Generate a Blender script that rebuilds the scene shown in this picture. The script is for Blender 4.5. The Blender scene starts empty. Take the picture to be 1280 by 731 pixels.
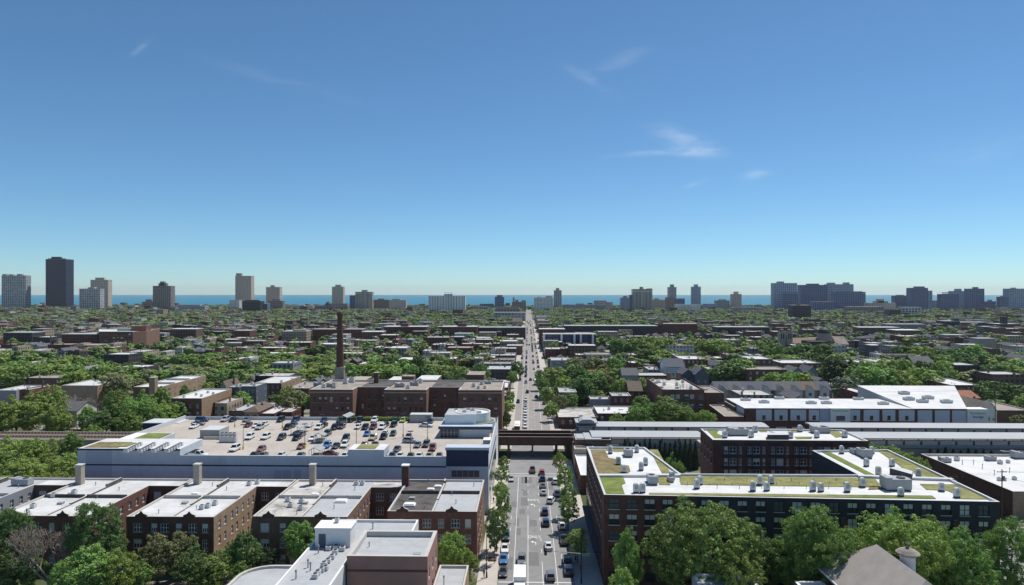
import bpy, math, random
import numpy as np
from mathutils import Vector, Matrix
RND = random.Random(11)
rad = math.radians
S = bpy.context.scene
COL = S.collection
# ---------------------------------------------------------------- camera, world, sun, exposure
F, PHI, HC, CX, CY = 853.0, rad(1.343), 60.0, 640.0, 365.5
cd = bpy.data.cameras.new('camera'); cam = bpy.data.objects.new('camera', cd); COL.objects.link(cam)
cd.sensor_width = 36; cd.lens = 36 * F / 1280; cd.clip_start = 1; cd.clip_end = 200000
cam.location = (0, 0, HC); cam.rotation_euler = (rad(90), 0, PHI); S.camera = cam
S.view_settings.view_transform = 'Standard'; S.view_settings.look = 'None'
S.view_settings.exposure = 0.0; S.view_settings.gamma = 1; S.view_settings.use_curve_mapping = False
SUN = Vector((.36, .40, 1.0)).normalized()
sl = bpy.data.lights.new('sun', 'SUN'); sl.energy = 4.9; sl.angle = rad(.55); sl.color = (1, .95, .87)
so = bpy.data.objects.new('sun', sl); COL.objects.link(so); so.rotation_euler = SUN.to_track_quat('Z', 'Y').to_euler()
SKY_STRENGTH = .138
W = bpy.data.worlds.new('World'); S.world = W; W.use_nodes = True
def world():
    nt = W.node_tree; nt.nodes.clear(); N = nt.nodes.new; L = nt.links.new
    out = N('ShaderNodeOutputWorld'); bg = N('ShaderNodeBackground'); sk = N('ShaderNodeTexSky')
    sk.sky_type = 'NISHITA'; sk.sun_disc = False; sk.sun_elevation = math.asin(SUN.z)
    sk.sun_rotation = math.atan2(SUN.x, SUN.y); sk.altitude = 100
    sk.air_density = .75; sk.dust_density = .12; sk.ozone_density = 10
    bg.inputs[1].default_value = SKY_STRENGTH
    tc = N('ShaderNodeTexCoord')
    # thin cirrus wisps: each a soft elongated patch of stretched noise at its own place in the sky
    total = None
    def M(op, a, b=None):
        n = N('ShaderNodeMath'); n.operation = op
        for i, v in enumerate((a, b)):
            if v is None: continue
            if isinstance(v, (int, float)): n.inputs[i].default_value = v
            else: L(v, n.inputs[i])
        return n.outputs[0]
    nz = N('ShaderNodeTexNoise'); nz.inputs['Scale'].default_value = 9; nz.inputs['Detail'].default_value = 8; nz.inputs['Roughness'].default_value = .62
    nz.inputs['Distortion'].default_value = .6
    mp = N('ShaderNodeMapping'); mp.inputs['Scale'].default_value = (1.2, 1, 4.5); mp.inputs['Rotation'].default_value = (0, .25, 0); L(tc.outputs['Generated'], mp.inputs[0]); L(mp.outputs[0], nz.inputs[0])
    noise = M('POWER', M('MULTIPLY', M('MAXIMUM', M('SUBTRACT', nz.outputs[0], .34), 0), 3.2), 1.3)
    for px, py, w, h, ang, st in WISPS:
        d = Vector(ray(px, py)).normalized(); r = Vector((math.cos(PHI), math.sin(PHI), 0)); u = r.cross(d).normalized(); r = d.cross(u)
        a = rad(ang); ax = r * math.cos(a) + u * math.sin(a); bx = u * math.cos(a) - r * math.sin(a)
        def D(v, s):
            n = N('ShaderNodeVectorMath'); n.operation = 'DOT_PRODUCT'; L(tc.outputs['Generated'], n.inputs[0]); n.inputs[1].default_value = tuple(v)
            return M('DIVIDE', M('SUBTRACT', n.outputs['Value'], d.dot(v)), s / F)
        q = M('ADD', M('POWER', D(ax, w), 2), M('POWER', D(bx, h), 2))
        m = M('MULTIPLY', M('EXPONENT', M('MULTIPLY', q, -1)), st)
        total = m if total is None else M('ADD', total, m)
    mx = N('ShaderNodeMix'); mx.data_type = 'RGBA'; L(M('MULTIPLY', M('MINIMUM', M('MULTIPLY', total, noise), .9), .42), mx.inputs[0])
    wb = N('ShaderNodeMix'); wb.data_type = 'RGBA'; wb.blend_type = 'MULTIPLY'; wb.inputs[0].default_value = 1; wb.inputs[7].default_value = (.80, .915, .825, 1); L(sk.outputs[0], wb.inputs[6])   # white balance
    L(wb.outputs[2], mx.inputs[6]); mx.inputs[7].default_value = (6.6, 7.2, 7.6, 1)
    L(mx.outputs[2], bg.inputs[0]); L(bg.outputs[0], out.inputs[0])
def ray(px, py):
    a = (px - CX) / F; b = (CY - py) / F; s, c = math.sin(PHI), math.cos(PHI)
    return (-s + c * a, c + s * a, b)
WISPS = [(176, 60, 11, 2.5, 38, .6), (735, 100, 24, 6, -28, .6), (772, 78, 32, 8, 22, .28), (852, 173, 30, 9, -14, 1.0), (872, 190, 26, 6, -4, .9), (826, 191, 45, 3, 4, .9),
         (946, 218, 13, 5, 14, 1.3), (870, 230, 13, 3, 20, .5), (370, 108, 90, 7, -16, .14), (1230, 190, 55, 14, 12, .15)]
world()
S.cycles.use_denoising = True
S.cycles.max_bounces = 5; S.cycles.diffuse_bounces = 3; S.cycles.glossy_bounces = 2; S.cycles.transmission_bounces = 2; S.cycles.transparent_max_bounces = 4; S.cycles.volume_bounces = 0
S.cycles.caustics_reflective = False; S.cycles.caustics_refractive = False
# ---------------------------------------------------------------- places: picture directions meet known planes
def G(px, py, z=0):
    d = ray(px, py); t = (z - HC) / d[2]; return (d[0] * t, d[1] * t)
def PX(px, Y): d = ray(px, CY); return d[0] / d[1] * Y
def PZ(px, py, Y): d = ray(px, py); return HC + d[2] / d[1] * Y
def W2P(x, y, z):
    s, c = math.sin(PHI), math.cos(PHI); dep = -s * x + c * y; lat = c * x + s * y
    return (CX + lat / dep * F, CY - (z - HC) / dep * F)
# ---------------------------------------------------------------- materials
MATS = {}
def mat(name, col, rough=.85, var=.16, scale=.35, metal=0, fine=None, spec=.3):
    if name in MATS: return MATS[name]
    m = bpy.data.materials.new(name); m.use_nodes = True; nt = m.node_tree; N = nt.nodes.new; L = nt.links.new
    b = nt.nodes['Principled BSDF']; b.inputs['Roughness'].default_value = rough; b.inputs['Metallic'].default_value = metal; b.inputs['Specular IOR Level'].default_value = spec
    if var > 0:
        tc = N('ShaderNodeTexCoord'); n = N('ShaderNodeTexNoise'); n.inputs['Scale'].default_value = scale; n.inputs['Detail'].default_value = 7; n.inputs['Roughness'].default_value = .65
        L(tc.outputs['Object'], n.inputs[0])
        r = N('ShaderNodeValToRGB'); r.color_ramp.elements[0].position = .3; r.color_ramp.elements[1].position = .7
        r.color_ramp.elements[0].color = tuple(c * (1 - var) for c in col) + (1,); r.color_ramp.elements[1].color = tuple(min(1, c * (1 + var)) for c in col) + (1,)
        L(n.outputs[0], r.inputs[0]); L(r.outputs[0], b.inputs[0])
    else: b.inputs[0].default_value = tuple(col) + (1,)
    MATS[name] = m; return m
def gridmat(name, wall, win, pu, pv, wu, wv, rough=.8, var=.12):
    """a far facade: a regular pattern of window openings measured in metres along the wall"""
    if name in MATS: return MATS[name]
    m = mat(name, wall, rough, var); nt = m.node_tree; N = nt.nodes.new; L = nt.links.new; b = nt.nodes['Principled BSDF']
    src = b.inputs[0].links[0].from_socket if b.inputs[0].links else None
    uv = N('ShaderNodeUVMap'); sp = N('ShaderNodeSeparateXYZ'); L(uv.outputs[0], sp.inputs[0])
    def Mth(op, a, v, c=None):
        n = N('ShaderNodeMath'); n.operation = op; L(a, n.inputs[0])
        if isinstance(v, (int, float)): n.inputs[1].default_value = v
        else: L(v, n.inputs[1])
        return n.outputs[0]
    fu = Mth('FRACT', Mth('DIVIDE', sp.outputs[0], pu), 0); fv = Mth('FRACT', Mth('DIVIDE', sp.outputs[1], pv), 0)
    a = Mth('LESS_THAN', Mth('ABSOLUTE', Mth('SUBTRACT', fu, .5), 0), wu / pu / 2); c = Mth('LESS_THAN', Mth('ABSOLUTE', Mth('SUBTRACT', fv, .55), 0), wv / pv / 2)
    k = Mth('MULTIPLY', a, c)
    iu = Mth('FLOOR', Mth('DIVIDE', sp.outputs[0], pu), 0); iv = Mth('FLOOR', Mth('DIVIDE', sp.outputs[1], pv), 0)
    cb = N('ShaderNodeCombineXYZ'); L(iu, cb.inputs[0]); L(iv, cb.inputs[1]); wn = N('ShaderNodeTexWhiteNoise'); L(cb.outputs[0], wn.inputs[0])
    wc = N('ShaderNodeMix'); wc.data_type = 'RGBA'; L(Mth('POWER', wn.outputs[0], 3.0), wc.inputs[0]); wc.inputs[6].default_value = tuple(win) + (1,); wc.inputs[7].default_value = tuple(.5 * w + .5 * v for w, v in zip(wall, win)) + (1,)
    mx = N('ShaderNodeMix'); mx.data_type = 'RGBA'; L(k, mx.inputs[0])
    if src: L(src, mx.inputs[6])
    else: mx.inputs[6].default_value = tuple(wall) + (1,)
    L(wc.outputs[2], mx.inputs[7]); L(mx.outputs[2], b.inputs[0])
    r = N('ShaderNodeMath'); r.operation = 'MULTIPLY_ADD'; L(k, r.inputs[0]); r.inputs[1].default_value = -.55; r.inputs[2].default_value = rough; L(r.outputs[0], b.inputs['Roughness'])
    return m
def leafmat(name, col, trans=.24):
    m = bpy.data.materials.new(name); m.use_nodes = True; nt = m.node_tree; N = nt.nodes.new; L = nt.links.new
    b = nt.nodes['Principled BSDF']; out = nt.nodes['Material Output']; b.inputs['Roughness'].default_value = .6; b.inputs['Specular IOR Level'].default_value = .2
    oi = N('ShaderNodeObjectInfo'); g = N('ShaderNodeNewGeometry'); n = N('ShaderNodeTexNoise'); n.inputs['Scale'].default_value = .09; n.inputs['Detail'].default_value = 6; n.inputs['Roughness'].default_value = .7; L(g.outputs['Position'], n.inputs[0])
    hs = N('ShaderNodeHueSaturation'); hs.inputs['Color'].default_value = tuple(col) + (1,)
    def ma(a, k, c):
        q = N('ShaderNodeMath'); q.operation = 'MULTIPLY_ADD'; L(a, q.inputs[0]); q.inputs[1].default_value = k; q.inputs[2].default_value = c; return q.outputs[0]
    ad = N('ShaderNodeMath'); L(oi.outputs['Random'], ad.inputs[0]); L(ma(n.outputs[0], 2.4, -1.2), ad.inputs[1])
    L(ma(ad.outputs[0], .022, .492), hs.inputs['Hue']); L(ma(ad.outputs[0], .45, .95), hs.inputs['Value']); hs.inputs['Saturation'].default_value = .84
    L(hs.outputs[0], b.inputs[0]); t = N('ShaderNodeBsdfTranslucent'); L(hs.outputs[0], t.inputs[0])
    mx = N('ShaderNodeMixShader'); mx.inputs[0].default_value = trans; L(b.outputs[0], mx.inputs[1]); L(t.outputs[0], mx.inputs[2]); L(mx.outputs[0], out.inputs[0])
    MATS[name] = m; return m
for n_, c_, r_, v_, s_ in [
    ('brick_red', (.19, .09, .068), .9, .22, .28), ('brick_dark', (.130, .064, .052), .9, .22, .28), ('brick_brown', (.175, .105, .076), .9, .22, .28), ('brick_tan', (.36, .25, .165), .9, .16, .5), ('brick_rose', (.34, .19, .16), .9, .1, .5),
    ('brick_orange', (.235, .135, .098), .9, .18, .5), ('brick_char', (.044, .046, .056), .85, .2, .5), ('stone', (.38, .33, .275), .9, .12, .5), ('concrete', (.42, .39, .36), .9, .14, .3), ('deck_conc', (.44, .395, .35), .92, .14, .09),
    ('roof_white', (.60, .60, .59), .8, .10, .12), ('roof_grey', (.42, .42, .42), .85, .12, .2), ('roof_dirty', (.50, .48, .45), .9, .34, .22), ('roof_dark', (.11, .10, .095), .9, .35, .3), ('roof_tan', (.33, .285, .245), .9, .2, .25), ('roof_silver', (.42, .43, .445), .7, .07, .3),
    ('shingle_grey', (.115, .115, .125), .9, .18, .6), ('shingle_blue', (.095, .105, .13), .9, .18, .6), ('shingle_brown', (.15, .115, .095), .9, .18, .6), ('tile_red', (.30, .13, .085), .9, .2, .6), ('coping', (.50, .48, .45), .85, .1, .4), ('coping_white', (.74, .74, .73), .7, .06, .4),
    ('paint_white', (.76, .76, .75), .6, .05, .4), ('paint_cream', (.58, .53, .45), .8, .06, .4), ('paint_grey', (.30, .31, .33), .8, .08, .4), ('paint_blue', (.10, .12, .155), .7, .08, .4), ('panel_grey', (.48, .54, .61), .55, .09, .15), ('panel_dim', (.37, .42, .51), .55, .05, .15),
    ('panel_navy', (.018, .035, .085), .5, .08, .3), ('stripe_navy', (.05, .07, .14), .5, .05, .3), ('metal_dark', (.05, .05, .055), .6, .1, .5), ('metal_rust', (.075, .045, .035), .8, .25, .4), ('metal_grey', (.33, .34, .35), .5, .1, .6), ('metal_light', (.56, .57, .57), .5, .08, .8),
    ('canopy_metal', (.40, .41, .42), .55, .06, .1), ('black', (.015, .015, .017), .6, .1, 1), ('trim_black', (.02, .02, .022), .5, .1, 1), ('sedum', (.225, .22, .085), .95, .38, .35), ('sedum_green', (.16, .20, .05), .95, .35, .3), ('sedum_brown', (.205, .165, .08), .95, .3, .4),
    ('asphalt', (.235, .235, .235), .9, .12, .12), ('asphalt_far', (.28, .26, .245), .9, .1, .1), ('sidewalk', (.46, .42, .38), .9, .12, .25), ('kerb', (.42, .40, .37), .9, .1, .4), ('road_white', (.66, .66, .64), .8, .1, .6), ('road_yellow', (.55, .42, .16), .8, .12, .6),
    ('bark', (.10, .075, .055), .95, .2, 2), ('bark_pale', (.31, .25, .215), .95, .2, 2), ('hip_grey', (.36, .32, .29), .9, .12, .4), ('nave_tile', (.30, .225, .175), .9, .15, .5), ('wood', (.13, .06, .04), .9, .2, 1), ('skin', (.45, .28, .2), .6, 0, 1), ('yellow', (.75, .55, .06), .6, 0, 1), ('sign_green', (.02, .20, .10), .5, 0, 1), ('cloth_dark', (.03, .03, .04), .9, 0, 1), ('cloth_red', (.4, .05, .05), .9, 0, 1),
    ('flag_red', (.5, .03, .04), .8, 0, 1), ('flag_blue', (.03, .05, .2), .8, 0, 1), ('ballast', (.20, .175, .15), .95, .2, .6), ('rail', (.22, .16, .13), .5, .1, 1), ('tyre', (.015, .015, .015), .8, 0, 1), ('chrome', (.5, .5, .52), .3, 0, 1), ('green_sign', (.30, .48, .06), .5, 0, 1), ('blue_text', (.04, .10, .28), .5, 0, 1), ('green_text', (.20, .42, .05), .5, 0, 1), ('membrane', (.64, .64, .635), .75, .11, .15), ('membrane_dull', (.575, .575, .57), .8, .2, .14)]:
    mat(n_, c_, r_, v_, s_)
mat('glass', (.030, .036, .045), .12, 0, spec=.6); mat('glass_blind_sky', (.62, .61, .57), .3, 0, spec=.5); mat('glass_mid', (.09, .105, .125), .15, 0, spec=.6); mat('car_glass', (.012, .014, .017), .08, 0, spec=.6)  # pale pane colour covers drawn blinds and a painted-in sky reflection
mat('lamp_glass', (.8, .8, .78), .3, 0); mat('tail_red', (.4, .01, .01), .4, 0)
def weather(name, seam=0, stain=0, scale=.22, dark=.35):
    """membrane seams every few metres and ponding stains, as marks of the surface itself"""
    m = MATS[name]; nt = m.node_tree; N = nt.nodes.new; L = nt.links.new; b = nt.nodes['Principled BSDF']; src = b.inputs[0].links[0].from_socket; tc = N('ShaderNodeTexCoord'); cur = src
    if seam:
        br = N('ShaderNodeTexBrick'); br.inputs['Scale'].default_value = 1; br.inputs['Brick Width'].default_value = 18; br.inputs['Row Height'].default_value = 2.9; br.inputs['Mortar Size'].default_value = .07; br.inputs['Mortar Smooth'].default_value = .3; br.inputs['Color1'].default_value = (1, 1, 1, 1); br.inputs['Color2'].default_value = (.955, .955, .955, 1); br.inputs['Mortar'].default_value = (1 - seam,) * 3 + (1,)
        uv = N('ShaderNodeUVMap'); L(uv.outputs[0], br.inputs[0]); mx = N('ShaderNodeMix'); mx.data_type = 'RGBA'; mx.blend_type = 'MULTIPLY'; mx.inputs[0].default_value = 1; L(cur, mx.inputs[6]); L(br.outputs[0], mx.inputs[7]); cur = mx.outputs[2]
    if stain:
        n = N('ShaderNodeTexNoise'); n.inputs['Scale'].default_value = scale; n.inputs['Detail'].default_value = 8; n.inputs['Roughness'].default_value = .72; n.inputs['Distortion'].default_value = .8; L(tc.outputs['Object'], n.inputs[0]); r = N('ShaderNodeValToRGB'); r.color_ramp.elements[0].position = .50; r.color_ramp.elements[1].position = .62; r.color_ramp.elements[0].color = (1, 1, 1, 1); r.color_ramp.elements[1].color = (1 - stain, 1 - stain, 1 - stain * 1.05, 1)
        L(n.outputs[0], r.inputs[0]); mx = N('ShaderNodeMix'); mx.data_type = 'RGBA'; mx.blend_type = 'MULTIPLY'; mx.inputs[0].default_value = 1; L(cur, mx.inputs[6]); L(r.outputs[0], mx.inputs[7]); cur = mx.outputs[2]
    L(cur, b.inputs[0])
weather('membrane', .16, .10); weather('membrane_dull', .22, .16); weather('roof_silver', .16, .12); weather('roof_white', .15, .2); weather('roof_dirty', .2, .55, .16); weather('roof_dark', .1, .45, .2); weather('roof_tan', .12, .3); weather('roof_grey', .1, .25); weather('deck_conc', 0, .13, .5); weather('asphalt', 0, .12, .3); weather('panel_grey', 0, .07, .35); weather('brick_red', 0, .2, .5); weather('brick_dark', 0, .2, .5); weather('brick_tan', 0, .15, .4)
weather('sedum', 0, .3, .45); weather('sedum_green', 0, .22, .4); weather('sedum_brown', 0, .35, .45)
for n_ in ('roof_dark',): MATS[n_].node_tree.nodes['Principled BSDF'].inputs['Roughness'].default_value = .95
PAINT = {}
for n_, c_, r_ in [('white', (.74, .74, .73), .3), ('silver', (.42, .43, .45), .3), ('grey', (.17, .175, .185), .3), ('dark grey', (.06, .063, .07), .28), ('black', (.012, .012, .014), .22), ('navy', (.015, .03, .075), .25), ('blue', (.05, .17, .42), .28), ('maroon', (.13, .025, .025), .28), ('red', (.36, .05, .04), .3), ('rust brown', (.22, .085, .06), .3), ('tan', (.42, .36, .27), .35), ('dark green', (.02, .06, .04), .28), ('lime', (.36, .46, .12), .4)]:
    m_ = mat('paint ' + n_, c_, r_, 0, spec=.5); m_.node_tree.nodes['Principled BSDF'].inputs['Coat Weight'].default_value = .5; PAINT[n_] = m_
LEAF = {'bright': leafmat('leaf_bright', (.225, .315, .034)), 'mid': leafmat('leaf_mid', (.175, .29, .038)), 'dark': leafmat('leaf_dark', (.105, .190, .037)), 'olive': leafmat('leaf_olive', (.23, .25, .085)), 'deep': leafmat('leaf_deep', (.032, .062, .026)), 'pale': leafmat('leaf_pale', (.15, .19, .115))}
# ---------------------------------------------------------------- mesh building
class MB:
    def __init__(s): s.v = []; s.f = []; s.m = []; s.uv = []
    def face(s, pts, mi=0):
        i = len(s.v); s.v += [tuple(p) for p in pts]; s.f.append(tuple(range(i, i + len(pts)))); s.m.append(mi)
        p0 = Vector(pts[0]); n = None
        for k in range(1, len(pts) - 1):
            n = (Vector(pts[k]) - p0).cross(Vector(pts[k + 1]) - p0)
            if n.length > 1e-9: break
        if n is not None and abs(n.z) < .6 * n.length:
            h = Vector((-n.y, n.x, 0)); h = h.normalized() if h.length > 1e-9 else Vector((1, 0, 0))
            s.uv += [(h.x * p[0] + h.y * p[1], p[2]) for p in pts]
        else: s.uv += [(p[0], p[1]) for p in pts]
    def box(s, x0, x1, y0, y1, z0, z1, mi=0, top=None, bottom=True):
        A = [(x0, y0), (x1, y0), (x1, y1), (x0, y1)]; s.prism(A, z0, z1, mi, mi if top is None else top, bottom)
    def prism(s, poly, z0, z1, mi=0, top=None, bottom=True):
        n = len(poly)
        for i in range(n):
            a, b = poly[i], poly[(i + 1) % n]; s.face([(a[0], a[1], z0), (b[0], b[1], z0), (b[0], b[1], z1), (a[0], a[1], z1)], mi)
        s.face([(p[0], p[1], z1) for p in poly], mi if top is None else top)
        if bottom: s.face([(p[0], p[1], z0) for p in reversed(poly)], mi)
    def tube(s, a, b, r0, r1=None, n=8, mi=0, caps=True):
        a, b = Vector(a), Vector(b); r1 = r0 if r1 is None else r1; d = (b - a).normalized(); u = d.orthogonal().normalized(); w = d.cross(u)
        A = [a + (u * math.cos(2 * math.pi * k / n) + w * math.sin(2 * math.pi * k / n)) * r0 for k in range(n)]; B = [b + (u * math.cos(2 * math.pi * k / n) + w * math.sin(2 * math.pi * k / n)) * r1 for k in range(n)]
        for k in range(n): s.face([A[k], A[(k + 1) % n], B[(k + 1) % n], B[k]], mi)
        if caps: s.face(B, mi); s.face(A[::-1], mi)
    def lathe(s, c, prof, n=20, mi=0, cap=True):
        R = [[(c[0] + r * math.cos(2 * math.pi * k / n), c[1] + r * math.sin(2 * math.pi * k / n), c[2] + z) for k in range(n)] for r, z in prof]
        for a, b in zip(R, R[1:]):
            for k in range(n): s.face([a[k], a[(k + 1) % n], b[(k + 1) % n], b[k]], mi)
        if cap: s.face(R[-1], mi)
    def mesh(s, name, mats, off=(0, 0, 0), smooth=False):
        me = bpy.data.meshes.new(name); o = off
        me.from_pydata([(v[0] - o[0], v[1] - o[1], v[2] - o[2]) for v in s.v], [], s.f)
        for m in mats: me.materials.append(MATS[m] if isinstance(m, str) else m)
        me.polygons.foreach_set('material_index', s.m)
        ul = me.uv_layers.new(name='UVMap'); ul.data.foreach_set('uv', [c for p in s.uv for c in p])
        if smooth: me.polygons.foreach_set('use_smooth', [True] * len(s.f))
        me.update(); return me
    def build(s, name, mats, parent=None, smooth=False, at=None):
        """link as one object; coordinates are world coordinates, re-based on the parent thing (or on AT)"""
        off = tuple(parent.location) if parent is not None else (at or (0, 0, 0))
        if isinstance(mats, str): mats = [mats]
        o = bpy.data.objects.new(name, s.mesh(name, mats, off, smooth)); COL.objects.link(o)
        if parent is not None: o.parent = parent
        else: o.location = off
        return o
def put(name, me, parent=None, loc=(0, 0, 0), rz=0, sc=None):
    o = bpy.data.objects.new(name, me); COL.objects.link(o)
    if parent is not None:
        o.parent = parent
    o.location = loc; o.rotation_euler = (0, 0, rz)
    if sc is not None: o.scale = sc
    return o
ALL_LABELS = {}
def tag(o, label, cat, group=None, kind=None):
    if label: o['label'] = label; ALL_LABELS.setdefault(label, []).append(o.name)
    if cat: o['category'] = cat
    if group: o['group'] = group
    if kind: o['kind'] = kind
    return o
def root(name, label, cat, loc, group=None, rz=0):
    o = bpy.data.objects.new(name, None); o.empty_display_size = .5; COL.objects.link(o); o.location = loc; o.rotation_euler = (0, 0, rz); return tag(o, label, cat, group)
def struct(o): o['kind'] = 'structure'; return o
# ---------------------------------------------------------------- facades, windows, buildings
WIN = {}
def window_mesh(w, h, fm, nx, ny, sill):
    k = (round(w, 2), round(h, 2), fm, nx, ny, sill)
    if k in WIN: return WIN[k]
    b = MB(); t = .09
    for x0, x1, z0, z1 in [(-w / 2, -w / 2 + t, 0, h), (w / 2 - t, w / 2, 0, h), (-w / 2 + t, w / 2 - t, 0, t), (-w / 2 + t, w / 2 - t, h - t, h)]: b.box(x0, x1, -.06, .05, z0, z1)
    for i in range(1, nx): x = -w / 2 + w * i / nx; b.box(x - .05, x + .05, -.05, .045, t, h - t)
    for i in range(1, ny): z = h * i / ny; b.box(-w / 2 + t, w / 2 - t, -.045, .04, z - .04, z + .04)
    f = b.mesh('window', [fm]); ps = []
    for g in ('glass', 'glass_mid', 'glass_blind_sky'):
        p = MB(); p.face([(-w / 2 + .05, .02, .05), (w / 2 - .05, .02, .05), (w / 2 - .05, .02, h - .05), (-w / 2 + .05, .02, h - .05)]); ps.append(p.mesh('pane', [g]))
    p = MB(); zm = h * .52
    p.face([(-w / 2 + .05, .02, .05), (w / 2 - .05, .02, .05), (w / 2 - .05, .02, zm), (-w / 2 + .05, .02, zm)], 0); p.face([(-w / 2 + .05, .02, zm), (w / 2 - .05, .02, zm), (w / 2 - .05, .02, h - .05), (-w / 2 + .05, .02, h - .05)], 1); ps.append(p.mesh('pane', ['glass', 'glass_blind_sky']))  # upper half pale: reflected sky put into the colour, besides blinds
    sm = None
    if sill: q = MB(); q.box(-w / 2 - .1, w / 2 + .1, -.32, -.02, -.16, -.004); sm = q.mesh('sill', [sill])
    WIN[k] = (f, ps, sm); return WIN[k]
def spread(L, n, w, m0, m1=None):
    m1 = m0 if m1 is None else m1
    if n == 1: return [((L - w) / 2, (L + w) / 2)]
    return [(m0 + i * (L - m0 - m1 - w) / (n - 1), m0 + i * (L - m0 - m1 - w) / (n - 1) + w) for i in range(n)]
def wall_panel(b, p0, p1, z0, z1, cols, rows, mi=0, depth=.22, rev=None):
    p0, p1 = Vector((*p0, 0)), Vector((*p1, 0)); L = (p1 - p0).length; d = (p1 - p0) / L; n = Vector((d.y, -d.x, 0)); rev = mi if rev is None else rev
    P = lambda u, v, k=0: tuple(p0 + d * u - n * k + Vector((0, 0, v)))
    if not cols or not rows: b.face([P(0, z0), P(L, z0), P(L, z1), P(0, z1)], mi); return
    us = [0.0]
    for c in cols: us += [c[0], c[1]]
    us.append(L); vs = [z0]
    for r in rows: vs += [r[0], r[1]]
    vs.append(z1)
    for j in range(len(vs) - 1):
        if j % 2 == 0: b.face([P(0, vs[j]), P(L, vs[j]), P(L, vs[j + 1]), P(0, vs[j + 1])], mi); continue
        for i in range(len(us) - 1):
            a, c, e, g = us[i], us[i + 1], vs[j], vs[j + 1]
            if i % 2 == 0:
                if c > a: b.face([P(a, e), P(c, e), P(c, g), P(a, g)], mi)
            else:
                for q in ([P(a, e), P(c, e), P(c, e, depth), P(a, e, depth)], [P(a, g, depth), P(c, g, depth), P(c, g), P(a, g)], [P(a, e, depth), P(a, g, depth), P(a, g), P(a, e)], [P(c, e), P(c, g), P(c, g, depth), P(c, e, depth)]): b.face(q, rev)
                b.face([P(a, e, depth + .1), P(c, e, depth + .1), P(c, g, depth + .1), P(a, g, depth + .1)], mi)
def add_windows(rt, p0, p1, cols, rows, style, depth=.22):
    fm, nx, ny, sill, blind_sky = style; L = math.hypot(p1[0] - p0[0], p1[1] - p0[1]); dx, dy = (p1[0] - p0[0]) / L, (p1[1] - p0[1]) / L; a = math.atan2(dy, dx)
    for z0, z1 in rows:
        for u0, u1 in cols:
            f, ps, sm = window_mesh(u1 - u0, z1 - z0, fm, nx, ny, sill); u = (u0 + u1) / 2; k = depth - .03
            w = put('window', f, rt, (p0[0] + dx * u - dy * k - rt.location.x, p0[1] + dy * u + dx * k - rt.location.y, z0 - rt.location.z), a)
            r = RND.random(); put('pane', ps[2 if r < blind_sky * .3 else 3 if r < blind_sky else (1 if r < blind_sky + .25 else 0)], w)
            if sm and sill: put('sill', sm, w, (0, -depth + .03 + .27, 0))
def inset(poly, t):
    n = len(poly); out = []
    for i in range(n):
        a, b, c = (Vector(poly[(i + k) % n]) for k in (-1, 0, 1)); d1 = (b - a).normalized(); d2 = (c - b).normalized(); n1 = Vector((-d1.y, d1.x)); n2 = Vector((-d2.y, d2.x)); m = n1 + n2; k = m.dot(n1)
        out.append(tuple(b + m * (t / k if abs(k) > .05 else t)))
    return out
FOOT = []   # footprints already taken: x0, x1, y0, y1
def claim(poly, m=0): FOOT.append((min(p[0] for p in poly) - m, max(p[0] for p in poly) + m, min(p[1] for p in poly) - m, max(p[1] for p in poly) + m))
def taken(x, y, m=0): return any(a - m < x < b + m and c - m < y < d + m for a, b, c, d in FOOT)
def building(name, label, cat, poly, zt, wall, roof, cope='coping', ph=.6, t=.35, fac=None, emat=None, base=0, style=('paint_white', 2, 2, 'stone', .25), group=None, extra=()):
    cx = sum(p[0] for p in poly) / len(poly); cy = sum(p[1] for p in poly) / len(poly); rt = root(name, label, cat, (cx, cy, base), group); claim(poly)
    b = MB(); mats = [wall, cope] + list(extra); n = len(poly); inn = inset(poly, t)
    for i in range(n):
        p0, p1 = poly[i], poly[(i + 1) % n]; fc = (fac or {}).get(i); mi = (emat or {}).get(i, 0)
        if fc:
            cols, rows = fc[0], fc[1]; wall_panel(b, p0, p1, base, zt, cols, rows, mi); add_windows(rt, p0, p1, cols, rows, fc[2] if len(fc) > 2 else style)
        else: wall_panel(b, p0, p1, base, zt, None, None, mi)
        q0, q1 = inn[i], inn[(i + 1) % n]
        b.face([(*p0, zt), (*p1, zt), (*q1, zt), (*q0, zt)], 1)
        if ph > 0: b.face([(*q0, zt), (*q1, zt), (*q1, zt - ph), (*q0, zt - ph)], 1)
    b.build('wall', mats, rt)
    r = MB(); r.face([(*p, zt - ph) for p in inn]); r.build('roof', [roof], rt)
    return rt
def kid(rt, name, fn, mats, smooth=False):
    b = MB(); fn(b); return b.build(name, mats, rt, smooth)
def rect(x0, x1, y0, y1): return [(x0, y0), (x1, y0), (x1, y1), (x0, y1)]
CLUT = {}
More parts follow.
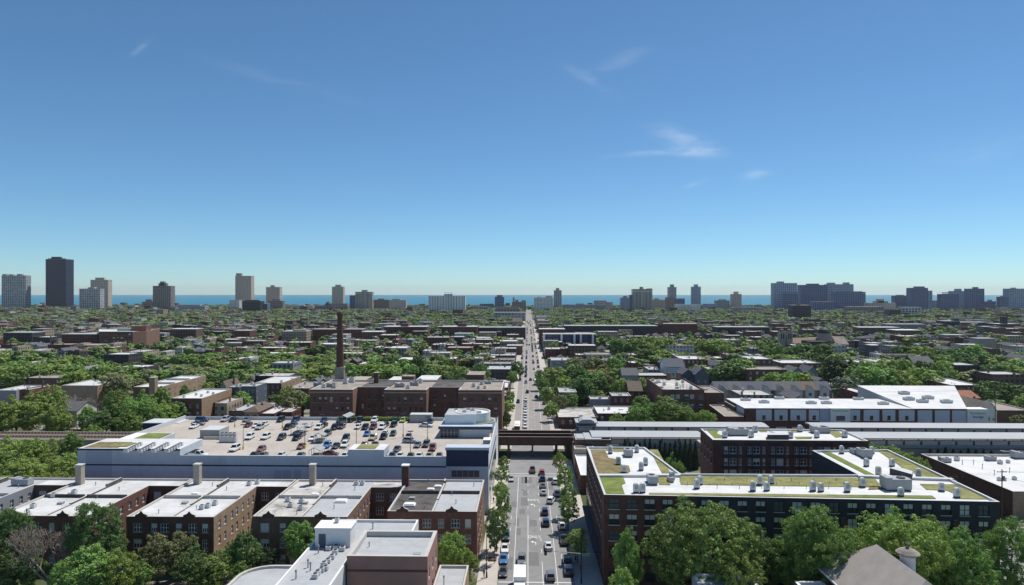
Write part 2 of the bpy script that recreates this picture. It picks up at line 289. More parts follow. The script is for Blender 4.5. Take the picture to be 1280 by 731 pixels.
def clutter_mesh(k):
    if k in CLUT: return CLUT[k]
    b = MB()
    if k == 'vent_pipe': b.tube((0, 0, -.05), (0, 0, .75), .09); b.tube((0, 0, .75), (0, 0, .95), .17, .10); mt = ['metal_grey']
    elif k == 'skylight': b.box(-.9, .9, -.7, .7, -.05, .25, 0); b.prism([(-.75, -.55), (.75, -.55), (.75, .55), (-.75, .55)], .25, .42, 1); mt = ['coping_white', 'paint_white']
    elif k == 'roof_hatch': b.box(-.6, .6, -.5, .5, -.05, .35); b.box(-.65, .65, -.55, .55, .35, .43); mt = ['metal_grey']
    elif k == 'air_conditioner': b.box(-.5, .5, -.5, .5, 0.08, .95, 0); b.tube((0, 0, .95), (0, 0, 1.03), .38, .38, 12, 1); b.box(-.45, -.35, -.45, .45, -.05, .08, 1); b.box(.35, .45, -.45, .45, -.05, .08, 1); mt = ['metal_light', 'metal_dark']
    elif k == 'rooftop_unit': b.box(-2.1, 2.1, -1.1, 1.1, .2, 1.7, 0); b.box(-2.2, -1.2, -1.2, 1.2, .5, 1.95, 0); b.box(-2.0, 2.0, -1.0, 1.0, -.05, .2, 1); b.tube((.8, 0, 1.7), (.8, 0, 1.85), .7, .7, 12, 1); mt = ['metal_grey', 'metal_dark']
    elif k == 'condenser':   # tall round-topped cabinet with a dark louvred foot
        prof = [(-.75, .35), (-.75, 1.75), (-.6, 2.1), (-.3, 2.3), (.3, 2.3), (.6, 2.1), (.75, 1.75), (.75, .35)]
        for y in (-.45, .45): b.face([(x, y, z) for x, z in (prof if y > 0 else prof[::-1])][::-1], 0)
        for p, q in zip(prof, prof[1:]): b.face([(p[0], -.45, p[1]), (p[0], .45, p[1]), (q[0], .45, q[1]), (q[0], -.45, q[1])], 0)
        b.box(-.7, .7, -.42, .42, -.05, .35, 1); b.tube((0, -.47, 1.35), (0, -.44, 1.35), .5, .5, 14, 2); mt = ['metal_light', 'metal_dark', 'metal_grey']
    CLUT[k] = b.mesh(k, mt); return CLUT[k]
def clutter(rt, k, x, y, z, rz=0, sc=None): return put(k, clutter_mesh(k), rt, (x - rt.location.x, y - rt.location.y, z - rt.location.z), rz, sc)
def ORD(n): return ['first', 'second', 'third', 'fourth', 'fifth', 'sixth', 'seventh', 'eighth', 'ninth', 'tenth', 'eleventh', 'twelfth', 'thirteenth', 'fourteenth', 'fifteenth', 'sixteenth', 'seventeenth', 'eighteenth', 'nineteenth', 'twentieth'][n] if n < 20 else f'{n + 1}th'
# ---------------------------------------------------------------- the setting: ground, streets, lake
KL, KR = -6.4, 9.7            # kerb lines of the avenue
SL, SR = -10.6, 15.5          # backs of the pavements
def groundmat():
    m = mat('ground_mix', (.2, .2, .2)); nt = m.node_tree; N = nt.nodes.new; L = nt.links.new; b = nt.nodes['Principled BSDF']
    tc = N('ShaderNodeTexCoord'); n = N('ShaderNodeTexNoise'); n.inputs['Scale'].default_value = .045; n.inputs['Detail'].default_value = 6; L(tc.outputs['Object'], n.inputs[0])
    r = N('ShaderNodeValToRGB'); e = r.color_ramp.elements; e[0].position = .42; e[0].color = (.045, .075, .02, 1); e[1].position = .60; e[1].color = (.24, .215, .19, 1)
    q = e.new(.5); q.color = (.09, .10, .045, 1); L(n.outputs[0], r.inputs[0]); L(r.outputs[0], b.inputs[0])
groundmat()
def sheet(name, x0, x1, y0, y1, z, m):
    b = MB(); b.box(x0, x1, y0, y1, z - .3, z, bottom=False); return struct(b.build(name, m))
b = MB(); b.face([(-6000, -150, 0), (6000, -150, 0), (6000, 2760, 0), (-6000, 2760, 0)]); b.face([(-6000, 2760, 0), (6000, 2760, 0), (6000, 2760, -3), (-6000, 2760, -3)]); struct(b.build('ground', 'ground_mix'))
def water():
    m = mat('lake_water', (.014, .175, .255), .45, 0, spec=.15); nt = m.node_tree; N = nt.nodes.new; L = nt.links.new; b = nt.nodes['Principled BSDF']
    tc = N('ShaderNodeTexCoord'); n = N('ShaderNodeTexNoise'); n.inputs['Scale'].default_value = .05; n.inputs['Detail'].default_value = 5; L(tc.outputs['Object'], n.inputs[0])
    bp = N('ShaderNodeBump'); bp.inputs['Strength'].default_value = .6; bp.inputs['Distance'].default_value = 2; L(n.outputs[0], bp.inputs['Height']); L(bp.outputs[0], b.inputs['Normal'])
    w = MB(); w.face([(-26000, 2760, -1.5), (26000, 2760, -1.5), (26000, 22000, -1.5), (-26000, 22000, -1.5)]); struct(w.build('lake', 'lake_water'))
water()
def road(name, pts, m, z):
    b = MB(); b.face([(x, y, z) for x, y in pts]); return struct(b.build(name, m))
road('avenue', [(KL, 60), (KR, 60), (KR, 268), (KL, 268)], 'asphalt', .004)
road('avenue', [(KL, 268), (KR, 268), (KR, 2500), (KL, 2500)], 'asphalt_far', .004)
for x0, x1 in ((SL, KL - .18), (KR + .18, SR)): sheet('pavement', x0, x1, 60, 246, .13, 'sidewalk')
for x0, x1 in ((SL, KL - .18), (KR + .18, SR - 1)): sheet('pavement', x0, x1, 262, 1500, .13, 'sidewalk')
for x0, x1 in ((KL - .18, KL), (KR, KR + .18)):
    sheet('kerb', x0, x1, 60, 246, .14, 'kerb'); sheet('kerb', x0, x1, 262, 1500, .14, 'kerb')
# side street below the railway and the alley behind the flats
road('side_street', [(KR + .2, 213), (SR + 190, 213), (SR + 190, 219), (KR + .2, 219)], 'asphalt', .010)
road('alley', [(-190, 176.5), (SL - .1, 176.5), (SL - .1, 184), (-190, 184)], 'concrete', .008)
road('parking_lot', [(38, 184), (64, 184), (58, 222), (38, 222)], 'concrete', .012)
road('parking_lot', [(100, 110), (150, 110), (150, 178), (100, 178)], 'asphalt', .012)
for k in range(21):
    y = 330 + 105 * k
    if k % 2 == 0: road('cross_street', [(-.8 * y - 60, y - 4), (KL - 5, y - 4), (KL - 5, y + 4), (-.8 * y - 60, y + 4)], 'asphalt_far', .012); road('cross_street', [(KR + 6, y - 4), (.8 * y + 60, y - 4), (.8 * y + 60, y + 4), (KR + 6, y + 4)], 'asphalt_far', .012)
def markings():
    b = MB()
    def line(x, y0, y1, w=.13, dash=0):
        if not dash: b.face([(x - w / 2, y0, .010), (x + w / 2, y0, .010), (x + w / 2, y1, .010), (x - w / 2, y1, .010)]); return
        y = y0
        while y < y1: b.face([(x - w / 2, y, .010), (x + w / 2, y, .010), (x + w / 2, y + dash, .010), (x - w / 2, y + dash, .010)]); y += dash * 3
    for x in (-3.06, 6.15): line(x, 100, 222); line(x, 275, 700)
    for x in (-4.45, 7.65): line(x, 100, 190, .1, 3)
    line(.0, 100, 182); line(.0, 182, 222, .12, 2.5); line(3.15, 100, 150); line(3.15, 150, 222, .12, 2.5); line(0, 280, 700); line(3.15, 280, 700, .12, 3)
    for y in (141.4, 223.5, 226.5): b.face([(KL + .3, y, .014), (KR - .3, y, .014), (KR - .3, y + .35, .014), (KL + .3, y + .35, .014)])
    for x0, y in ((.3, 167), (.3, 196)):   # turn arrow below each word
        y -= 4.2; P = [(1.45, 0), (1.65, 0), (1.65, 1.5), (.95, 2.1), (.95, 2.6), (.3, 1.75), (.95, 1.1), (.95, 1.55), (1.45, 1.25)]
        b.face([(x0 + px, y + py, .014) for px, py in P])
    for y in (300, 330): b.face([(1.0, y, .014), (2.3, y, .014), (2.3, y + .6, .014), (1.0, y + .6, .014)])
    struct(b.build('road_markings', 'road_white'))
    for i, y in enumerate((167, 197)):
        c = bpy.data.curves.new('lettering', 'FONT'); c.body = 'ONLY'; c.size = 1.15; c.extrude = .002; c.align_x = 'CENTER'; c.materials.append(MATS['road_white'])
        o = bpy.data.objects.new('road_lettering', c); COL.objects.link(o); o.location = (1.58, y, .016); o.scale = (1, 2.4, 1); struct(o)

def lettering(o):
    dg = bpy.context.evaluated_depsgraph_get(); me = bpy.data.meshes.new_from_object(o.evaluated_get(dg)); n = bpy.data.objects.new(o.name, me); COL.objects.link(n); n.parent = o.parent; n.matrix_local = o.matrix_local
    for k in o.keys(): n[k] = o[k]
    nm = o.name; bpy.data.objects.remove(o); n.name = nm; return n
def patches():
    r = random.Random(4); b = MB()
    for _ in range(16):
        x = r.uniform(KL + .5, KR - 3.2); y = r.uniform(143, 222); w = r.uniform(.8, 2.6); l = r.uniform(1.5, 9); b.face([(x, y, .0075), (x + w, y + r.uniform(-.3, .3), .0075), (x + w, y + l, .0075), (x, y + l, .0075)])
    for x, y in ((-1.5, 150), (1.6, 172), (4.6, 160), (-1.4, 190), (4.5, 205), (1.7, 212)): b.face([(x + .42 * math.cos(k * .7), y + .42 * math.sin(k * .7), .0085) for k in range(9)])
    struct(b.build('road_patches', 'road_patch'))
mat('road_patch', (.165, .165, .168), .9, .1, .5); patches()
# ---------------------------------------------------------------- trees
markings(); bpy.context.view_layer.update()
for o_ in [o for o in COL.objects if o.type == 'FONT']: lettering(o_)
def crown_data(seed, nl, nleaf, ls, rx=.36, cz=.60, rz=.40, spread_=.62, lobe=(.24, .42), jit=.42):
    g = np.random.default_rng(seed); L = []
    L.append((np.array([0, 0, cz]), .62))
    for i in range(nl):
        z = g.uniform(-.75, 1); a = 2.399 * i + g.uniform(-.5, .5); h = math.sqrt(max(0, 1 - z * z)); k = spread_ * g.uniform(.72, 1.28)
        L.append((np.array([h * math.cos(a) * rx * k, h * math.sin(a) * rx * k, cz + z * rz * k]), g.uniform(*lobe)))
    L[0] = (L[0][0], .62); C = np.array([c for c, r in L]); Rr = np.array([r for c, r in L]); sc = np.array([rx, rx, rx * 1.0])
    p = Rr ** 2 / np.sum(Rr ** 2); n = int(nleaf * 2.2); idx = g.choice(len(L), n, p=p); d = g.normal(size=(n, 3)); d /= np.linalg.norm(d, axis=1)[:, None]
    pos = C[idx] + d * sc * Rr[idx][:, None] * g.uniform(.80, 1.06, n)[:, None]
    keep = np.ones(n, bool)
    for j in range(len(L)):
        dist = np.linalg.norm((pos - C[j]) / sc, axis=1); keep &= ~((dist < Rr[j] * .78) & (idx != j))
    keep &= pos[:, 2] > .10
    pos, d = pos[keep][:nleaf], d[keep][:nleaf]; n = len(pos)
    nr = d + g.normal(size=(n, 3)) * jit + np.array([0, 0, .25]); nr /= np.linalg.norm(nr, axis=1)[:, None]
    t = np.cross(nr, g.normal(size=(n, 3))); t /= np.linalg.norm(t, axis=1)[:, None]; u = np.cross(nr, t); s = ls * g.uniform(.55, 1.25, n)[:, None]
    V = np.stack([pos - t * s * .5 - u * s * .28, pos + t * s * .1 - u * s * .5, pos + t * s * .55 + u * s * .2, pos - t * s * .15 + u * s * .5], 1)
    return V, C, Rr
def spray_crown(seed, nl, nspray, per, rs, ls, **kw):
    """a crown built of many leaf sprays: lobes carry spray centres, each spray a small dome of leaves"""
    g = np.random.default_rng(seed + 999); V0, C, Rr = crown_data(seed, nl, nspray, .01, **kw); c = V0.mean(1); n = len(c); out = c - np.array([0, 0, .56]); out /= np.linalg.norm(out, axis=1)[:, None]
    c = c + out * (g.random(n) ** 3 * .07)[:, None]
    R_ = rs * g.uniform(.6, 1.35, n); ci = np.repeat(np.arange(n), per); m = len(ci); d = g.normal(size=(m, 3)) + np.repeat(out, per, 0) * .55 + np.array([0, 0, .45]); d /= np.linalg.norm(d, axis=1)[:, None]
    pos = c[ci] + d * (R_[ci] * g.uniform(.55, 1.12, m))[:, None] * np.array([1.15, 1.15, .8])
    nr = d * .9 + g.normal(size=(m, 3)) * .38; nr /= np.linalg.norm(nr, axis=1)[:, None]; t = np.cross(nr, g.normal(size=(m, 3))); t /= np.linalg.norm(t, axis=1)[:, None]; u = np.cross(nr, t); s = ls * g.uniform(.55, 1.3, m)[:, None]
    return np.stack([pos - t * s * .5 - u * s * .28, pos + t * s * .1 - u * s * .5, pos + t * s * .55 + u * s * .2, pos - t * s * .15 + u * s * .5], 1), C, Rr
def quads_mesh(name, V, m):
    n = len(V); me = bpy.data.meshes.new(name); me.vertices.add(n * 4); me.vertices.foreach_set('co', V.reshape(-1).astype(np.float32)); me.loops.add(n * 4); me.loops.foreach_set('vertex_index', np.arange(n * 4, dtype=np.int32))
    me.polygons.add(n); me.polygons.foreach_set('loop_start', np.arange(0, n * 4, 4, dtype=np.int32)); me.polygons.foreach_set('loop_total', np.full(n, 4, dtype=np.int32)); me.materials.append(m); me.update(calc_edges=True); return me
TREEP = {}
def tree_proto(lod, var):
    k = (lod, var)
    if k in TREEP: return TREEP[k]
    nl, ns, per, rs, ls = {'big': (40, 760, 56, .036, .0140), 'near': (28, 380, 38, .048, .024), 'mid': (18, 140, 17, .070, .054), 'street': (20, 190, 30, .056, .031)}[lod]
    sh = [dict(), dict(cz=.57, rz=.42, spread_=.70), dict(cz=.62, rz=.37, spread_=.74), dict(cz=.58, rz=.41, spread_=.60, lobe=(.18, .36))][var % 4]
    if lod == 'street': sh = dict(cz=.64, rz=.36, spread_=.72, lobe=(.2, .38))
    V, C, Rr = spray_crown(100 + 17 * var + len(lod), nl, ns, per, rs, ls, **sh)
    b = MB(); r0 = .022
    b.tube((0, 0, -.01), (.004, .003, .22), r0, r0 * .8, 8); b.tube((.004, .003, .22), (0, 0, .52), r0 * .8, r0 * .35, 8)
    for j in range(1, min(8, len(C))): c = C[j]; b.tube((0.002, 0, .20 + .03 * j), tuple(c), r0 * .5, r0 * .12, 6, caps=False)
    TREEP[k] = (quads_mesh('crown', V, LEAF['mid']), b.mesh('trunk', ['bark'])); return TREEP[k]
TREES = []     # (object, px, py, height, kind) for labels written at the end
def tree(x, y, h, r, kind='mid', lod='mid', name='tree', rz=None, group='trees'):
    var = RND.randrange(4); cr, tr = tree_proto(lod, var); o = root(name, None, 'tree', (x, y, 0), group, RND.uniform(0, 6.28) if rz is None else rz)
    sx = r / .45; c = put('crown', cr, o, sc=(sx, sx, h)); c.material_slots[0].link = 'OBJECT'; c.material_slots[0].material = LEAF[kind]
    ts = min(sx, h * .9); put('trunk', tr, o, sc=(ts, ts, h)); TREES.append((o, x, y, h, r, kind)); return o
def T(px, ytop, wpx, Y, kind='mid', lod='mid', label=None, name='tree'):
    x = PX(px, Y); h = PZ(px, ytop, Y); r = wpx / 2 * Y / F
    if h < 2.2: return None
    o = tree(x, Y, h, r, kind, lod, name)
    if label: o['label'] = label
    return o
def bare_tree(px, ytop, wpx, Y, label, m='bark_pale'):
    x = PX(px, Y); h = PZ(px, ytop, Y); o = root('bare_tree', label, 'tree', (x, Y, 0), 'trees'); g = random.Random(5); tb = MB(); br = MB(); R0 = wpx / 2 * Y / F
    def grow(p, d, ln, r, lev):
        e = p + d * ln; (tb if lev == 0 else br).tube(p, e, max(r, .028), max(r * .62, .026), 6 if lev < 2 else 4, caps=False)
        if lev >= 7: return
        for _ in range(3 if lev < 5 else 2):
            v = Vector((g.gauss(0, .62), g.gauss(0, .62), g.gauss(.28, .35))); q = (d * .75 + v).normalized(); s = R0 / (h * .42)
            q = Vector((q.x * min(1.6, max(.7, s)), q.y * min(1.6, max(.7, s)), q.z)).normalized(); grow(p + d * ln * g.uniform(.75, 1), q, ln * g.uniform(.66, .86), r * .58, lev + 1)
    grow(Vector((x, Y, 0)), Vector((.02, 0, 1)), h * .27, h * .022, 0); tb.build('trunk', m, o); br.build('branches', m, o); return o
# ---------------------------------------------------------------- vehicles
VEH = {}
def loft(b, st, mi):
    """stations (y, half width, z low, z top) -> closed shell with a shoulder line"""
    R = []
    for y, w, zl, zt in st: zm = zl + (zt - zl) * .55; R.append([(-w * .88, y, zl), (-w, y, zl + .12), (-w, y, zm), (-w * .93, y, zt - .03), (-w * .82, y, zt), (w * .82, y, zt), (w * .93, y, zt - .03), (w, y, zm), (w, y, zl + .12), (w * .88, y, zl)])
    for a, c in zip(R, R[1:]):
        for k in range(10): b.face([a[k], a[(k + 1) % 10], c[(k + 1) % 10], c[k]], mi)
    b.face(R[0][::-1], mi); b.face(R[-1], mi)
def car_kit(kind):
    if kind in VEH: return VEH[kind]
    if kind == 'sedan': st = [(-2.36, .72, .38, .84), (-2.25, .84, .28, .96), (-1.4, .91, .24, .97), (0, .91, .24, .95), (.95, .91, .24, .93), (1.85, .88, .25, .80), (2.28, .80, .30, .68), (2.36, .70, .38, .58)]; gh = (-1.75, 1.05, -.95, .20, .94, 1.45, .80, .60)
    elif kind == 'suv': st = [(-2.36, .80, .45, 1.02), (-2.28, .90, .34, 1.10), (-1.4, .95, .30, 1.12), (0, .95, .30, 1.08), (.95, .95, .30, 1.06), (1.9, .93, .32, .97), (2.28, .86, .38, .84), (2.36, .76, .45, .72)]; gh = (-2.26, 1.0, -1.95, .25, 1.08, 1.74, .86, .70)
    elif kind == 'hatchback': st = [(-2.02, .74, .38, .90), (-1.95, .85, .28, .98), (-1.2, .89, .24, .99), (0, .89, .24, .96), (.9, .89, .24, .94), (1.6, .86, .25, .84), (1.98, .78, .30, .70), (2.05, .68, .38, .60)]; gh = (-1.92, .95, -1.5, .15, .95, 1.50, .80, .62)
    elif kind == 'van': st = [(-2.5, .86, .42, 1.08), (-2.42, .95, .32, 1.15), (-1.4, .98, .28, 1.16), (0, .98, .28, 1.14), (1.2, .97, .28, 1.12), (2.0, .93, .30, 1.0), (2.4, .86, .36, .82), (2.5, .76, .42, .7)]; gh = (-2.42, 1.55, -2.25, .75, 1.12, 1.84, .90, .76)
    else: st = [(-2.8, .90, .50, 1.02), (-2.72, .97, .42, 1.08), (-1.4, .98, .40, 1.08), (-.2, .98, .38, 1.08), (.95, .97, .38, 1.10), (2.2, .95, .40, 1.04), (2.66, .88, .46, .92), (2.75, .78, .52, .8)]; gh = (-.45, 1.35, -.25, .70, 1.07, 1.86, .88, .72)
    b = MB(); loft(b, st, 0); y0, y1, r0, r1, zb, zt, wb, wt = gh
    A = [(-wb, y0, zb), (wb, y0, zb), (wb, y1, zb), (-wb, y1, zb)]; B = [(-wt, r0, zt), (wt, r0, zt), (wt, r1, zt), (-wt, r1, zt)]
    for k in range(4): b.face([A[k], A[(k + 1) % 4], B[(k + 1) % 4], B[k]], 0)
    b.face([(-wt, r0, zt), (wt, r0, zt), (wt * .98, (r0 + r1) / 2, zt + .04), (-wt * .98, (r0 + r1) / 2, zt + .04)], 0); b.face([(-wt * .98, (r0 + r1) / 2, zt + .04), (wt * .98, (r0 + r1) / 2, zt + .04), (wt, r1, zt), (-wt, r1, zt)], 0)
    if kind == 'pickup': b.box(-.80, .80, -2.66, -.62, 1.082, 1.086, 1)
    for yy, ww in ((st[0][0], st[0][1]), (st[-1][0], st[-1][1])): b.box(-ww * .9, ww * .9, yy - .03, yy + .03, .36, .50, 1)
    body = b.mesh('body', ['paint_white', 'trim_black']); nv = len(b.f)
    def pane(nm, P, k=.015, m=.07, mx=.07):
        P = [Vector(p) for p in P]; n = (P[1] - P[0]).cross(P[2] - P[0]).normalized(); c = sum(P, Vector()) / 4; q = MB(); Q = []
        for p in P: v = p - c; Q.append(tuple(c + v * (1 - m) + n * k))
        q.face(Q); return q.mesh(nm, ['car_glass'])
    g = [('rear_window', pane('rear_window', [A[0], A[1], B[1], B[0]], m=.16)), ('windscreen', pane('windscreen', [A[2], A[3], B[3], B[2]], m=.13)), ('side_window', pane('side_window', [A[1], A[2], B[2], B[1]], m=.13)), ('side_window', pane('side_window', [A[3], A[0], B[0], B[3]], m=.13))]
    w = MB(); w.tube((-.11, 0, 0), (.11, 0, 0), .33, .33, 14, 0); w.tube((-.118, 0, 0), (.118, 0, 0), .19, .19, 10, 1); wh = w.mesh('wheel', ['tyre', 'chrome'])
    wy = (-1.45, 1.42) if kind not in ('pickup', 'van') else (-1.7, 1.65); wx = st[3][1] - .10
    hl = MB(); f = st[-2]; hl.box(-.17, .17, -.03, .07, -.08, .08); hm = hl.mesh('headlight', ['lamp_glass']); tl = MB(); tl.box(-.15, .15, -.07, .03, -.10, .10); tm = tl.mesh('tail_light', ['tail_red'])
    L = [(n, m, (0, 0, 0)) for n, m in g] + [('wheel', wh, (sx * wx, y, .33)) for sx in (-1, 1) for y in wy]
    L += [('headlight', hm, (sx * (f[1] - .22), f[0] + .02, f[3] - .06)) for sx in (-1, 1)] + [('tail_light', tm, (sx * (st[1][1] - .2), st[1][0] - .04, st[1][3] - .14)) for sx in (-1, 1)]
    VEH[kind] = (body, L); return VEH[kind]
CARS = []
def car(x, y, z, kind, paint, rz, label, group, detail=2):
    body, L = car_kit(kind); nm = {'sedan': 'sedan_car', 'suv': 'sport_utility_car', 'hatchback': 'hatchback_car', 'van': 'passenger_van', 'pickup': 'pickup_truck'}[kind]
    o = root(nm, label, {'van': 'van', 'pickup': 'pickup truck'}.get(kind, 'car'), (x, y, z), group, rz); c = put('body', body, o); c.material_slots[0].link = 'OBJECT'; c.material_slots[0].material = PAINT[paint]
    for n, m, l in L:
        if detail < 2 and n in ('headlight', 'tail_light'): continue
        put(n, m, o, l)
    CARS.append(o); return o
# ---------------------------------------------------------------- courtyard flats on the near left
def pediments(rt, xs, y, z, m='brick_dark'):
    for x in xs:
        pr = [(x - 1.3, z - .3), (x + 1.3, z - .3), (x + 1.3, z + .35), (x + .5, z + .65), (x, z + 1.25), (x - .5, z + .65), (x - 1.3, z + .35)]
        def fn(b):
            b.face([(p, y - .06, q) for p, q in pr]); b.face([(p, y + .3, q) for p, q in pr[::-1]])
            for p, q in zip(pr, pr[1:] + pr[:1]): b.face([(p[0], y - .06, p[1]), (p[0], y + .3, p[1]), (q[0], y + .3, q[1]), (q[0], y - .06, q[1])], 1)
        kid(rt, 'pediment', fn, [m, 'coping'])
ROWS3 = [(1.6, 3.5), (5.0, 6.9), (8.4, 10.3)]
wh = ('paint_white', 3, 2, 'stone', .3); wh2 = ('paint_white', 2, 2, 'stone', .3)
def courtyard_flat(label, x0, x1, yf, yr, cx1, wall, side, roofs, zt=11.8, front=True, yb=168.5, lo=None):
    """two attached wings x0..x1 from yf to yr; a low back range runs on to cx1 behind the courtyard"""
    poly = [(x0, yf), (x1, yf), (x1, yb), (cx1, yb), (cx1, yr), (x0, yr)] if cx1 > x1 else rect(x0, x1, yf, yr)
    w = x1 - x0; cols = [(w * a - .95, w * a + .95) for a in (.13, .32, .44, .60, .76, .90)]; cols = [(a, b_) if i % 2 == 0 else (a + .3, b_ - .3) for i, (a, b_) in enumerate(cols)]
    sc = [(u, u + 1.15) for u in (2.2, 5.0, 8.6, 11.2, 14.6, 17.6, 20.4)]
    fac = {0: (cols, ROWS3, wh), 1: ([c for c in sc if c[1] < yb - yf - .5], ROWS3, wh2)}
    if cx1 > x1: fac[2] = (spread(cx1 - x1, 2, 1.9, 1.2), ROWS3, wh)
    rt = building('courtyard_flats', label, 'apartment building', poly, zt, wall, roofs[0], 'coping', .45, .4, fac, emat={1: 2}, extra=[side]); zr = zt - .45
    xm = (x0 + x1) / 2
    kid(rt, 'party_wall', lambda b: [b.box(xm - .22, xm + .22, a, c, zr, zr + h, 0, 1) for a, c, h in ((yf + .5, yf + 9, .22), (yf + 9.02, yf + 22.5, .42), (yf + 22.52, yr - 1.2, 1.0))], ['roof_dark', 'coping'])
    if roofs[1] != roofs[0]: kid(rt, 'roof', lambda b: b.box(xm + .25, x1 - .45, yf + .45, yr - .5, zr - .1, zr + .02), [roofs[1]])
    for a, c in ((x0 + .45, xm - .3), (xm + .3, x1 - .45)): kid(rt, 'fire_wall', lambda b: b.box(a, c, yf + 14.5, yf + 14.85, zr, zr + .75, 0, 0), ['coping' if wall != 'brick_red' else 'roof_dark'])
    pediments(rt, [x0 + w * .17, x0 + w * .72], yf, zt)
    for i in range(7):
        a = (x0, xm, x1)[i % 2]; clutter(rt, ('vent_pipe', 'vent_pipe', 'roof_hatch', 'vent_pipe', 'skylight', 'vent_pipe', 'vent_pipe')[i], a + RND.uniform(1.5, w / 2 - 1.5), yf + 3 + i * 3.6 + RND.uniform(-.5, .5), zr)
    return rt, zr, xm
def chimney(rt, x, y, z0, z1, w, m, cap='coping'):
    kid(rt, 'chimney', lambda b: (b.box(x - w / 2, x + w / 2, y - w / 2, y + w / 2, z0, z1), b.box(x - w / 2 - .12, x + w / 2 + .12, y - w / 2 - .12, y + w / 2 + .12, z1, z1 + .25, 1)), [m, cap])
YR = 175.2
fa, z_, _ = courtyard_flat('white-roofed red-brick flats behind the bare tree, with a dark open courtyard beside', -115.4, -94.8, 145.2, YR, -87.0, 'brick_red', 'brick_red', ('membrane_dull', 'membrane_dull')); chimney(fa, PX(100, 171), 171, z_, 16.2, 1.5, 'stone')
clutter(fa, 'air_conditioner', -113, 160, z_); clutter(fa, 'air_conditioner', -110, 163, z_); clutter(fa, 'air_conditioner', -112, 152, z_)
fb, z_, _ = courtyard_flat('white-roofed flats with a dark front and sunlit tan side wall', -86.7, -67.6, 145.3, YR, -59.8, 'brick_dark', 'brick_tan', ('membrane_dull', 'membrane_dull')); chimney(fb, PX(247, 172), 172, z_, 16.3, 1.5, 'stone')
for x, y in ((-70.5, 171), (-69, 172.5), (-72.5, 153), (-71.8, 155), (-73.4, 152)): clutter(fb, 'air_conditioner', x, y, z_)
fc_, z_, _ = courtyard_flat('brown flats with one stained white roof and one grey roof behind the white office', -59.5, -38.9, 146.0, YR, -31.2, 'brick_brown', 'brick_orange', ('roof_dirty', 'roof_silver')); chimney(fc_, PX(391, 172), 172, z_, 16.4, 1.4, 'stone')
for x, y in ((-54, 154), (-52.5, 157), (-56, 158), (-51, 152), (-42, 172), (-43.5, 172)): clutter(fc_, 'air_conditioner', x, y, z_)
clutter(fc_, 'skylight', -43.5, 158, z_, sc=(1.6, 1.6, 1.3))
fd, z_, xm_ = courtyard_flat('dark red corner flats with a black tar roof and a silver roof by the avenue', -31.0, -11.2, 149.6, YR, -11.2, 'brick_red', 'brick_orange', ('roof_dark', 'roof_silver'), zt=12.0); chimney(fd, PX(507, 171), 171, z_, 16.6, 1.7, 'brick_dark', 'coping_white')
clutter(fd, 'skylight', -27, 155, z_, sc=(1.5, 1.5, 1.3)); clutter(fd, 'skylight', -22.5, 170, z_)
fe, z_, _ = courtyard_flat('half-seen flats with a green-grey roof edge, left of the bare tree', -146, -124, 146, YR, -115.6, 'brick_brown', 'paint_grey', ('membrane_dull', 'roof_silver')); clutter(fe, 'rooftop_unit', -128, 170, z_)
# ---------------------------------------------------------------- office with penthouse, near left bottom
wo = building('white_office', 'white flat-roofed office with a rooftop penthouse and a row of condensers', 'office building', [(-40.6, 96), (-31.6, 96), (-31.6, 130.3), (-22.6, 130.3), (-22.6, 140.4), (-40.4, 140.4)], 13.2, 'paint_white', 'roof_silver', 'coping_white', .5, .35)
def pent(b): b.box(-39.6, -33.0, 126, 130.2, 12.6, 16.1, 0, 1); b.box(-39.75, -32.85, 125.85, 130.35, 16.1, 16.35, 2)
kid(wo, 'penthouse', pent, ['paint_white', 'roof_silver', 'coping_white']); kid(wo, 'door', lambda b: b.box(-38.9, -37.6, 125.93, 125.998, 12.7, 15.2), ['paint_blue']); clutter(wo, 'air_conditioner', -36.3, 129, 16.36, sc=(.7, .7, .9))
for i, (px, py) in enumerate([(411, 686), (420, 685), (428, 687), (419, 691), (415, 697), (410, 702), (405, 706), (407, 711), (402, 713), (397, 717), (394, 721)]): x, y = G(px, py, 12.8); clutter(wo, 'air_conditioner', x, y, 12.7, sc=(.95, .95, .8))
for px, py in [(398, 690), (385, 708), (370, 722), (466, 660), (388, 712)]: x, y = G(px, py, 12.8); clutter(wo, 'vent_pipe', x, y, 12.7, sc=(1.3, 1.3, 1.6))
po = building('brick_office', 'rose-brick office with a grey roof and heavy parapet beside the white office', 'office building', rect(-31.3, -17.3, 117.2, 130.0), 14.6, 'brick_rose', 'roof_silver', 'coping', 1.0, .7, {1: (spread(12.8, 3, 1.5, 1.4), [(2, 4), (6, 8), (10, 12)], wh2)})
kid(po, 'band', lambda b: b.box(-31.38, -17.22, 117.12, 117.199, 11.9, 12.25), ['brick_dark']); x, y = G(521, 693, 13.7); clutter(po, 'roof_hatch', x, y, 13.6); clutter(po, 'vent_pipe', -29, 124, 13.6)
lb = building('low_shop', 'low grey-roofed shop beneath the small tree at the avenue corner', 'shop building', rect(-17.0, -11.4, 100, 131.2), 7.6, 'brick_tan', 'roof_silver', 'coping', .5, .35); clutter(lb, 'vent_pipe', -15.2, 123, 7.1, sc=(1, 1, 2)); clutter(lb, 'roof_hatch', -13, 118, 7.1)
arc = [(-41.2, 104), (-41.2, 128.0)] + [(-47.5 - 5.5 * math.sin(a), 122.5 + 5.5 * math.cos(a)) for a in [i * math.pi / 12 for i in range(7)]] + [(-53, 104)]
cb = building('rounded_annexe', 'low pale-roofed annexe with one rounded corner left of the white office', 'office building', arc, 8.6, 'brick_tan', 'roof_silver', 'coping', .45, .5)
hr = root('hipped_house', 'grey hip-roofed house with a round white cupola below the big trees', 'house', (59.5, 112, 0))
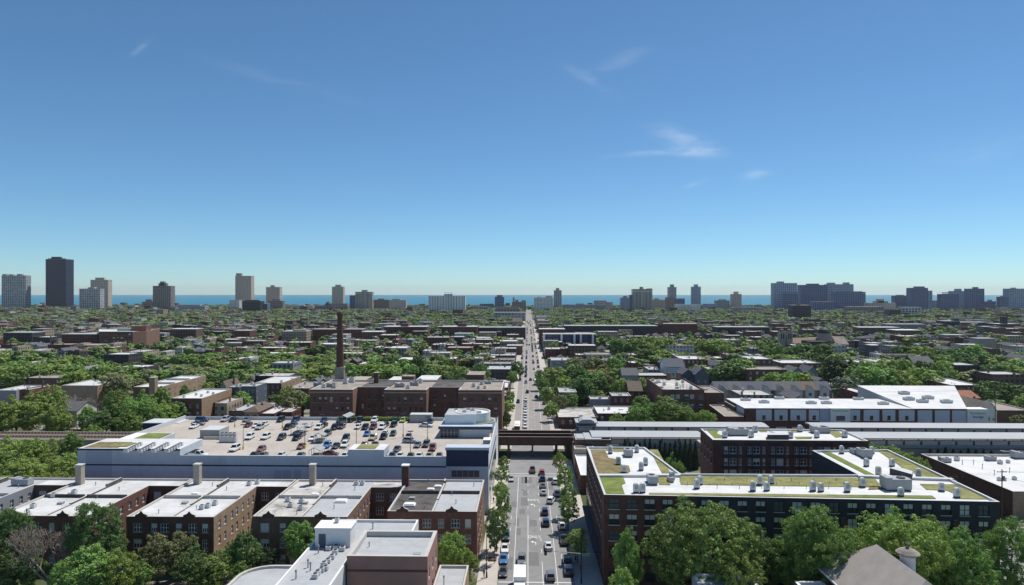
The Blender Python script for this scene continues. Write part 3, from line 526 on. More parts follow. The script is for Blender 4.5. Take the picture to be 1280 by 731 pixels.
kid(hr, 'wall', lambda b: b.box(53, 66, 100, 124, 0, 11), ['brick_tan']); claim(rect(52, 67, 99, 125))
def hip(b):
    A = (59.8, 118.5, 16.9); B = (59.8, 104, 16.9); c = [(51.9, 99, 10.8), (67.2, 99, 10.8), (67.2, 125, 10.8), (51.9, 125, 10.8)]; b.face([c[3], c[0], B, A]); b.face([c[0], c[1], B]); b.face([c[1], c[2], A, B]); b.face([c[2], c[3], A]); b.face(c[::-1])
kid(hr, 'roof', hip, ['hip_grey']); kid(hr, 'gutter', lambda b: (b.box(51.72, 51.88, 99, 125.1, 10.7, 11.0), b.box(51.9, 67.2, 125.02, 125.18, 10.7, 11.0)), ['paint_white'])
cu = kid(hr, 'cupola', lambda b: (b.lathe((62.7, 114.2, 13.4), [(1.15, 0), (1.15, 3.2), (1.0, 3.2), (1.0, 3.7)], 20), b.lathe((62.7, 114.2, 13.4), [(.98, 3.0), (.98, 3.75)], 20, 1)), ['paint_white', 'metal_dark'])
kid(hr, 'cupola_roof', lambda b: b.lathe((62.7, 114.2, 17.0), [(1.0, 0), (1.85, .02), (1.8, .18), (1.2, .62), (.5, .95), (.14, 1.15), (.14, 1.5), (.3, 1.62), (.05, 2.0)], 24), ['roof_tan'])
def flat_low(name, label, cat, px0, px1, py, Y, dep, z, wall, roof, **k): return building(name, label, cat, rect(PX(px0, Y), PX(px1, Y), Y - dep, Y), z, wall, roof, 'coping', .5, .4, **k)
ng = building('grey_block', 'low grey roof with a raised stone parapet below the broad leafy tree', 'shop building', rect(28.5, 38.5, 96, 119.5), 11.2, 'paint_grey', 'roof_grey', 'coping_white', .6, .5)
nh = building('parapet_house', 'small dark parapet roof at the foot of the hip-roofed house', 'house', rect(46.6, 51.5, 96, 120.6), 9.6, 'paint_grey', 'roof_dark', 'coping_white', .6, .5)
# ---------------------------------------------------------------- big apartment block with the planted roof, near right
ZB = 18.6
def gz(px, py): return G(px, py, ZB)
FL, FM, FR = gz(755, 617.5), gz(871, 619.5), gz(1250, 626.5)
RR, RL = gz(1110, 561), gz(1015, 562); IN = gz(1072, 592.2); IL = gz(851, 591.2); LR, LL = gz(806, 558), gz(733, 557.5)
A_poly = [FL, FM, FR, RR, RL, IN, IL, LR, LL]
dist = lambda a, b_: math.hypot(a[0] - b_[0], a[1] - b_[1])
L0, L1, L8 = dist(FL, FM), dist(FM, FR), dist(LL, FL)
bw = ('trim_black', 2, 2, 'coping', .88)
rows = [(9.2, 11.3), (12.45, 14.6), (15.7, 17.8)]
c0 = [(1.0 + 3.62 * i, 1.0 + 3.62 * i + 2.15) for i in range(5) if 1.0 + 3.62 * i + 2.15 < L0 - .3]; c1 = [(.9 + 3.62 * i, .9 + 3.62 * i + 2.0) for i in range(20) if .9 + 3.62 * i + 2.0 < L1 - .6]
c8 = [(1.2 + 3.6 * i, 1.2 + 3.6 * i + 1.7) for i in range(11) if 1.2 + 3.6 * i + 1.7 < L8 - .6]
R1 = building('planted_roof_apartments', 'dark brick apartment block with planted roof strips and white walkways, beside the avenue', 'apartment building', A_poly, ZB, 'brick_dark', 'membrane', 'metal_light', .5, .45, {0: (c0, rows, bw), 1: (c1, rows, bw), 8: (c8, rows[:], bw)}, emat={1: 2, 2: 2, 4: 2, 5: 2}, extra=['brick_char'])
# lower storeys, mostly behind the trees: openings as one part
def lower(b):
    for p0, p1, cs in ((FL, FM, c0), (FM, FR, c1), (LL, FL, c8)):
        L = dist(p0, p1); d = Vector((p1[0] - p0[0], p1[1] - p0[1], 0)) / L; n = Vector((d.y, -d.x, 0)); o = Vector((*p0, 0)) + n * .03
        for u0, u1 in cs:
            for z0, z1 in ((1.0, 3.4), (5.9, 8.0)):
                P = lambda u, v: tuple(o + d * u + Vector((0, 0, v))); b.face([P(u0, z0), P(u1, z0), P(u1, z1), P(u0, z1)], 0)
                for a, c, e, g in ((u0 - .08, u1 + .08, z0 - .14, z0), (u0 - .08, u1 + .08, z1, z1 + .08), ((u0 + u1) / 2 - .05, (u0 + u1) / 2 + .05, z0, z1)): Q = lambda u, v: tuple(o + n * .03 + d * u + Vector((0, 0, v))); b.face([Q(a, e), Q(c, e), Q(c, g), Q(a, g)], 1)
lw = kid(R1, 'lower_glazing', lower, ['glass', 'trim_black']); lw['kind'] = 'stuff'
def piers(b):
    d = Vector((FR[0] - FM[0], FR[1] - FM[1], 0)) / L1; n = Vector((d.y, -d.x, 0)); o = Vector((*FM, 0))
    for i in (4, 5, 6, 7, 13): 
        u = .9 + 3.62 * i + 2.0 + .35
        if u + 1 > L1: continue
        P = lambda u, k, v: tuple(o + d * u + n * k + Vector((0, 0, v)))
        A = [P(u, .16, 0), P(u + .95, .16, 0), P(u + .95, .16, 14.8), P(u, .16, 14.8)]; b.face(A); b.face([P(u, 0, 0), P(u, .16, 0), P(u, .16, 14.8), P(u, 0, 14.8)]); b.face([P(u + .95, .16, 0), P(u + .95, 0, 0), P(u + .95, 0, 14.8), P(u + .95, .16, 14.8)]); b.face([P(u, .16, 14.8), P(u + .95, .16, 14.8), P(u + .95, 0, 14.8), P(u, 0, 14.8)], 1)
kid(R1, 'pier', piers, ['brick_dark', 'coping'])
kid(R1, 'expansion_joint', lambda b: b.prism([gz(746.5, 593.6), gz(851, 593.2), gz(850, 591.3), gz(746, 591.6)], ZB - .45, ZB + .04), ['metal_light'])
kid(R1, 'expansion_joint', lambda b: b.prism([gz(1073, 594.2), gz(1193, 598.4), gz(1189, 596.6), gz(1072, 592.4)], ZB - .45, ZB + .04), ['metal_light'])
def patch(rt, pts, z, m, h=.12): kid(rt, 'planted_bed', lambda b: b.prism([G(px, py, z + h) for px, py in pts][::-1] if area([G(px, py, z + h) for px, py in pts]) < 0 else [G(px, py, z + h) for px, py in pts], z - .02, z + h), [m])
def area(P): return sum(P[i][0] * P[(i + 1) % len(P)][1] - P[(i + 1) % len(P)][0] * P[i][1] for i in range(len(P)))
zr = ZB - .5
for pts, m in [([(738, 561), (756, 561), (761, 571.5), (772, 573), (772, 579), (786, 581), (788, 588), (784, 591), (747.5, 591.5)], 'sedum_brown'), ([(750, 595.5), (779, 595.5), (782, 603), (777, 605), (781, 616.5), (758, 616.5)], 'sedum_green'),
               ([(812, 561), (822, 561), (839, 592), (828.5, 592)], 'sedum'), ([(757, 560), (783, 560), (784, 563), (770, 563.5), (757, 562)], 'sedum'), ([(822, 595.5), (838, 595.5), (838, 605), (824, 605)], 'sedum'), ([(849, 594), (1093, 596.5), (1100, 605), (1100, 608), (851, 604.5)], 'sedum'), ([(811, 615), (1062, 617.5), (1062, 621), (812, 617.2)], 'sedum'), ([(1062, 617.5), (1165, 618.5), (1170, 622.3), (1062, 621)], 'sedum_green'),
               ([(1026, 563.5), (1036, 563.5), (1096, 594), (1086, 594)], 'sedum_green'), ([(1098, 563), (1109, 563), (1186, 598.5), (1150, 598), (1141, 588.5), (1128, 587), (1126, 582)], 'sedum'), ([(1150, 604), (1193, 604.5), (1237, 623), (1200, 622.5), (1196, 617), (1183, 612), (1158, 611)], 'sedum'), ([(1088, 607), (1107, 607), (1104, 610.5), (1085, 611)], 'sedum_brown')]:
    patch(R1, pts, zr, m)
def on(rt, k, px, py, z, rz=0, sc=None): x, y = G(px, py, z); return clutter(rt, k, x, y, z, rz, sc)
for px, py in [(763, 565), (796, 563.5), (773, 579), (807, 579.5), (780, 589), (801.5, 586), (795, 614), (803, 614), (840, 598), (871, 609), (875, 604), (941, 612), (950, 604.5), (958.5, 611.5), (1052, 565), (1090, 565), (1083, 581), (1115, 581), (1098, 592), (1148, 594), (1016, 612), (1026, 612.5), (1059, 613), (1078, 607), (1126, 618.5), (1177, 612), (1196, 620), (964, 603)]:
    on(R1, 'condenser', px, py + 1.2, zr, RND.uniform(-.4, .4), (.76, .76, RND.uniform(.8, .95)))
for px, py, s in [(785, 569, .85), (815, 603, .85), (838, 601, .5), (1080, 570, 1.0), (1068, 566, .6), (1120, 611, 1.25)]: on(R1, 'rooftop_unit', px, py, zr, rad(90) if px < 1100 else 0, (s, s, s * 1.15))
for i in range(30):
    px = 850 + i * 9.3; on(R1, 'vent_pipe', px, 601 + (i % 3) * 4.5, zr, 0, (.7, .7, .8))
kid(R1, 'stair_head', lambda b: b.prism([gz(1112, 589), gz(1140, 597), gz(1141, 593), gz(1120, 587)], zr, ZB + .9, 0, 1), ['metal_dark', 'metal_light'])
kid(R1, 'canopy', lambda b: b.prism([(FL[0] - 1.6, FL[1] + 6), (FL[0] - .02, FL[1] + 6), (LL[0] - .02, LL[1] - 6), (LL[0] - 1.6, LL[1] - 6)], 4.3, 4.6), ['metal_dark'])
# ---------------------------------------------------------------- second planted-roof block behind
FL2, FR2, RR2, RL2 = gz(891, 549), gz(1086, 550.3), gz(1053, 536), gz(875.5, 535)
L = dist(FL2, FR2); w1 = []
for i in range(6): u = 3.2 + i * (L - 4) / 6; w1 += [(u, u + 1.0), (u + 1.5, u + 3.4), (u + 4.1, u + 4.9)]
w1 = [w for w in w1 if w[1] < L - .6]
R2 = building('brick_apartments', 'red and charcoal brick apartment block standing behind the long planted roof', 'apartment building', [FL2, FR2, RR2, RL2], ZB, 'brick_dark', 'membrane', 'metal_light', .5, .45, {0: (w1, [(8.3, 10.2), (11.5, 13.4), (14.8, 16.7)], ('paint_white', 2, 2, 'coping', .35)), 3: (spread(dist(RL2, FL2), 4, 1.2, 1.2), [(11.5, 13.4), (14.8, 16.7)], bw)})
def darkbays(b):
    d = Vector((FR2[0] - FL2[0], FR2[1] - FL2[1], 0)) / L; n = Vector((d.y, -d.x, 0)); o = Vector((*FL2, 0))
    for i in range(6):
        u0 = 2.3 + i * (L - 4) / 6; u1 = u0 + (L - 4) / 6 - 1.9
        for a, c in ((0, 8.0), (10.5, 11.3), (13.7, 14.6), (17.0, 17.9)): b.face([tuple(o + d * u + n * .04 + Vector((0, 0, v))) for u, v in ((u0, a), (u1, a), (u1, c), (u0, c))])
kid(R2, 'dark_bay', darkbays, ['brick_char'])
for pts, m in [([(884, 537.2), (898, 537.2), (896, 541), (905, 544), (900, 546.5), (893, 546.5)], 'sedum_green'), ([(948, 537.2), (963, 537.2), (962, 539), (950, 539)], 'sedum'), ([(985, 537.4), (1000, 537.4), (1000, 539.5), (986, 539.5)], 'sedum'), ([(993, 545), (1016, 545), (1014, 547.5), (996, 547.7)], 'sedum_green'), ([(1034, 538), (1047, 538), (1058, 544), (1045, 546)], 'sedum')]: patch(R2, pts, zr, m)
for px, py in [(906, 546.5), (911, 540), (939, 546), (944, 539.5), (988, 547), (1000, 539), (1021, 546.5), (1033, 540), (1056, 546)]: on(R2, 'condenser', px, py, zr, RND.uniform(-.4, .4), (.9, .9, .9))
for px, py, s in [(922, 543, 1.3), (1025, 540, 1.2), (972, 546.5, 1.0)]: on(R2, 'rooftop_unit', px, py, zr, 0, (s, s, s * .9))
kid(R2, 'stair_head', lambda b: (b.prism([gz(959, 548), gz(986, 548), gz(985, 543), gz(959, 543)], zr, ZB + 1.2, 0, 1)), ['metal_dark', 'metal_light'])
# ---------------------------------------------------------------- white-roofed warehouse, right edge
wp = rect(128.5, 190, 184.0, 226.5)
wr = building('white_roof_warehouse', 'low brick warehouse with a broad white roof, right of the planted roof', 'warehouse', wp, 7.4, 'brick_tan', 'membrane', 'coping', .7, .4, {0: (spread(61.5, 6, 2.2, 3), [(1.2, 3.2)], bw)}, emat={2: 2, 3: 2}, extra=['brick_dark'])
for px, py, k, s in [(1181, 577, 'rooftop_unit', 1.4), (1196, 575, 'air_conditioner', 2.2), (1238, 575, 'rooftop_unit', 1.3), (1250, 579, 'air_conditioner', 2), (1260, 578, 'air_conditioner', 1.6), (1256, 567, 'rooftop_unit', 1.0), (1249, 600, 'air_conditioner', 1.6), (1255, 600, 'air_conditioner', 1.6), (1268, 599, 'air_conditioner', 1.6), (1275, 572, 'rooftop_unit', 2.0)]: on(wr, k, px, py, 6.7, 0, (s * .55, s * .55, s * .6))
for px, py in [(1168, 568), (1203, 580), (1217, 580), (1228, 585), (1243, 593), (1262, 590)]: on(wr, 'vent_pipe', px, py, 6.7, 0, (1, 1, 1.6))
# ---------------------------------------------------------------- small shops between the block and the railway
s1 = building('small_shop', 'little white-roofed brick shop squeezed beside the planted-roof block', 'shop building', rect(14.6 + 1.2, 21.5, 205, 231), 5.4, 'brick_dark', 'membrane', 'coping_white', .4, .35, {3: (spread(26, 3, 2.2, 2), [(.6, 3.2)], bw)})
s2 = building('small_shop', 'low tan shop between the little white roof and the brick station', 'shop building', rect(15.8, 22.5, 231.5, 236.5), 7.2, 'stone', 'roof_tan', 'coping', .5, .35)
# ---------------------------------------------------------------- garage with rooftop car park
GX0, GX1, GY0, GY1, ZD, ZP = PX(97, 185), -10.7, 185.0, 244.0, 14.3, 15.5
pg = root('parking_garage', 'long blue-grey garage building with a rooftop car park and a round corner drum', 'parking garage', (-66, 214, 0)); claim(rect(GX0, GX1, GY0, GY1), 1)
gxa, gxb = PX(225, 185), PX(558, 185)
def gwall(b):
    b.face([(GX0, GY0, 0), (gxb, GY0, 0), (gxb, GY0, ZP), (GX0, GY0, ZP)], 0); b.face([(gxb, GY0, 0), (GX1, GY0, 0), (GX1, GY0, 13.4), (gxb, GY0, 13.4)], 0)
    b.face([(GX1, GY0, 0), (GX1, GY1, 0), (GX1, GY1, ZP + .6), (GX1, GY0, ZP + .6)], 1); b.face([(GX1, GY1, 0), (GX0, GY1, 0), (GX0, GY1, ZP), (GX1, GY1, ZP)], 0); b.face([(GX0, GY1, 0), (GX0, GY0, 0), (GX0, GY0, ZP), (GX0, GY1, ZP)], 2)
    # inner faces and tops of the parapet
    t = .4; b.box(GX0, gxb, GY0 + .002, GY0 + t, ZD - .02, ZP, 3); b.box(GX0 + .002, GX0 + t, GY0 + t, GY1 - t, ZD - .02, ZP + .3, 3); b.box(GX0 + t, GX1 - t, GY1 - t, GY1 - .002, ZD - .02, ZP - .2, 3); b.box(GX1 - t, GX1 - .002, GY0 + 3, GY1 - 14, ZD - .02, ZP + .6, 3)
kid(pg, 'wall', gwall, ['panel_grey', 'paint_white', 'panel_dim', 'metal_light'])
kid(pg, 'parking_deck', lambda b: b.face([(GX0 + .1, GY0 + .1, ZD), (GX1 - .1, GY0 + .1, ZD), (GX1 - .1, GY1 - .1, ZD), (GX0 + .1, GY1 - .1, ZD)]), ['deck_conc'])
kid(pg, 'stripe', lambda b: b.box(GX0 - .03, gxb, GY0 - .05, GY0 - .003, 12.55, 12.95), ['panel_navy'])
kid(pg, 'dark_panel', lambda b: (b.box(GX0 - .02, PX(140, 185), GY0 - .03, GY0 - .003, .2, 12.5), b.box(PX(140, 185) - 7.3, PX(140, 185), GY0 - .03, GY0 - .003, 13.0, 17.0)), ['panel_dim'])
def seams(b):
    x = GX0 + 4
    while x < gxb - 1: b.box(x, x + .06, GY0 - .02, GY0 - .003, .2, 12.5); b.box(x, x + .06, GY0 - .02, GY0 - .003, 13.0, ZP - .1); x += 4.6
kid(pg, 'panel_seam', seams, ['panel_dim'])
for a, c in ((343, 352), (353.5, 364), (367.5, 376)): kid(pg, 'louvre', lambda b: b.box(PX(a, 185), PX(c, 185), GY0 - .04, GY0 - .003, 9.2, 11.6), ['panel_dim'])
def raised(b): b.box(GX0 - .02, gxa, GY0 - .02, GY0 + 13, ZP - .3, 17.2, 0, 1); b.box(GX0 - .1, gxa + .06, GY0 - .1, GY0 - .022, 16.75, 17.25, 2)
kid(pg, 'raised_bay', raised, ['panel_grey', 'membrane', 'panel_navy']); kid(pg, 'planted_bed', lambda b: b.box(GX0 + 1.2, PX(150, 187), GY0 + 1, GY0 + 8, 17.19, 17.32), ['sedum_brown']); kid(pg, 'planted_bed', lambda b: b.box(GX0 + 7, GX0 + 12.5, GY0 + 2.2, GY0 + 7, 17.31, 17.38), ['sedum'])
for r in range(4):
    for i in range(6):
        px = 158 + r * 17 + i * 3.4; py = 562 - i * 1.75; x, y = G(px, py, 17.9); clutter(pg, 'air_conditioner', x, y, 17.2, 0, (1.15, .8, .9))
kid(pg, 'planter_roof', lambda b: b.prism([(GX0 + .5, GY0 + 13.05), (GX0 + 13, GY0 + 13.05), (GX0 + 13, GY0 + 27), (GX0 + .5, GY0 + 27)], ZD, 16.0, 0, 1), ['panel_grey', 'coping_white']); kid(pg, 'planted_bed', lambda b: b.box(GX0 + 5, GX0 + 11.8, GY0 + 14, GY0 + 26, 15.99, 16.15), ['sedum_green']); kid(pg, 'planted_bed', lambda b: b.box(GX0 + 11.8, GX0 + 12.7, GY0 + 14, GY0 + 26, 15.99, 16.13), ['sedum_brown'])
a, c = PX(435, 185), PX(480, 185)
kid(pg, 'wall_upstand', lambda b: b.box(a, c, GY0 - .02, GY0 + 7, ZP - .4, 17.3, 0, 1), ['panel_grey', 'membrane']); kid(pg, 'planted_bed', lambda b: b.box(a + 2, c - 2.6, GY0 + .8, GY0 + 6.2, 17.29, 17.42), ['sedum'])
def tower(b):
    b.box(gxb, GX1 - .02, GY0 - .5, GY0 + 3, 13.0, 17.5, 0); b.box(gxb - .25, GX1 + .2, GY0 - .8, GY0 + 3.2, 17.5, 18.2, 1); b.box(gxb - .06, GX1 + .04, GY0 - .62, GY0 - .502, 17.15, 17.48, 2)
kid(pg, 'corner_tower', tower, ['panel_navy', 'panel_grey', 'black']); kid(pg, 'band', lambda b: b.box(gxb, GX1 - .01, GY0 - .6, GY0 - .02, 12.0, 12.998), ['panel_grey'])
kid(pg, 'corner_window', lambda b: [b.box(gxb + 1.4 + i * 1.53, gxb + 1.4 + i * 1.53 + 1.42, GY0 - .05, GY0 - .004, 10.0, 11.8) for i in range(5)], ['glass_mid'])
for i in range(9): kid(pg, 'street_window', lambda b: b.box(GX1 + .003, GX1 + .06, GY0 + 3 + i * 4.6, GY0 + 6.6 + i * 4.6, 1.0 if i % 2 else 4.2, 9.6), ['glass_mid'])
kid(pg, 'street_band', lambda b: b.box(GX1 + .003, GX1 + .12, GY0 + 1, GY0 + 43, 11.8, 12.5), ['panel_navy'])
kid(pg, 'tank', lambda b: (b.box(-13.4, -11.2, 203, 207, ZD, 16.2, 0, 1)), ['metal_grey', 'coping_white'])
# corner drum at the back
DX, DY = -18.3, 226.0; ax, bx_ = PX(548.5, 215), PX(573, 215)
kid(pg, 'drum_terrace', lambda b: (b.lathe((DX, DY, 0), [(7.5, 0), (7.5, 17.9), (7.15, 17.9), (7.15, 17.5)], 44), b.box(ax, DX + 1, 214.6, 236, 17.1, 17.7, 0), b.box(DX + 1, -11.4, 214.6, 220, 17.1, 17.7, 0), b.box(ax - .1, -11.3, 214.45, 214.598, 17.0, 17.95, 1)), ['panel_grey', 'stripe_navy'])
kid(pg, 'drum', lambda b: (b.lathe((DX, DY, 17.5), [(5.8, 0), (5.8, 3.4), (5.45, 3.4), (5.45, 2.9)], 48, 0), b.box(PX(556, 220), DX + 1.5, 219.6, 231.6, 17.7, 20.7, 0, 1)), ['paint_white', 'roof_silver'])
kid(pg, 'planted_bed', lambda b: b.prism([(DX + 7.0 * math.cos(t), DY + 7.0 * math.sin(t)) for t in [-1.3 + .2 * i for i in range(9)]] + [(DX + 6.0 * math.cos(t), DY + 6.0 * math.sin(t)) for t in [.3 - .2 * i for i in range(9)]], 17.5, 18.0), ['sedum']); kid(pg, 'planted_bed', lambda b: b.box(ax + .6, ax + 2.6, 222, 230, 17.7, 17.95), ['sedum_green'])
for x, y in ((-24, 229), (-21, 225), (-18.5, 228), (-16, 224), (-20, 230)): clutter(pg, 'air_conditioner', x, y, 20.4, 0, (1.4, 1.1, .8))
kid(pg, 'stair_lobby', lambda b: (b.box(ax + .3, bx_, 215.6, 217, ZD, 17.1, 0), b.box(bx_ + .05, -12.2, 216.2, 217.2, ZD, 17.1, 1), b.box(ax + .3, ax + .7, 217, 235, ZD, 17.1, 1)), ['glass', 'paint_white']); kid(pg, 'stair_lobby_frame', lambda b: [b.box(ax + .3 + i * 1.15, ax + .4 + i * 1.15, 215.45, 215.598, ZD, 17.1) for i in range(6)] + [b.box(ax + .3, bx_, 215.45, 215.59, 15.9, 16.0)], ['metal_light'])
kid(pg, 'lift_shelter', lambda b: b.box(PX(513, 241), PX(540, 241), 239.5, 243.3, ZD, 17.2, 0, 1), ['metal_grey', 'metal_light'])
kid(pg, 'plant_enclosure', lambda b: (b.box(PX(250, 212), PX(274, 212), 212, 219, ZD, 17.0, 0, 1), b.box(PX(257, 212), PX(296, 212), 210.6, 210.8, ZD, 15.2, 2)), ['metal_grey', 'metal_light', 'paint_cream'])
for i in range(8): x, y = G(278 + (i % 4) * 5, 548 - (i // 4) * 4, ZD + 1); clutter(pg, 'air_conditioner', x, y, ZD, 0, (1.4, 1.3, 2.0))
def leafy_strip(x0, x1, y0, y1, z0, z1, n, s, seed):
    g = np.random.default_rng(seed); p = np.stack([g.uniform(x0, x1, n), g.uniform(y0, y1, n), z0 + (z1 - z0) * g.uniform(0, 1, n) ** .7 * (.75 + .25 * np.sin(g.uniform(0, 60, n)))], 1); nr = g.normal(size=(n, 3)) + np.array([0, -.3, .8]); nr /= np.linalg.norm(nr, axis=1)[:, None]; t = np.cross(nr, g.normal(size=(n, 3))); t /= np.linalg.norm(t, axis=1)[:, None]; u = np.cross(nr, t); q = s * g.uniform(.6, 1.3, n)[:, None]
    return np.stack([p - t * q * .5 - u * q * .3, p + t * q * .1 - u * q * .5, p + t * q * .55 + u * q * .2, p - t * q * .15 + u * q * .5], 1)
def leafy(name, label, cat, args, m, group=None, kind=None):
    o = bpy.data.objects.new(name, quads_mesh(name, leafy_strip(*args), LEAF[m])); COL.objects.link(o); return tag(o, label, cat, group, kind)
leafy('hedge', 'clipped green hedge along the back edge of the rooftop car park', 'hedge', (-68, -38, 242.2, 243.4, ZD, ZD + 1.5, 2500, .5, 1), 'bright')
# deck furniture
def shelter(px, py, w, d, ang, label):
    x, y = G(px, py, ZD); o = root('trolley_shelter', label, 'shelter', (x, y, ZD), 'gabled trolley shelters on the car park roof', rad(ang))
    f = MB()
    for sx in (-1, 1):
        for sy in (-1, 0, 1): f.box(sx * w / 2 - .06, sx * w / 2 + .06, sy * d / 2 * .95 - .06, sy * d / 2 * .95 + .06, 0, 2.3)
    put('post', f.mesh('post', ['metal_light']), o); r = MB(); A = [(-w / 2 - .3, -d / 2, 2.3), (0, -d / 2, 3.1), (w / 2 + .3, -d / 2, 2.3)]; B = [(p[0], d / 2, p[2]) for p in A]
    r.face([A[0], A[1], B[1], B[0]]); r.face([A[1], A[2], B[2], B[1]]); r.face([(p[0], p[1], p[2] - .12) for p in (B[0], B[1], A[1], A[0])]); r.face([(p[0], p[1], p[2] - .12) for p in (B[1], B[2], A[2], A[1])]); put('roof', r.mesh('roof', ['metal_grey']), o)
    t = MB()
    for i in range(3): t.box(-w / 2 + .4, w / 2 - .5, -d / 2 + .6 + i * 1.2, -d / 2 + 1.3 + i * 1.2, .35, 1.0)
    put('trolley_rail', t.mesh('trolley_rail', ['metal_grey']), o); return o
shelter(377, 540, 3, 9, -8, 'long grey gabled trolley shelter behind the black saloon, rooftop car park'); shelter(433, 527, 3, 7, -8, 'grey gabled trolley shelter near the back hedge of the car park roof'); shelter(400, 552, 3, 3.2, 0, 'small pale gabled trolley shelter in the middle of the car park roof'); shelter(396, 571, 3, 4.5, 0, 'grey gabled trolley shelter by the front parapet beside the dark red car')
LAMPM = MB(); LAMPM.tube((0, 0, 0), (0, 0, 7.2), .09, .06); LH = MB(); LH.box(-.75, .75, -.22, .22, 7.15, 7.35); LB = MB(); LB.tube((0, 0, 0), (0, 0, .95), .26, .26, 12)
lm, lh_, lbm = LAMPM.mesh('pole', ['metal_dark']), LH.mesh('lamp_head', ['metal_dark']), LB.mesh('base', ['yellow'])
for px, py, t in [(304, 561, 'near the plant enclosure, front'), (293.5, 533, 'behind the grey plant enclosure'), (353, 534.5, 'left of the long trolley shelter'), (381, 560, 'beside the rust brown car'), (402.5, 546, 'between the trolley shelters'), (445.5, 558, 'beside the white sport car'), (504, 545.5, 'near the planted back corner'), (534.5, 549, 'nearest to the round drum'), (513, 571, 'by the front parapet')]:
    x, y = G(px, py, ZD); o = root('car_park_lamp', f'lamp post on a yellow base, car park roof, {t}', 'lamp post', (x, y, ZD), 'lamp posts on the car park roof')
    put('pole', lm, o); put('lamp_head', lh_, o, rz=.4); put('base', lbm, o)
# cars on the deck: picture position, body, paint
DECK = [(253, 523.5, 'suv', 'navy'), (248, 528, 'sedan', 'grey'), (242.5, 531.5, 'sedan', 'white'), (285, 521.8, 'suv', 'silver'), (293.5, 522.3, 'sedan', 'black'), (312, 521.8, 'sedan', 'grey'), (354, 522, 'suv', 'black'), (374, 521.2, 'suv', 'navy'), (408.5, 521.5, 'sedan', 'navy'), (428, 521.8, 'sedan', 'black'), (443.5, 521, 'sedan', 'black'), (453.5, 521, 'suv', 'black'), (472.5, 520.6, 'suv', 'white'), (498, 520.5, 'sedan', 'navy'), (507.3, 520.3, 'hatchback', 'lime'),
 (310.5, 530, 'hatchback', 'maroon'), (320.5, 530.5, 'sedan', 'white'), (330.5, 529, 'sedan', 'white'), (324.5, 533, 'suv', 'silver'), (359.5, 533, 'suv', 'black'), (367, 530, 'sedan', 'dark grey'), (387, 530, 'sedan', 'white'), (398.5, 533, 'suv', 'white'), (405, 530, 'sedan', 'black'), (418, 533.2, 'suv', 'black'), (427, 532, 'suv', 'dark grey'), (447.5, 532.3, 'hatchback', 'white'), (456.5, 533, 'suv', 'black'), (466.4, 532.6, 'suv', 'maroon'), (477.5, 532.8, 'suv', 'white'), (482, 529.4, 'sedan', 'black'), (492, 529.7, 'suv', 'black'),
 (409, 540.5, 'suv', 'dark grey'), (458.7, 541, 'hatchback', 'blue'), (481, 540.5, 'sedan', 'white'), (491.4, 540.6, 'hatchback', 'dark green'), (479.3, 544.8, 'suv', 'black'), (466, 546, 'suv', 'tan'), (432.3, 546.5, 'suv', 'black'),
 (312, 545, 'suv', 'white'), (332, 545, 'suv', 'white'), (352, 545.6, 'suv', 'dark grey'), (371, 546, 'suv', 'black'), (377, 541.5, 'sedan', 'grey'), (391, 546.5, 'sedan', 'white'), (293.5, 559.5, 'suv', 'white'), (326.5, 560, 'hatchback', 'rust brown'), (376.5, 556.5, 'sedan', 'rust brown'), (408.8, 555.3, 'suv', 'blue'), (420, 556, 'sedan', 'dark grey'), (430.8, 554.8, 'suv', 'white'), (413, 565.5, 'sedan', 'maroon'),
 (455, 555, 'sedan', 'maroon'), (468, 554.8, 'sedan', 'black'), (510.5, 544.2, 'sedan', 'maroon'), (513, 549.8, 'suv', 'silver'), (522, 554.7, 'sedan', 'grey'), (532.6, 554.2, 'suv', 'dark grey'), (540.8, 558.8, 'suv', 'maroon'), (496.2, 560, 'sedan', 'dark grey'), (532.6, 530.3, 'sedan', 'white'), (538, 525.6, 'sedan', 'navy'),
 (245, 569, 'pickup', 'white'), (314, 569.8, 'sedan', 'black'), (325.5, 569.8, 'sedan', 'grey'), (350, 569, 'sedan', 'white'), (373, 570, 'sedan', 'grey'), (430.5, 569, 'sedan', 'white'), (490, 568.3, 'sedan', 'navy'), (500, 568.5, 'sedan', 'white'), (513, 569, 'sedan', 'dark green'), (524, 568.6, 'sedan', 'white'), (536.4, 568.5, 'sedan', 'tan'), (549, 568.5, 'sedan', 'grey')]
NOUN = {'sedan': 'saloon car', 'suv': 'sport car', 'hatchback': 'hatchback', 'van': 'people carrier', 'pickup': 'pickup truck'}
ROWN = [(0, 526.2, 'hedge row'), (526.2, 536.5, 'second row'), (536.5, 550.3, 'middle row'), (550.3, 564.5, 'fourth row'), (564.5, 600, 'parapet row')]
lab = {}
for lo, hi, rn in ROWN:
    rw = sorted([d for d in DECK if lo <= d[1] < hi]); n = len(rw)
    for i, d in enumerate(rw):
        nb = []
        if i: nb.append('right of a ' + rw[i - 1][3] + ' ' + {'sedan': 'saloon', 'suv': 'sport car'}.get(rw[i - 1][2], NOUN[rw[i - 1][2]]))
        else: nb.append('leftmost')
        lab[d] = f'{d[3]} {NOUN[d[2]]} on car park roof, {rn}, '
        same = [e for e in rw if e[2:] == d[2:]]
        lab[d] += (f'{ORD(same.index(d))} such from left' if len(same) > 1 else nb[0])
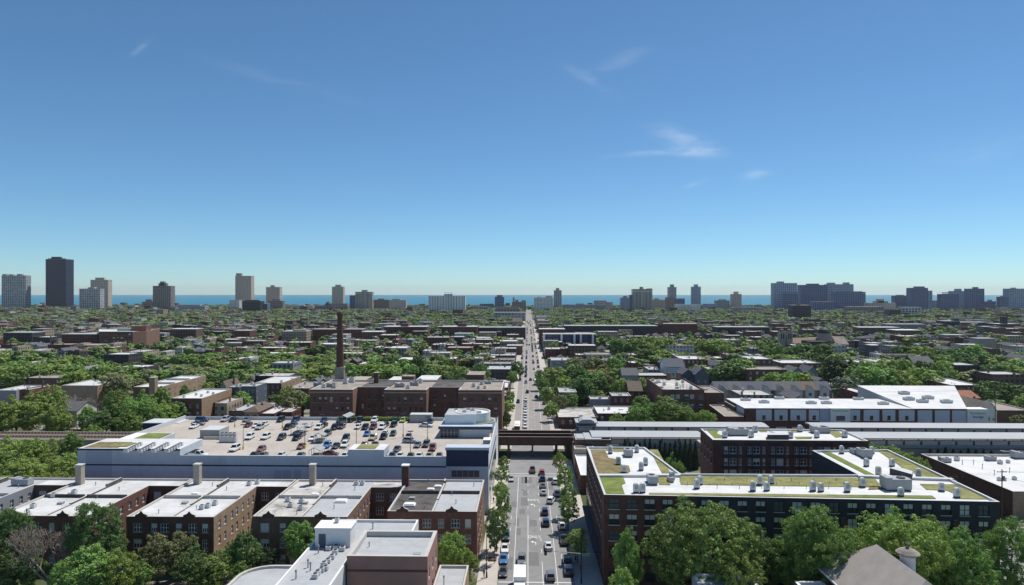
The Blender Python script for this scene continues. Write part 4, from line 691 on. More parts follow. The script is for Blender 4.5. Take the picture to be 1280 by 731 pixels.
for d in DECK:
    x, y = G(d[0], d[1], ZD + .7); rz = 0 if d[1] < 562 else 0
    if d in ((532.6, 530.3, 'sedan', 'white'), (413, 565.5, 'sedan', 'maroon'), (513, 549.8, 'suv', 'silver'), (253, 523.5, 'suv', 'navy'), (248, 528, 'sedan', 'grey'), (245, 569, 'pickup', 'white')): rz = rad(82)
    y = min(max(y, GY0 + 3), GY1 - 3.2)
    car(x, y, ZD + .004, d[2], d[3], math.pi + rz + RND.uniform(-.04, .04), lab[d], 'cars parked on the rooftop car park')
def stalls(b):
    for y0 in (194.5, 204.0, 211.5, 221.5, 229.5, 238.5):
        x = GX0 + 22
        while x < -34: b.face([(x, y0 - 2.4, ZD + .004), (x + .1, y0 - 2.4, ZD + .004), (x + .1, y0 + 2.4, ZD + .004), (x, y0 + 2.4, ZD + .004)]); x += 2.7
kid(pg, 'bay_marking', stalls, ['roof_silver'])
st_ = root('metal_stair_tower', 'plain dark navy metal box standing against the left side of the garage', 'stair tower', (-127, 241, 0)); kid(st_, 'wall', lambda b: b.box(-135.2, -122.6, 236.5, 244, 0, 14.2, 0), ['panel_navy']); kid(st_, 'roof', lambda b: b.box(-135.5, -122.3, 236.2, 244.3, 14.2, 14.5), ['metal_light']); claim(rect(-136, -122, 236, 245), 1)
# ---------------------------------------------------------------- railway
def bank(name, x0, x1, y0, y1, z): b = MB(); b.box(x0, x1, y0, y1, -.2, z, 0, 1, False); o = b.build(name, ['stone', 'ballast']); o['kind'] = 'structure'; claim(rect(x0, x1, y0, y1)); return o
bank('railway_embankment', -520, -11.4, 247.5, 262.5, 5.9); bank('railway_embankment', SR + .6, 560, 239.5, 271, 5.9)
for i, y in enumerate((251.6, 258.0)):
    t = root('railway_track', ['nearer railway track running over the bridge and through the station', 'farther railway track running over the bridge and through the station'][i], 'railway track', (0, y, 5.9), 'railway tracks')
    kid(t, 'rail', lambda b: b.box(-520, 560, y - .78, y - .70, 6.28, 6.46), ['rail']); kid(t, 'rail', lambda b: b.box(-520, 560, y + .70, y + .78, 6.28, 6.46), ['rail'])
    sl_ = kid(t, 'sleeper', lambda b: [b.box(x - .12, x + .12, y - 1.3, y + 1.3, 6.08, 6.28) for x in [-420 + 1.3 * k for k in range(680)]], ['wood']); sl_['kind'] = 'stuff'
br = root('railway_bridge', 'rusty brown plate-girder railway bridge crossing the avenue', 'bridge', (2, 255, 0)); x0, x1 = -12.2, 16.4
kid(br, 'deck', lambda b: b.box(x0, x1, 249.8, 260.2, 5.0, 6.05), ['metal_rust'])
for y in (248.8, 254.6, 260.4):
    def gird(b):
        b.box(x0, x1, y - .14, y + .14, 4.6, 7.5, 0); b.box(x0, x1, y - .36, y + .36, 7.5, 7.64, 1); b.box(x0, x1, y - .32, y + .32, 4.48, 4.6, 0)
        k = x0 + .6
        while k < x1: b.box(k, k + .12, y - .3, y - .14, 4.6, 7.5, 0); k += 1.9
    kid(br, 'girder', gird, ['metal_rust', 'rail'])
for x in (-11.3, KL - .8, 1.65, KR + .8, 15.2): kid(br, 'column', lambda b: [b.box(x - .28, x + .28, y - .28, y + .28, 0, 4.49) for y in (249.2, 254.6, 260.0)] + [b.box(x - .4, x + .4, 248.9, 260.3, 4.2, 4.47)], ['metal_rust'])
kid(br, 'handrail', lambda b: [b.box(x0, x1, 261.4, 261.46, z, z + .06) for z in (6.4, 6.9, 7.4)] + [b.box(x, x + .06, 261.4, 261.46, 6.0, 7.4) for x in [x0 + 2 * k for k in range(14)]] + [b.box(x0, x1, 260.8, 261.5, 5.9, 6.0)], ['metal_dark'])
def platform(name, label, px0, yA, yB, zc, segs):
    o = root(name, label, 'station platform', (60, (yA + yB) / 2, 5.9), 'station platforms under metal canopies'); ya, yb = yA + 1.2, yB - 1.2
    kid(o, 'platform_slab', lambda b: b.box(SR + 3, 540, ya, yb, 5.85, 7.05), ['concrete'])
    for a, c in segs:
        kid(o, 'canopy', lambda b: (b.face([(a, yA, zc - .35), (c, yA, zc - .35), (c, (yA + yB) / 2 + .8, zc + .1), (a, (yA + yB) / 2 + .8, zc + .1)]), b.face([(a, (yA + yB) / 2 + .8, zc + .1), (c, (yA + yB) / 2 + .8, zc + .1), (c, yB, zc - .1), (a, yB, zc - .1)]), b.box(a, c, yA - .08, yA, zc - .62, zc - .33), b.face([(a, yA, zc - .6), (a, yB, zc - .6), (c, yB, zc - .6), (c, yA, zc - .6)])), ['canopy_metal'])
        n = int((c - a) / 6)
        for i in range(min(n, 45)): x = a + 1.5 + i * 6; kid(o, 'post', lambda b: (b.box(x - .12, x + .12, (yA + yB) / 2 - .12, (yA + yB) / 2 + .12, 7.05, zc - .5), b.box(x - .06, x + .06, ya + .3, yb - .3, zc - .8, zc - .6)), ['metal_dark'])
        kid(o, 'windscreen', lambda b: [b.box(x, x + 5.2, ya + .3, ya + .36, 7.1, 8.5, 1) for x in [a + 1 + 6 * k for k in range(min(n, 45))]] + [b.box(a, c, ya + .27, ya + .39, 8.5, 8.6, 0)], ['metal_dark', 'glass_blind_sky'])
    return o
platform('station_platform', 'nearer platform with a long pale metal canopy, in front of the tracks', 0, 239.6, 249.4, 10.0, [(PX(738, 245), PX(876, 245)), (PX(1056, 245), 420)])
platform('station_platform', 'farther platform with a pale metal canopy, in front of the storage building', 0, 260.8, 269.6, 9.5, [(SR + 3, PX(957, 265)), (PX(1012, 265), 420)])
stn = building('station_house', 'small brown brick station house with a glazed entrance beside the bridge', 'station', rect(16.6, PX(763, 240), 238.2, 248), 9.0, 'brick_brown', 'canopy_metal', 'coping', .3, .4)
kid(stn, 'entrance_glazing', lambda b: [b.box(20.4 + i * .92, 20.4 + i * .92 + .84, 238.1, 238.19, 5.8, 8.3) for i in range(5)], ['glass_mid']); kid(stn, 'entrance_canopy', lambda b: (b.box(19.8, 25.6, 236.9, 248, 9.1, 9.4), b.box(17, 19.8, 239, 247, 9.05, 9.2)), ['canopy_metal']); kid(stn, 'notice_window', lambda b: b.box(27.3, 31.5, 238.1, 238.19, 6.4, 7.4), ['glass_blind_sky'])
gb = root('station_gable', 'pale metal gable over the farther platform entrance', 'canopy', (22, 265, 10)); kid(gb, 'roof', lambda b: (b.prism([(18.2, 260.4), (26.6, 260.4), (26.6, 269), (18.2, 269)], 10.35, 10.7), [b.face([(19.6, y, 10.7), (25.2, y, 10.7), (25.2, y, 11.1), (24, y, 11.8), (20.8, y, 11.8), (19.6, y, 11.1)][::s]) for y, s in ((260.4, 1), (267, -1))], b.face([(20.8, 260.4, 11.8), (24, 260.4, 11.8), (24, 267, 11.8), (20.8, 267, 11.8)]), b.face([(24, 260.4, 11.8), (25.2, 260.4, 11.1), (25.2, 267, 11.1), (24, 267, 11.8)]), b.face([(19.6, 260.4, 11.1), (20.8, 260.4, 11.8), (20.8, 267, 11.8), (19.6, 267, 11.1)])), ['canopy_metal']); kid(gb, 'post', lambda b: [b.box(x - .1, x + .1, 262.9, 263.1, 7.05, 10.36) for x in (19, 22.4, 25.8)], ['metal_dark']); kid(gb, 'clock_vent', lambda b: b.lathe((22.4, 260.3, 11.2), [(.0, 0), (.3, 0)], 12), ['metal_dark'])
# row of dark clipped conifers at the foot of the bank
def conifer_mesh(seed):
    g = np.random.default_rng(seed); n = 900; z = g.uniform(0, 1, n); r = .5 * (1 - z ** 2.2) * .95 * g.uniform(.75, 1.05, n) + .02; a = g.uniform(0, 6.28, n); p = np.stack([r * np.cos(a), r * np.sin(a), z], 1)
    nr = np.stack([np.cos(a), np.sin(a), np.full(n, .5)], 1) + g.normal(size=(n, 3)) * .4; nr /= np.linalg.norm(nr, axis=1)[:, None]; t = np.cross(nr, g.normal(size=(n, 3))); t /= np.linalg.norm(t, axis=1)[:, None]; u = np.cross(nr, t); sc = np.array([1, 1, .35]); q = .22 * g.uniform(.6, 1.3, n)[:, None]
    return quads_mesh('crown', np.stack([p - (t * q * .5 + u * q * .3) * sc, p + (t * q * .1 - u * q * .5) * sc, p + (t * q * .55 + u * q * .2) * sc, p + (-t * q * .15 + u * q * .5) * sc], 1), LEAF['deep'])
cms = [conifer_mesh(i) for i in range(3)]; tb_ = MB(); tb_.tube((0, 0, 0), (0, 0, .5), .06, .03); ctm = tb_.mesh('trunk', ['bark'])
def conifer(x, y, h, r, label): o = root('conifer', label, 'tree', (x, y, 0), 'dark conifers along the railway wall', RND.uniform(0, 6)); put('crown', RND.choice(cms), o, sc=(2 * r, 2 * r, h)); put('trunk', ctm, o, sc=(r, r, h)); return o
for i in range(15): px = 781 + i * 6.3; conifer(PX(px, 233.5), 233.5, RND.uniform(8.5, 10.5), 1.05, f'narrow dark conifer by the railway wall, {ORD(i)} from the station house')
for i in range(9): px = 1163 + i * 9.5; conifer(PX(px, 236), 236, RND.uniform(6.2, 7.6), 1.3, f'small dark conifer behind the white-roofed warehouse, {ORD(i)} from the planted roof')
# ---------------------------------------------------------------- blue-panelled storage building
YS = 285.0; sx = lambda px: PX(px, YS); x0, x1, xm2 = sx(931), sx(1234), sx(1141); sg = root('storage_building', 'wide storage building with blue-grey panels, brick piers and bright white roof behind the platforms', 'storage building', ((x0 + x1) / 2, 300, 0)); ZS = 12.1; claim(rect(x0, x1, YS, 332), 2)
xl = PX(905, 310) + 2
kid(sg, 'wall', lambda b: (b.prism([(x0, YS), (xm2, YS), (xm2, 311), (x0, 311)], 0, ZS, 0, 0), b.prism([(PX(905, 312), 296.2), (x0 - .05, 296.2), (x0 - .05, 311), (PX(905, 312), 311)], 0, ZS - 1.2, 0, 0)), ['brick_dark'])
kid(sg, 'roof', lambda b: (b.prism([(x0 - .2, YS - .2), (xm2, YS - .2), (xm2, 311), (x0 - .2, 311)], ZS + .003, ZS + .25), b.prism([(PX(905, 312), 296), (x0 - .22, 296), (x0 - .22, 311), (PX(905, 312), 311)], ZS - 1.2 + .003, ZS - 1.0)), ['membrane'])
xe = sx(1208)
def rb(b):
    A = [(xm2 + .02, YS), (xe, YS), (xe + 24, 332), (xm2 + .02, 332)]; zf, zb_ = ZS + .02, ZS + 3.2
    b.face([(*A[0], 0), (*A[1], 0), (*A[1], zf), (*A[0], zf)], 0); b.face([(*A[1], 0), (*A[2], 0), (*A[2], zb_), (*A[1], zf)], 1); b.face([(*A[3], 0), (*A[0], 0), (*A[0], zf), (*A[3], zb_)], 1); b.face([(*A[2], 0), (*A[3], 0), (*A[3], zb_), (*A[2], zb_)], 1)
kid(sg, 'wall', rb, ['brick_dark', 'metal_light']); kid(sg, 'roof', lambda b: b.face([(xm2 - .2, YS - .25, ZS + .27), (xe + .2, YS - .25, ZS + .27), (xe + 24.2, 332.2, ZS + 3.4), (xm2 - .2, 332.2, ZS + 3.4)]), ['membrane'])
edges = [945, 968, 985, 1010, 1024, None, 1062, 1074.5, 1100, 1122, 1143.5]
for a, c in [(945, 964.5), (968, 984.5), (988, 1007.5), (1011, 1024), (1062, 1075), (1079.5, 1099), (1103, 1119), (1123.5, 1143)]:
    kid(sg, 'wall_panel', lambda b: b.box(sx(a), sx(c), YS - .12, YS - .003, 7.2, ZS - .35), ['panel_grey']); m = (a + c) / 2; kid(sg, 'window', lambda b: (b.box(sx(m - 2), sx(m + 2), YS - .2, YS - .123, 7.5, 9.4, 0), b.box(sx(m - 2.3), sx(m + 2.3), YS - .17, YS - .125, 9.4, 9.6, 1)), ['glass', 'metal_light'])
for a, c in [(1147, 1165), (1168.5, 1187), (1190, 1207.5)]: kid(sg, 'wall_panel', lambda b: b.box(sx(a), sx(c), YS - .12, YS - .003, 5.8, ZS - .4), ['panel_grey'])
kid(sg, 'corner_panel', lambda b: b.box(sx(1024.5), sx(1037), YS - .3, YS - .003, 5.5, ZS - .1), ['panel_dim']); kid(sg, 'side_panel', lambda b: b.box(x0 - .1, x0 - .003, YS + 1, 296, 6.5, ZS - .3), ['panel_dim'])
for a, c, zt, t in [(1037.2, 1061.5, ZS + .4, 1), (1208, 1233.5, ZS + .3, 2)]:
    s_ = kid(sg, 'sign_tower', lambda b: b.box(sx(a), sx(c), YS - .9, YS + 4, 0, zt), ['paint_white'])
    for k, (txt, m) in enumerate([('ExtraSpace', 'green_text'), ('Storage', 'blue_text')]):
        cu_ = bpy.data.curves.new('lettering', 'FONT'); cu_.body = txt if t == 2 else ('ExtraSpace Storage' if k == 0 else ''); cu_.size = 1.45 if t == 2 else .86; cu_.extrude = .03; cu_.align_x = 'CENTER'; cu_.materials.append(MATS[m])
        if not cu_.body: continue
        o = bpy.data.objects.new('lettering', cu_); COL.objects.link(o); o.parent = s_; o.location = ((sx(a) + sx(c)) / 2 - sg.location.x, YS - .95 - sg.location.y, (zt - 2.1 - 1.55 * k) if t == 2 else zt - 1.3); o.rotation_euler = (rad(90), 0, 0)
kid(sg, 'big_window', lambda b: b.box(sx(1044), sx(1055), YS - .97, YS - .902, 7.4, 9.4), ['glass_mid']); kid(sg, 'entrance', lambda b: b.box(sx(1212), sx(1230), YS - .97, YS - .902, 4.2, 6.0), ['glass_mid'])
for a, c, z in [(1126, 1138, 6.1), (1192, 1204, 5.0)]: kid(sg, 'banner', lambda b: b.box(sx(a), sx(c), YS - .2, YS - .125, z - .6, z + .6), ['green_sign'])
for a, c in [(970, 983), (990, 1006)]: kid(sg, 'loading_door', lambda b: b.box(sx(a), sx(c), YS - .1, YS - .003, .1, 4.6), ['panel_grey'])
for px, py in [(932, 499.5), (955, 502.5), (974, 497.5), (1014, 503.5), (1030, 498), (1033, 503.5), (1073, 498.5), (1104, 504.5)]: on(sg, 'air_conditioner', px, py + .5, ZS + .2, 0, (4.0, 2.2, 1.2))
for px, py, z in [(1130, 490.5, 2.6), (1136, 499.5, 1.2), (1160, 497, 1.7), (1153, 503, .7), (1183, 503.5, .7)]: x, y = G(px, py, ZS + z); clutter(sg, 'air_conditioner', x, y, ZS + .25 + (y - YS) / 47 * 3.15, 0, (4.2, 2.4, 1.3))

bpy.context.view_layer.update()
for o_ in [o for o in COL.objects if o.type == 'FONT']: lettering(o_)
# ---------------------------------------------------------------- buildings between the railway and the far rows
def blk(name, label, cat, px0, px1, py, Y, dep, wall, roof, n=0, st=wh2, nr=None, base=0, **k):
    z = PZ((px0 + px1) / 2, py, Y); x0, x1 = PX(px0, Y), PX(px1, Y); w = x1 - x0; fac = {}
    nr = nr if nr is not None else max(1, int((z - 1.2) / 3.3)); rows = [(z - 1.3 - 3.3 * i - 1.7, z - 1.3 - 3.3 * i) for i in range(nr)][::-1]; rows = [r for r in rows if r[0] > .3]
    if n and rows: fac[0] = (spread(w, n, 1.25, min(1.4, w * .12)), rows, st)
    side = 3 if x0 > 20 else 1; ns = max(1, int(dep / 5))
    if n and rows: fac[side] = (spread(dep, ns, 1.0, 1.6), rows, st)
    rt = building(name, label, cat, rect(x0, x1, Y, Y + dep), z, wall, roof, 'coping', .5, .35, fac, **k)
    for i in range(RND.randint(2, 4)): clutter(rt, RND.choice(['vent_pipe', 'air_conditioner', 'roof_hatch', 'skylight', 'vent_pipe']), RND.uniform(x0 + 1, x1 - 1), RND.uniform(Y + 2, Y + dep - 2), z - .5, 0, (1.2, 1.2, 1.2))
    return rt
def gable(name, label, cat, px0, px1, pye, pyr, Y, dep, wall, roof, along='y', group=None, n=2):
    """house with a pitched roof: eaves at pye, ridge at pyr in the picture of its front plane"""
    ze, zr_ = PZ(px0, pye, Y), PZ(px0, pyr, Y); x0, x1 = PX(px0, Y), PX(px1, Y); rt = root(name, label, cat, ((x0 + x1) / 2, Y + dep / 2, 0), group); claim(rect(x0, x1, Y, Y + dep)); xm = (x0 + x1) / 2; b = MB(); o = .35
    rows = [(z, z + 1.5) for z in (1.2, 4.2, 7.2) if z + 1.9 < ze]; w = x1 - x0; cols = spread(w, n, 1.0, w * .18) if n else []
    wall_panel(b, (x0, Y), (x1, Y), 0, ze, cols, rows); wall_panel(b, (x1, Y), (x1, Y + dep), 0, ze, None, None); wall_panel(b, (x1, Y + dep), (x0, Y + dep), 0, ze, None, None); wall_panel(b, (x0, Y + dep), (x0, Y), 0, ze, None, None)
    if n: add_windows(rt, (x0, Y), (x1, Y), cols, rows, wh2)
    if along == 'y': b.face([(x0, Y, ze), (x1, Y, ze), (xm, Y, zr_)]); b.face([(x1, Y + dep, ze), (x0, Y + dep, ze), (xm, Y + dep, zr_)])
    else: b.face([(x1, Y, ze), (x1, Y + dep, ze), (x1, Y + dep / 2, zr_)]); b.face([(x0, Y + dep, ze), (x0, Y, ze), (x0, Y + dep / 2, zr_)])
    b.build('wall', [wall], rt); r = MB()
    def slab(P, t=.2): r.face([(p[0], p[1], p[2] + t) for p in P]); r.face(P[::-1]); [r.face([P[i], P[(i + 1) % 4], (*P[(i + 1) % 4][:2], P[(i + 1) % 4][2] + t), (*P[i][:2], P[i][2] + t)]) for i in range(4)]
    s = (zr_ - ze)
    if along == 'y':
        k = s / (w / 2) * o; slab([(x0 - o, Y - o, ze - k), (xm, Y - o, zr_), (xm, Y + dep + o, zr_), (x0 - o, Y + dep + o, ze - k)][::-1]); slab([(x1 + o, Y - o, ze - k), (xm, Y - o, zr_), (xm, Y + dep + o, zr_), (x1 + o, Y + dep + o, ze - k)])
    else:
        k = s / (dep / 2) * o; ym = Y + dep / 2; slab([(x0 - o, Y - o, ze - k), (x1 + o, Y - o, ze - k), (x1 + o, ym, zr_), (x0 - o, ym, zr_)]); slab([(x1 + o, Y + dep + o, ze - k), (x0 - o, Y + dep + o, ze - k), (x0 - o, ym, zr_), (x1 + o, ym, zr_)])
    r.build('roof', [roof], rt); kid(rt, 'chimney', lambda q: q.box(xm + w * .2, xm + w * .2 + .7, Y + dep * .55, Y + dep * .55 + .7, ze, zr_ + .9), ['brick_brown']); return rt
# left of the avenue
pb = building('porch_flats', 'red-brick flats with white roof and dark wooden porches behind the car park corner', 'apartment building', rect(-158.6, -145, 300, 331), 13.2, 'brick_red', 'membrane', 'coping', .6, .35, {0: (spread(13.6, 4, 1.2, 1.2), [(5.3, 7.1), (8.9, 10.7)], wh2)}, emat={1: 2}, extra=['brick_tan'])
for z in (2.8, 6.0, 9.2): kid(pb, 'porch', lambda b: (b.box(-144.99, -142.6, 311, 328, z, z + .25), b.box(-142.75, -142.6, 311, 328, z + .25, z + 1.2), [b.box(-142.8, -142.55, y, y + .25, 0 if z < 3 else z - 2.95, z) for y in (311, 316, 321.5, 327.7)]), ['wood'])
for i in range(5): clutter(pb, 'air_conditioner', -156 + i * 2.2, 306 + (i * 7) % 18, 12.6)
tf = building('tan_flats', 'long tan brick flats with stepped white roof and square chimney beyond the track', 'apartment building', rect(-201, -187, 343, 392), 12.2, 'brick_brown', 'membrane', 'coping', .6, .35, {1: (spread(49, 9, 1.1, 3), [(2.2, 3.9), (5.4, 7.1), (8.7, 10.4)], wh2)}, emat={1: 2}, extra=['brick_tan']); chimney(tf, -189.5, 341, 0, 17.2, 3.0, 'brick_tan'); kid(tf, 'fire_wall', lambda b: [b.box(-200.5, -187.5, y, y + .4, 11.6, 12.7) for y in (358, 374)], ['coping'])
blk('rounded_flats', 'tan flats with a curved front half hidden by the pinkish bare tree', 'apartment building', 77, 122, 481, 345, 24, 'brick_tan', 'roof_white', 4)
blk('brown_flats', 'plain brown brick flats with a dark vertical recess above the parked-car corner', 'apartment building', 33, 76, 471.5, 400, 16, 'brick_brown', 'roof_tan', 3)
blk('white_roof_garage', 'low shed with a bright white roof at the far left edge', 'shed', -6, 20, 487, 350, 20, 'paint_grey', 'roof_white'); blk('white_roof_garage', 'second low pale roof lying in front of the brown flats', 'shed', 18, 60, 492, 362, 16, 'paint_grey', 'roof_grey')
gable('grey_roof_house', 'grey pitched-roof house among the trees by the left track', 'house', 64, 96, 513, 504, 296, 14, 'paint_cream', 'shingle_grey', 'x'); gable('white_roof_house', 'small white-roofed house just above the grey pitched roof', 'house', 50, 66, 505, 498.5, 312, 12, 'paint_white', 'roof_white', 'x', n=1)
blk('navy_house', 'dark navy boxy modern house behind the pale garages, left one', 'house', 286, 299, 483, 332, 14, 'paint_blue', 'roof_grey', 2); blk('navy_house', 'darker navy modern house with large windows behind the pale garages, right one', 'house', 302, 320, 482, 330, 14, 'paint_blue', 'roof_grey', 3)
gable('tan_gable_house', 'tan steep-gabled house left of the navy houses', 'house', 272, 286, 489, 476, 340, 16, 'stone', 'shingle_brown')
for i, (a, c) in enumerate([(286, 300), (303, 318), (321, 340)]): gable('pale_garage', ['grey flat garage beneath the navy house', 'white hip-roofed garage in the middle of three by the lane', 'pale garage nearest to the tan flats'][i], 'garage', a, c, 509, 504.5, 334 - 6 * i, 7, 'paint_white', 'roof_grey', 'x', 'garages behind the car park', 0)
blk('tan_brick_flats', 'brown and tan brick flats with ivy and a white roof, left of the brick works', 'apartment building', 318, 352, 478, 360, 31, 'brick_brown', 'roof_white', 5, emat={1: 2}, extra=['brick_tan']); blk('low_brick_wing', 'lower rose-brown wing between the tan flats and the brick works', 'workshop', 360, 386, 484.5, 350, 27, 'brick_brown', 'roof_tan', 0)
# old brick works with five fronts
bx = lambda px: PX(px, 290); X = [bx(387), bx(441), bx(480), bx(533), bx(573), bx(627.5)]; yf, yr, ys = 290, 323, 298.5; ZW = 18.7
wkp = [(X[0], yf), (X[1], yf), (X[1], ys), (X[2], ys), (X[2], yf), (X[3], yf), (X[3], ys), (X[4], ys), (X[4], yf), (X[5], yf), (X[5], yr), (X[0], yr)]
aw = ('trim_black', 2, 2, 'stone', .3); rw_ = [(9.2, 11.3), (13.3, 15.5)]
wk = building('brick_works', 'old dark red brick works with five stepped fronts behind the car park hedge', 'factory', wkp, ZW, 'brick_red', 'roof_tan', 'coping', .8, .6, {0: (spread(X[1] - X[0], 7, 1.2, 1.5), rw_, aw), 2: (spread(X[2] - X[1], 4, 1.1, 1.6), rw_, aw), 4: (spread(X[3] - X[2], 7, 1.2, 1.5), rw_, aw), 6: (spread(X[4] - X[3], 3, 1.1, 1.8), rw_, aw), 8: (spread(X[5] - X[4], 6, 1.3, 2.0), rw_, aw), 9: (spread(33, 6, 1.2, 1.6), rw_, aw)}, emat={1: 2, 5: 2, 9: 2}, extra=['brick_orange'])
for i in (1, 3): kid(wk, 'roof', lambda b: b.box(X[i] + .3, X[i + 1] - .3, ys + .7, yr - .7, ZW - .9, ZW - .5), ['roof_dark'])
kid(wk, 'cornice', lambda b: [b.box(X[i] - .15, X[i + 1] + .15, yf - .2, yf - .003, ZW - 1.4, ZW - .9) for i in (0, 2, 4)], ['stone'])
for px, py, k, s in [(398, 482, 'rooftop_unit', .9), (415, 483, 'rooftop_unit', 1), (432, 479, 'air_conditioner', 2), (440, 477, 'air_conditioner', 2.4), (405, 484, 'air_conditioner', 1.6), (418, 484, 'air_conditioner', 1.6), (500, 483, 'rooftop_unit', 1), (510, 485, 'air_conditioner', 1.6), (518, 481, 'rooftop_unit', .9), (525, 478, 'air_conditioner', 2), (592, 483, 'air_conditioner', 1.6), (602, 480, 'air_conditioner', 1.6), (598, 485, 'air_conditioner', 1.2), (610, 479, 'rooftop_unit', .7), (606, 485, 'air_conditioner', 1.2), (617, 476, 'air_conditioner', 1.5)]: on(wk, k, px, py, ZW - .8, 0, (s, s, s))
chimney(wk, PX(470.5, 316), 316, ZW - .8, ZW + 4.2, 2.0, 'brick_dark')
for a, c, y0, y1, h, m in [(436, 457, 326, 340, 18.2, 'stone'), (502, 517, 324, 330, 20.3, 'roof_tan'), (484, 503, 326, 342, 18.0, 'roof_white'), (520, 546, 326, 344, 18.4, 'roof_white'), (583, 605, 330, 345, 20.4, 'roof_tan')]: kid(wk, 'rear_block', lambda b: b.box(PX(a, y0), PX(c, y0), y0, y1, 0, h, 0, 1), ['brick_brown', m])
ss = root('smokestack', 'tall tapering dark brick smokestack rising behind the brick works', 'chimney', (PX(425, 332), 332, 0)); sxy = ss.location
kid(ss, 'plinth', lambda b: b.lathe((sxy.x, 332, 0), [(2.55, 0), (2.5, 23.2), (2.7, 23.2), (2.7, 23.9)], 12), ['stone']); kid(ss, 'shaft', lambda b: b.lathe((sxy.x, 332, 23.9), [(1.9, 0), (1.22, 25.2)], 20), ['brick_dark']); kid(ss, 'crown_band', lambda b: b.lathe((sxy.x, 332, 48.4), [(1.25, 0), (1.5, .5), (1.5, 1.3), (1.3, 1.6), (1.3, 2.2), (.95, 2.2)], 20), ['brick_dark']); kid(ss, 'hoop', lambda b: [b.lathe((sxy.x, 332, z), [(1.9 - (z - 23.9) * .0268 + .05, 0), (1.9 - (z - 23.9) * .0268 + .05, .25)], 20) for z in (29, 33.5, 38, 43)], ['metal_dark'])
# right of the avenue
blk('white_roof_shop', 'low shop with a cluttered white roof beside the far side of the bridge', 'shop building', 698, 748, 520.5, 303, 26, 'brick_dark', 'roof_dirty', 5, nr=1); blk('white_roof_shop', 'long low shop with a clean white roof behind the platform canopy', 'shop building', 747, 803, 516, 304, 20, 'brick_dark', 'membrane', 4, nr=1)
blk('blue_box_house', 'blue-grey boxy house with rooftop railing near the avenue trees', 'house', 699, 721, 489.5, 345, 18, 'paint_blue', 'roof_grey', 3); blk('brick_shed', 'dark brick flat-roofed shed beside the hip-roofed house', 'shed', 765, 789, 494, 336, 12, 'brick_dark', 'roof_grey', 3, nr=1); blk('grey_shed', 'low grey double shed behind the clean white roof', 'shed', 738, 764, 498, 340, 10, 'paint_grey', 'roof_grey', 0)
gable('tan_roof_house', 'house with a tan hipped roof tucked behind the big brick warehouse', 'house', 786, 803, 488, 478, 352, 14, 'brick_brown', 'shingle_brown', 'x')
cw = building('brick_warehouse', 'tall dark red brick warehouse with a cluttered white roof among the trees', 'warehouse', rect(PX(828, 310), PX(880.5, 310), 310, 352), 16.4, 'brick_red', 'roof_dirty', 'brick_dark', .7, .4, {0: ([(3.6 + 2.4 * i + (i // 2) * 1.6, 5.5 + 2.4 * i + (i // 2) * 1.6) for i in range(5)], [(8.3, 9.9), (12.2, 14.2)], ('paint_grey', 2, 2, 'stone', .8))})
for i in range(22): clutter(cw, RND.choice(['vent_pipe', 'vent_pipe', 'air_conditioner', 'roof_hatch']), RND.uniform(62.5, 78.5), RND.uniform(312, 350), 15.7, 0, (1.3, 1.3, RND.uniform(1, 2)))
kid(cw, 'chimney', lambda b: [b.box(PX(a, 350), PX(a + 4, 350), 349, 351, 15.7, 19.4) for a in (834, 846)], ['brick_brown'])
blk('brick_annexe', 'tan-roofed annexe with painted panels attached to the brick warehouse', 'warehouse', 881.5, 905, 490, 320, 24, 'brick_brown', 'roof_tan', 0); an = building('low_annexe', 'long low brick annexe with a pale roof reaching toward the storage building', 'warehouse', [(PX(906, 283), 283), (PX(931, 283) - .4, 283), (PX(906, 312) - .5, 312.5), (PX(883, 316) + .3, 312.5)], 9.2, 'brick_dark', 'roof_tan', 'coping', .5, .35)
for i in range(3): on(an, 'roof_hatch', 900 + i * 7, 503 + i * 4.5, 8.7, 0, (2.5, 1.5, 1))
blk('grey_flats', 'grey and white modern flats beside the avenue, among trees', 'apartment building', 689, 712, 449.5, 440, 22, 'paint_grey', 'roof_grey', 4); gable('red_roof_house', 'house with a red tile roof peeping between the round trees', 'house', 738, 759, 471, 463.5, 420, 14, 'brick_brown', 'tile_red', 'x')
blk('white_roof_flats', 'white-roofed two-storey flats behind the red tile roof', 'apartment building', 747, 766, 450.5, 520, 22, 'brick_brown', 'roof_white', 4); blk('dark_flats', 'dark brick flats with a wide white roof above the navy gables', 'apartment building', 852, 881, 448, 470, 26, 'brick_dark', 'roof_white', 5)
gable('blue_house', 'blue-grey house with a big hip roof left of the dark flats', 'house', 832, 856, 458, 449, 440, 18, 'paint_white', 'shingle_blue', 'x', n=4); gable('navy_gable_house', 'navy house with a steep front gable, right of two', 'house', 869, 886, 467.5, 460, 405, 16, 'paint_blue', 'shingle_blue'); gable('navy_gable_house', 'navy house with a steep front gable, left of two', 'house', 853, 868, 467, 461, 412, 16, 'paint_blue', 'shingle_blue'); gable('grey_hip_house', 'grey hip-roofed cottage between the trees near the brick warehouse', 'house', 778, 798, 468.5, 461, 385, 14, 'paint_grey', 'shingle_grey', 'x')
cl = [('paint_cream', 'shingle_blue', 'cream', 'blue-grey'), ('paint_grey', 'shingle_grey', 'grey', 'slate'), ('paint_white', 'shingle_blue', 'white', 'blue-grey'), ('paint_blue', 'shingle_blue', 'navy', 'dark'), ('paint_cream', 'shingle_grey', 'cream', 'slate'), ('paint_white', 'shingle_grey', 'white', 'slate'), ('stone', 'shingle_brown', 'tan', 'brown'), ('paint_grey', 'shingle_blue', 'grey', 'blue-grey')]
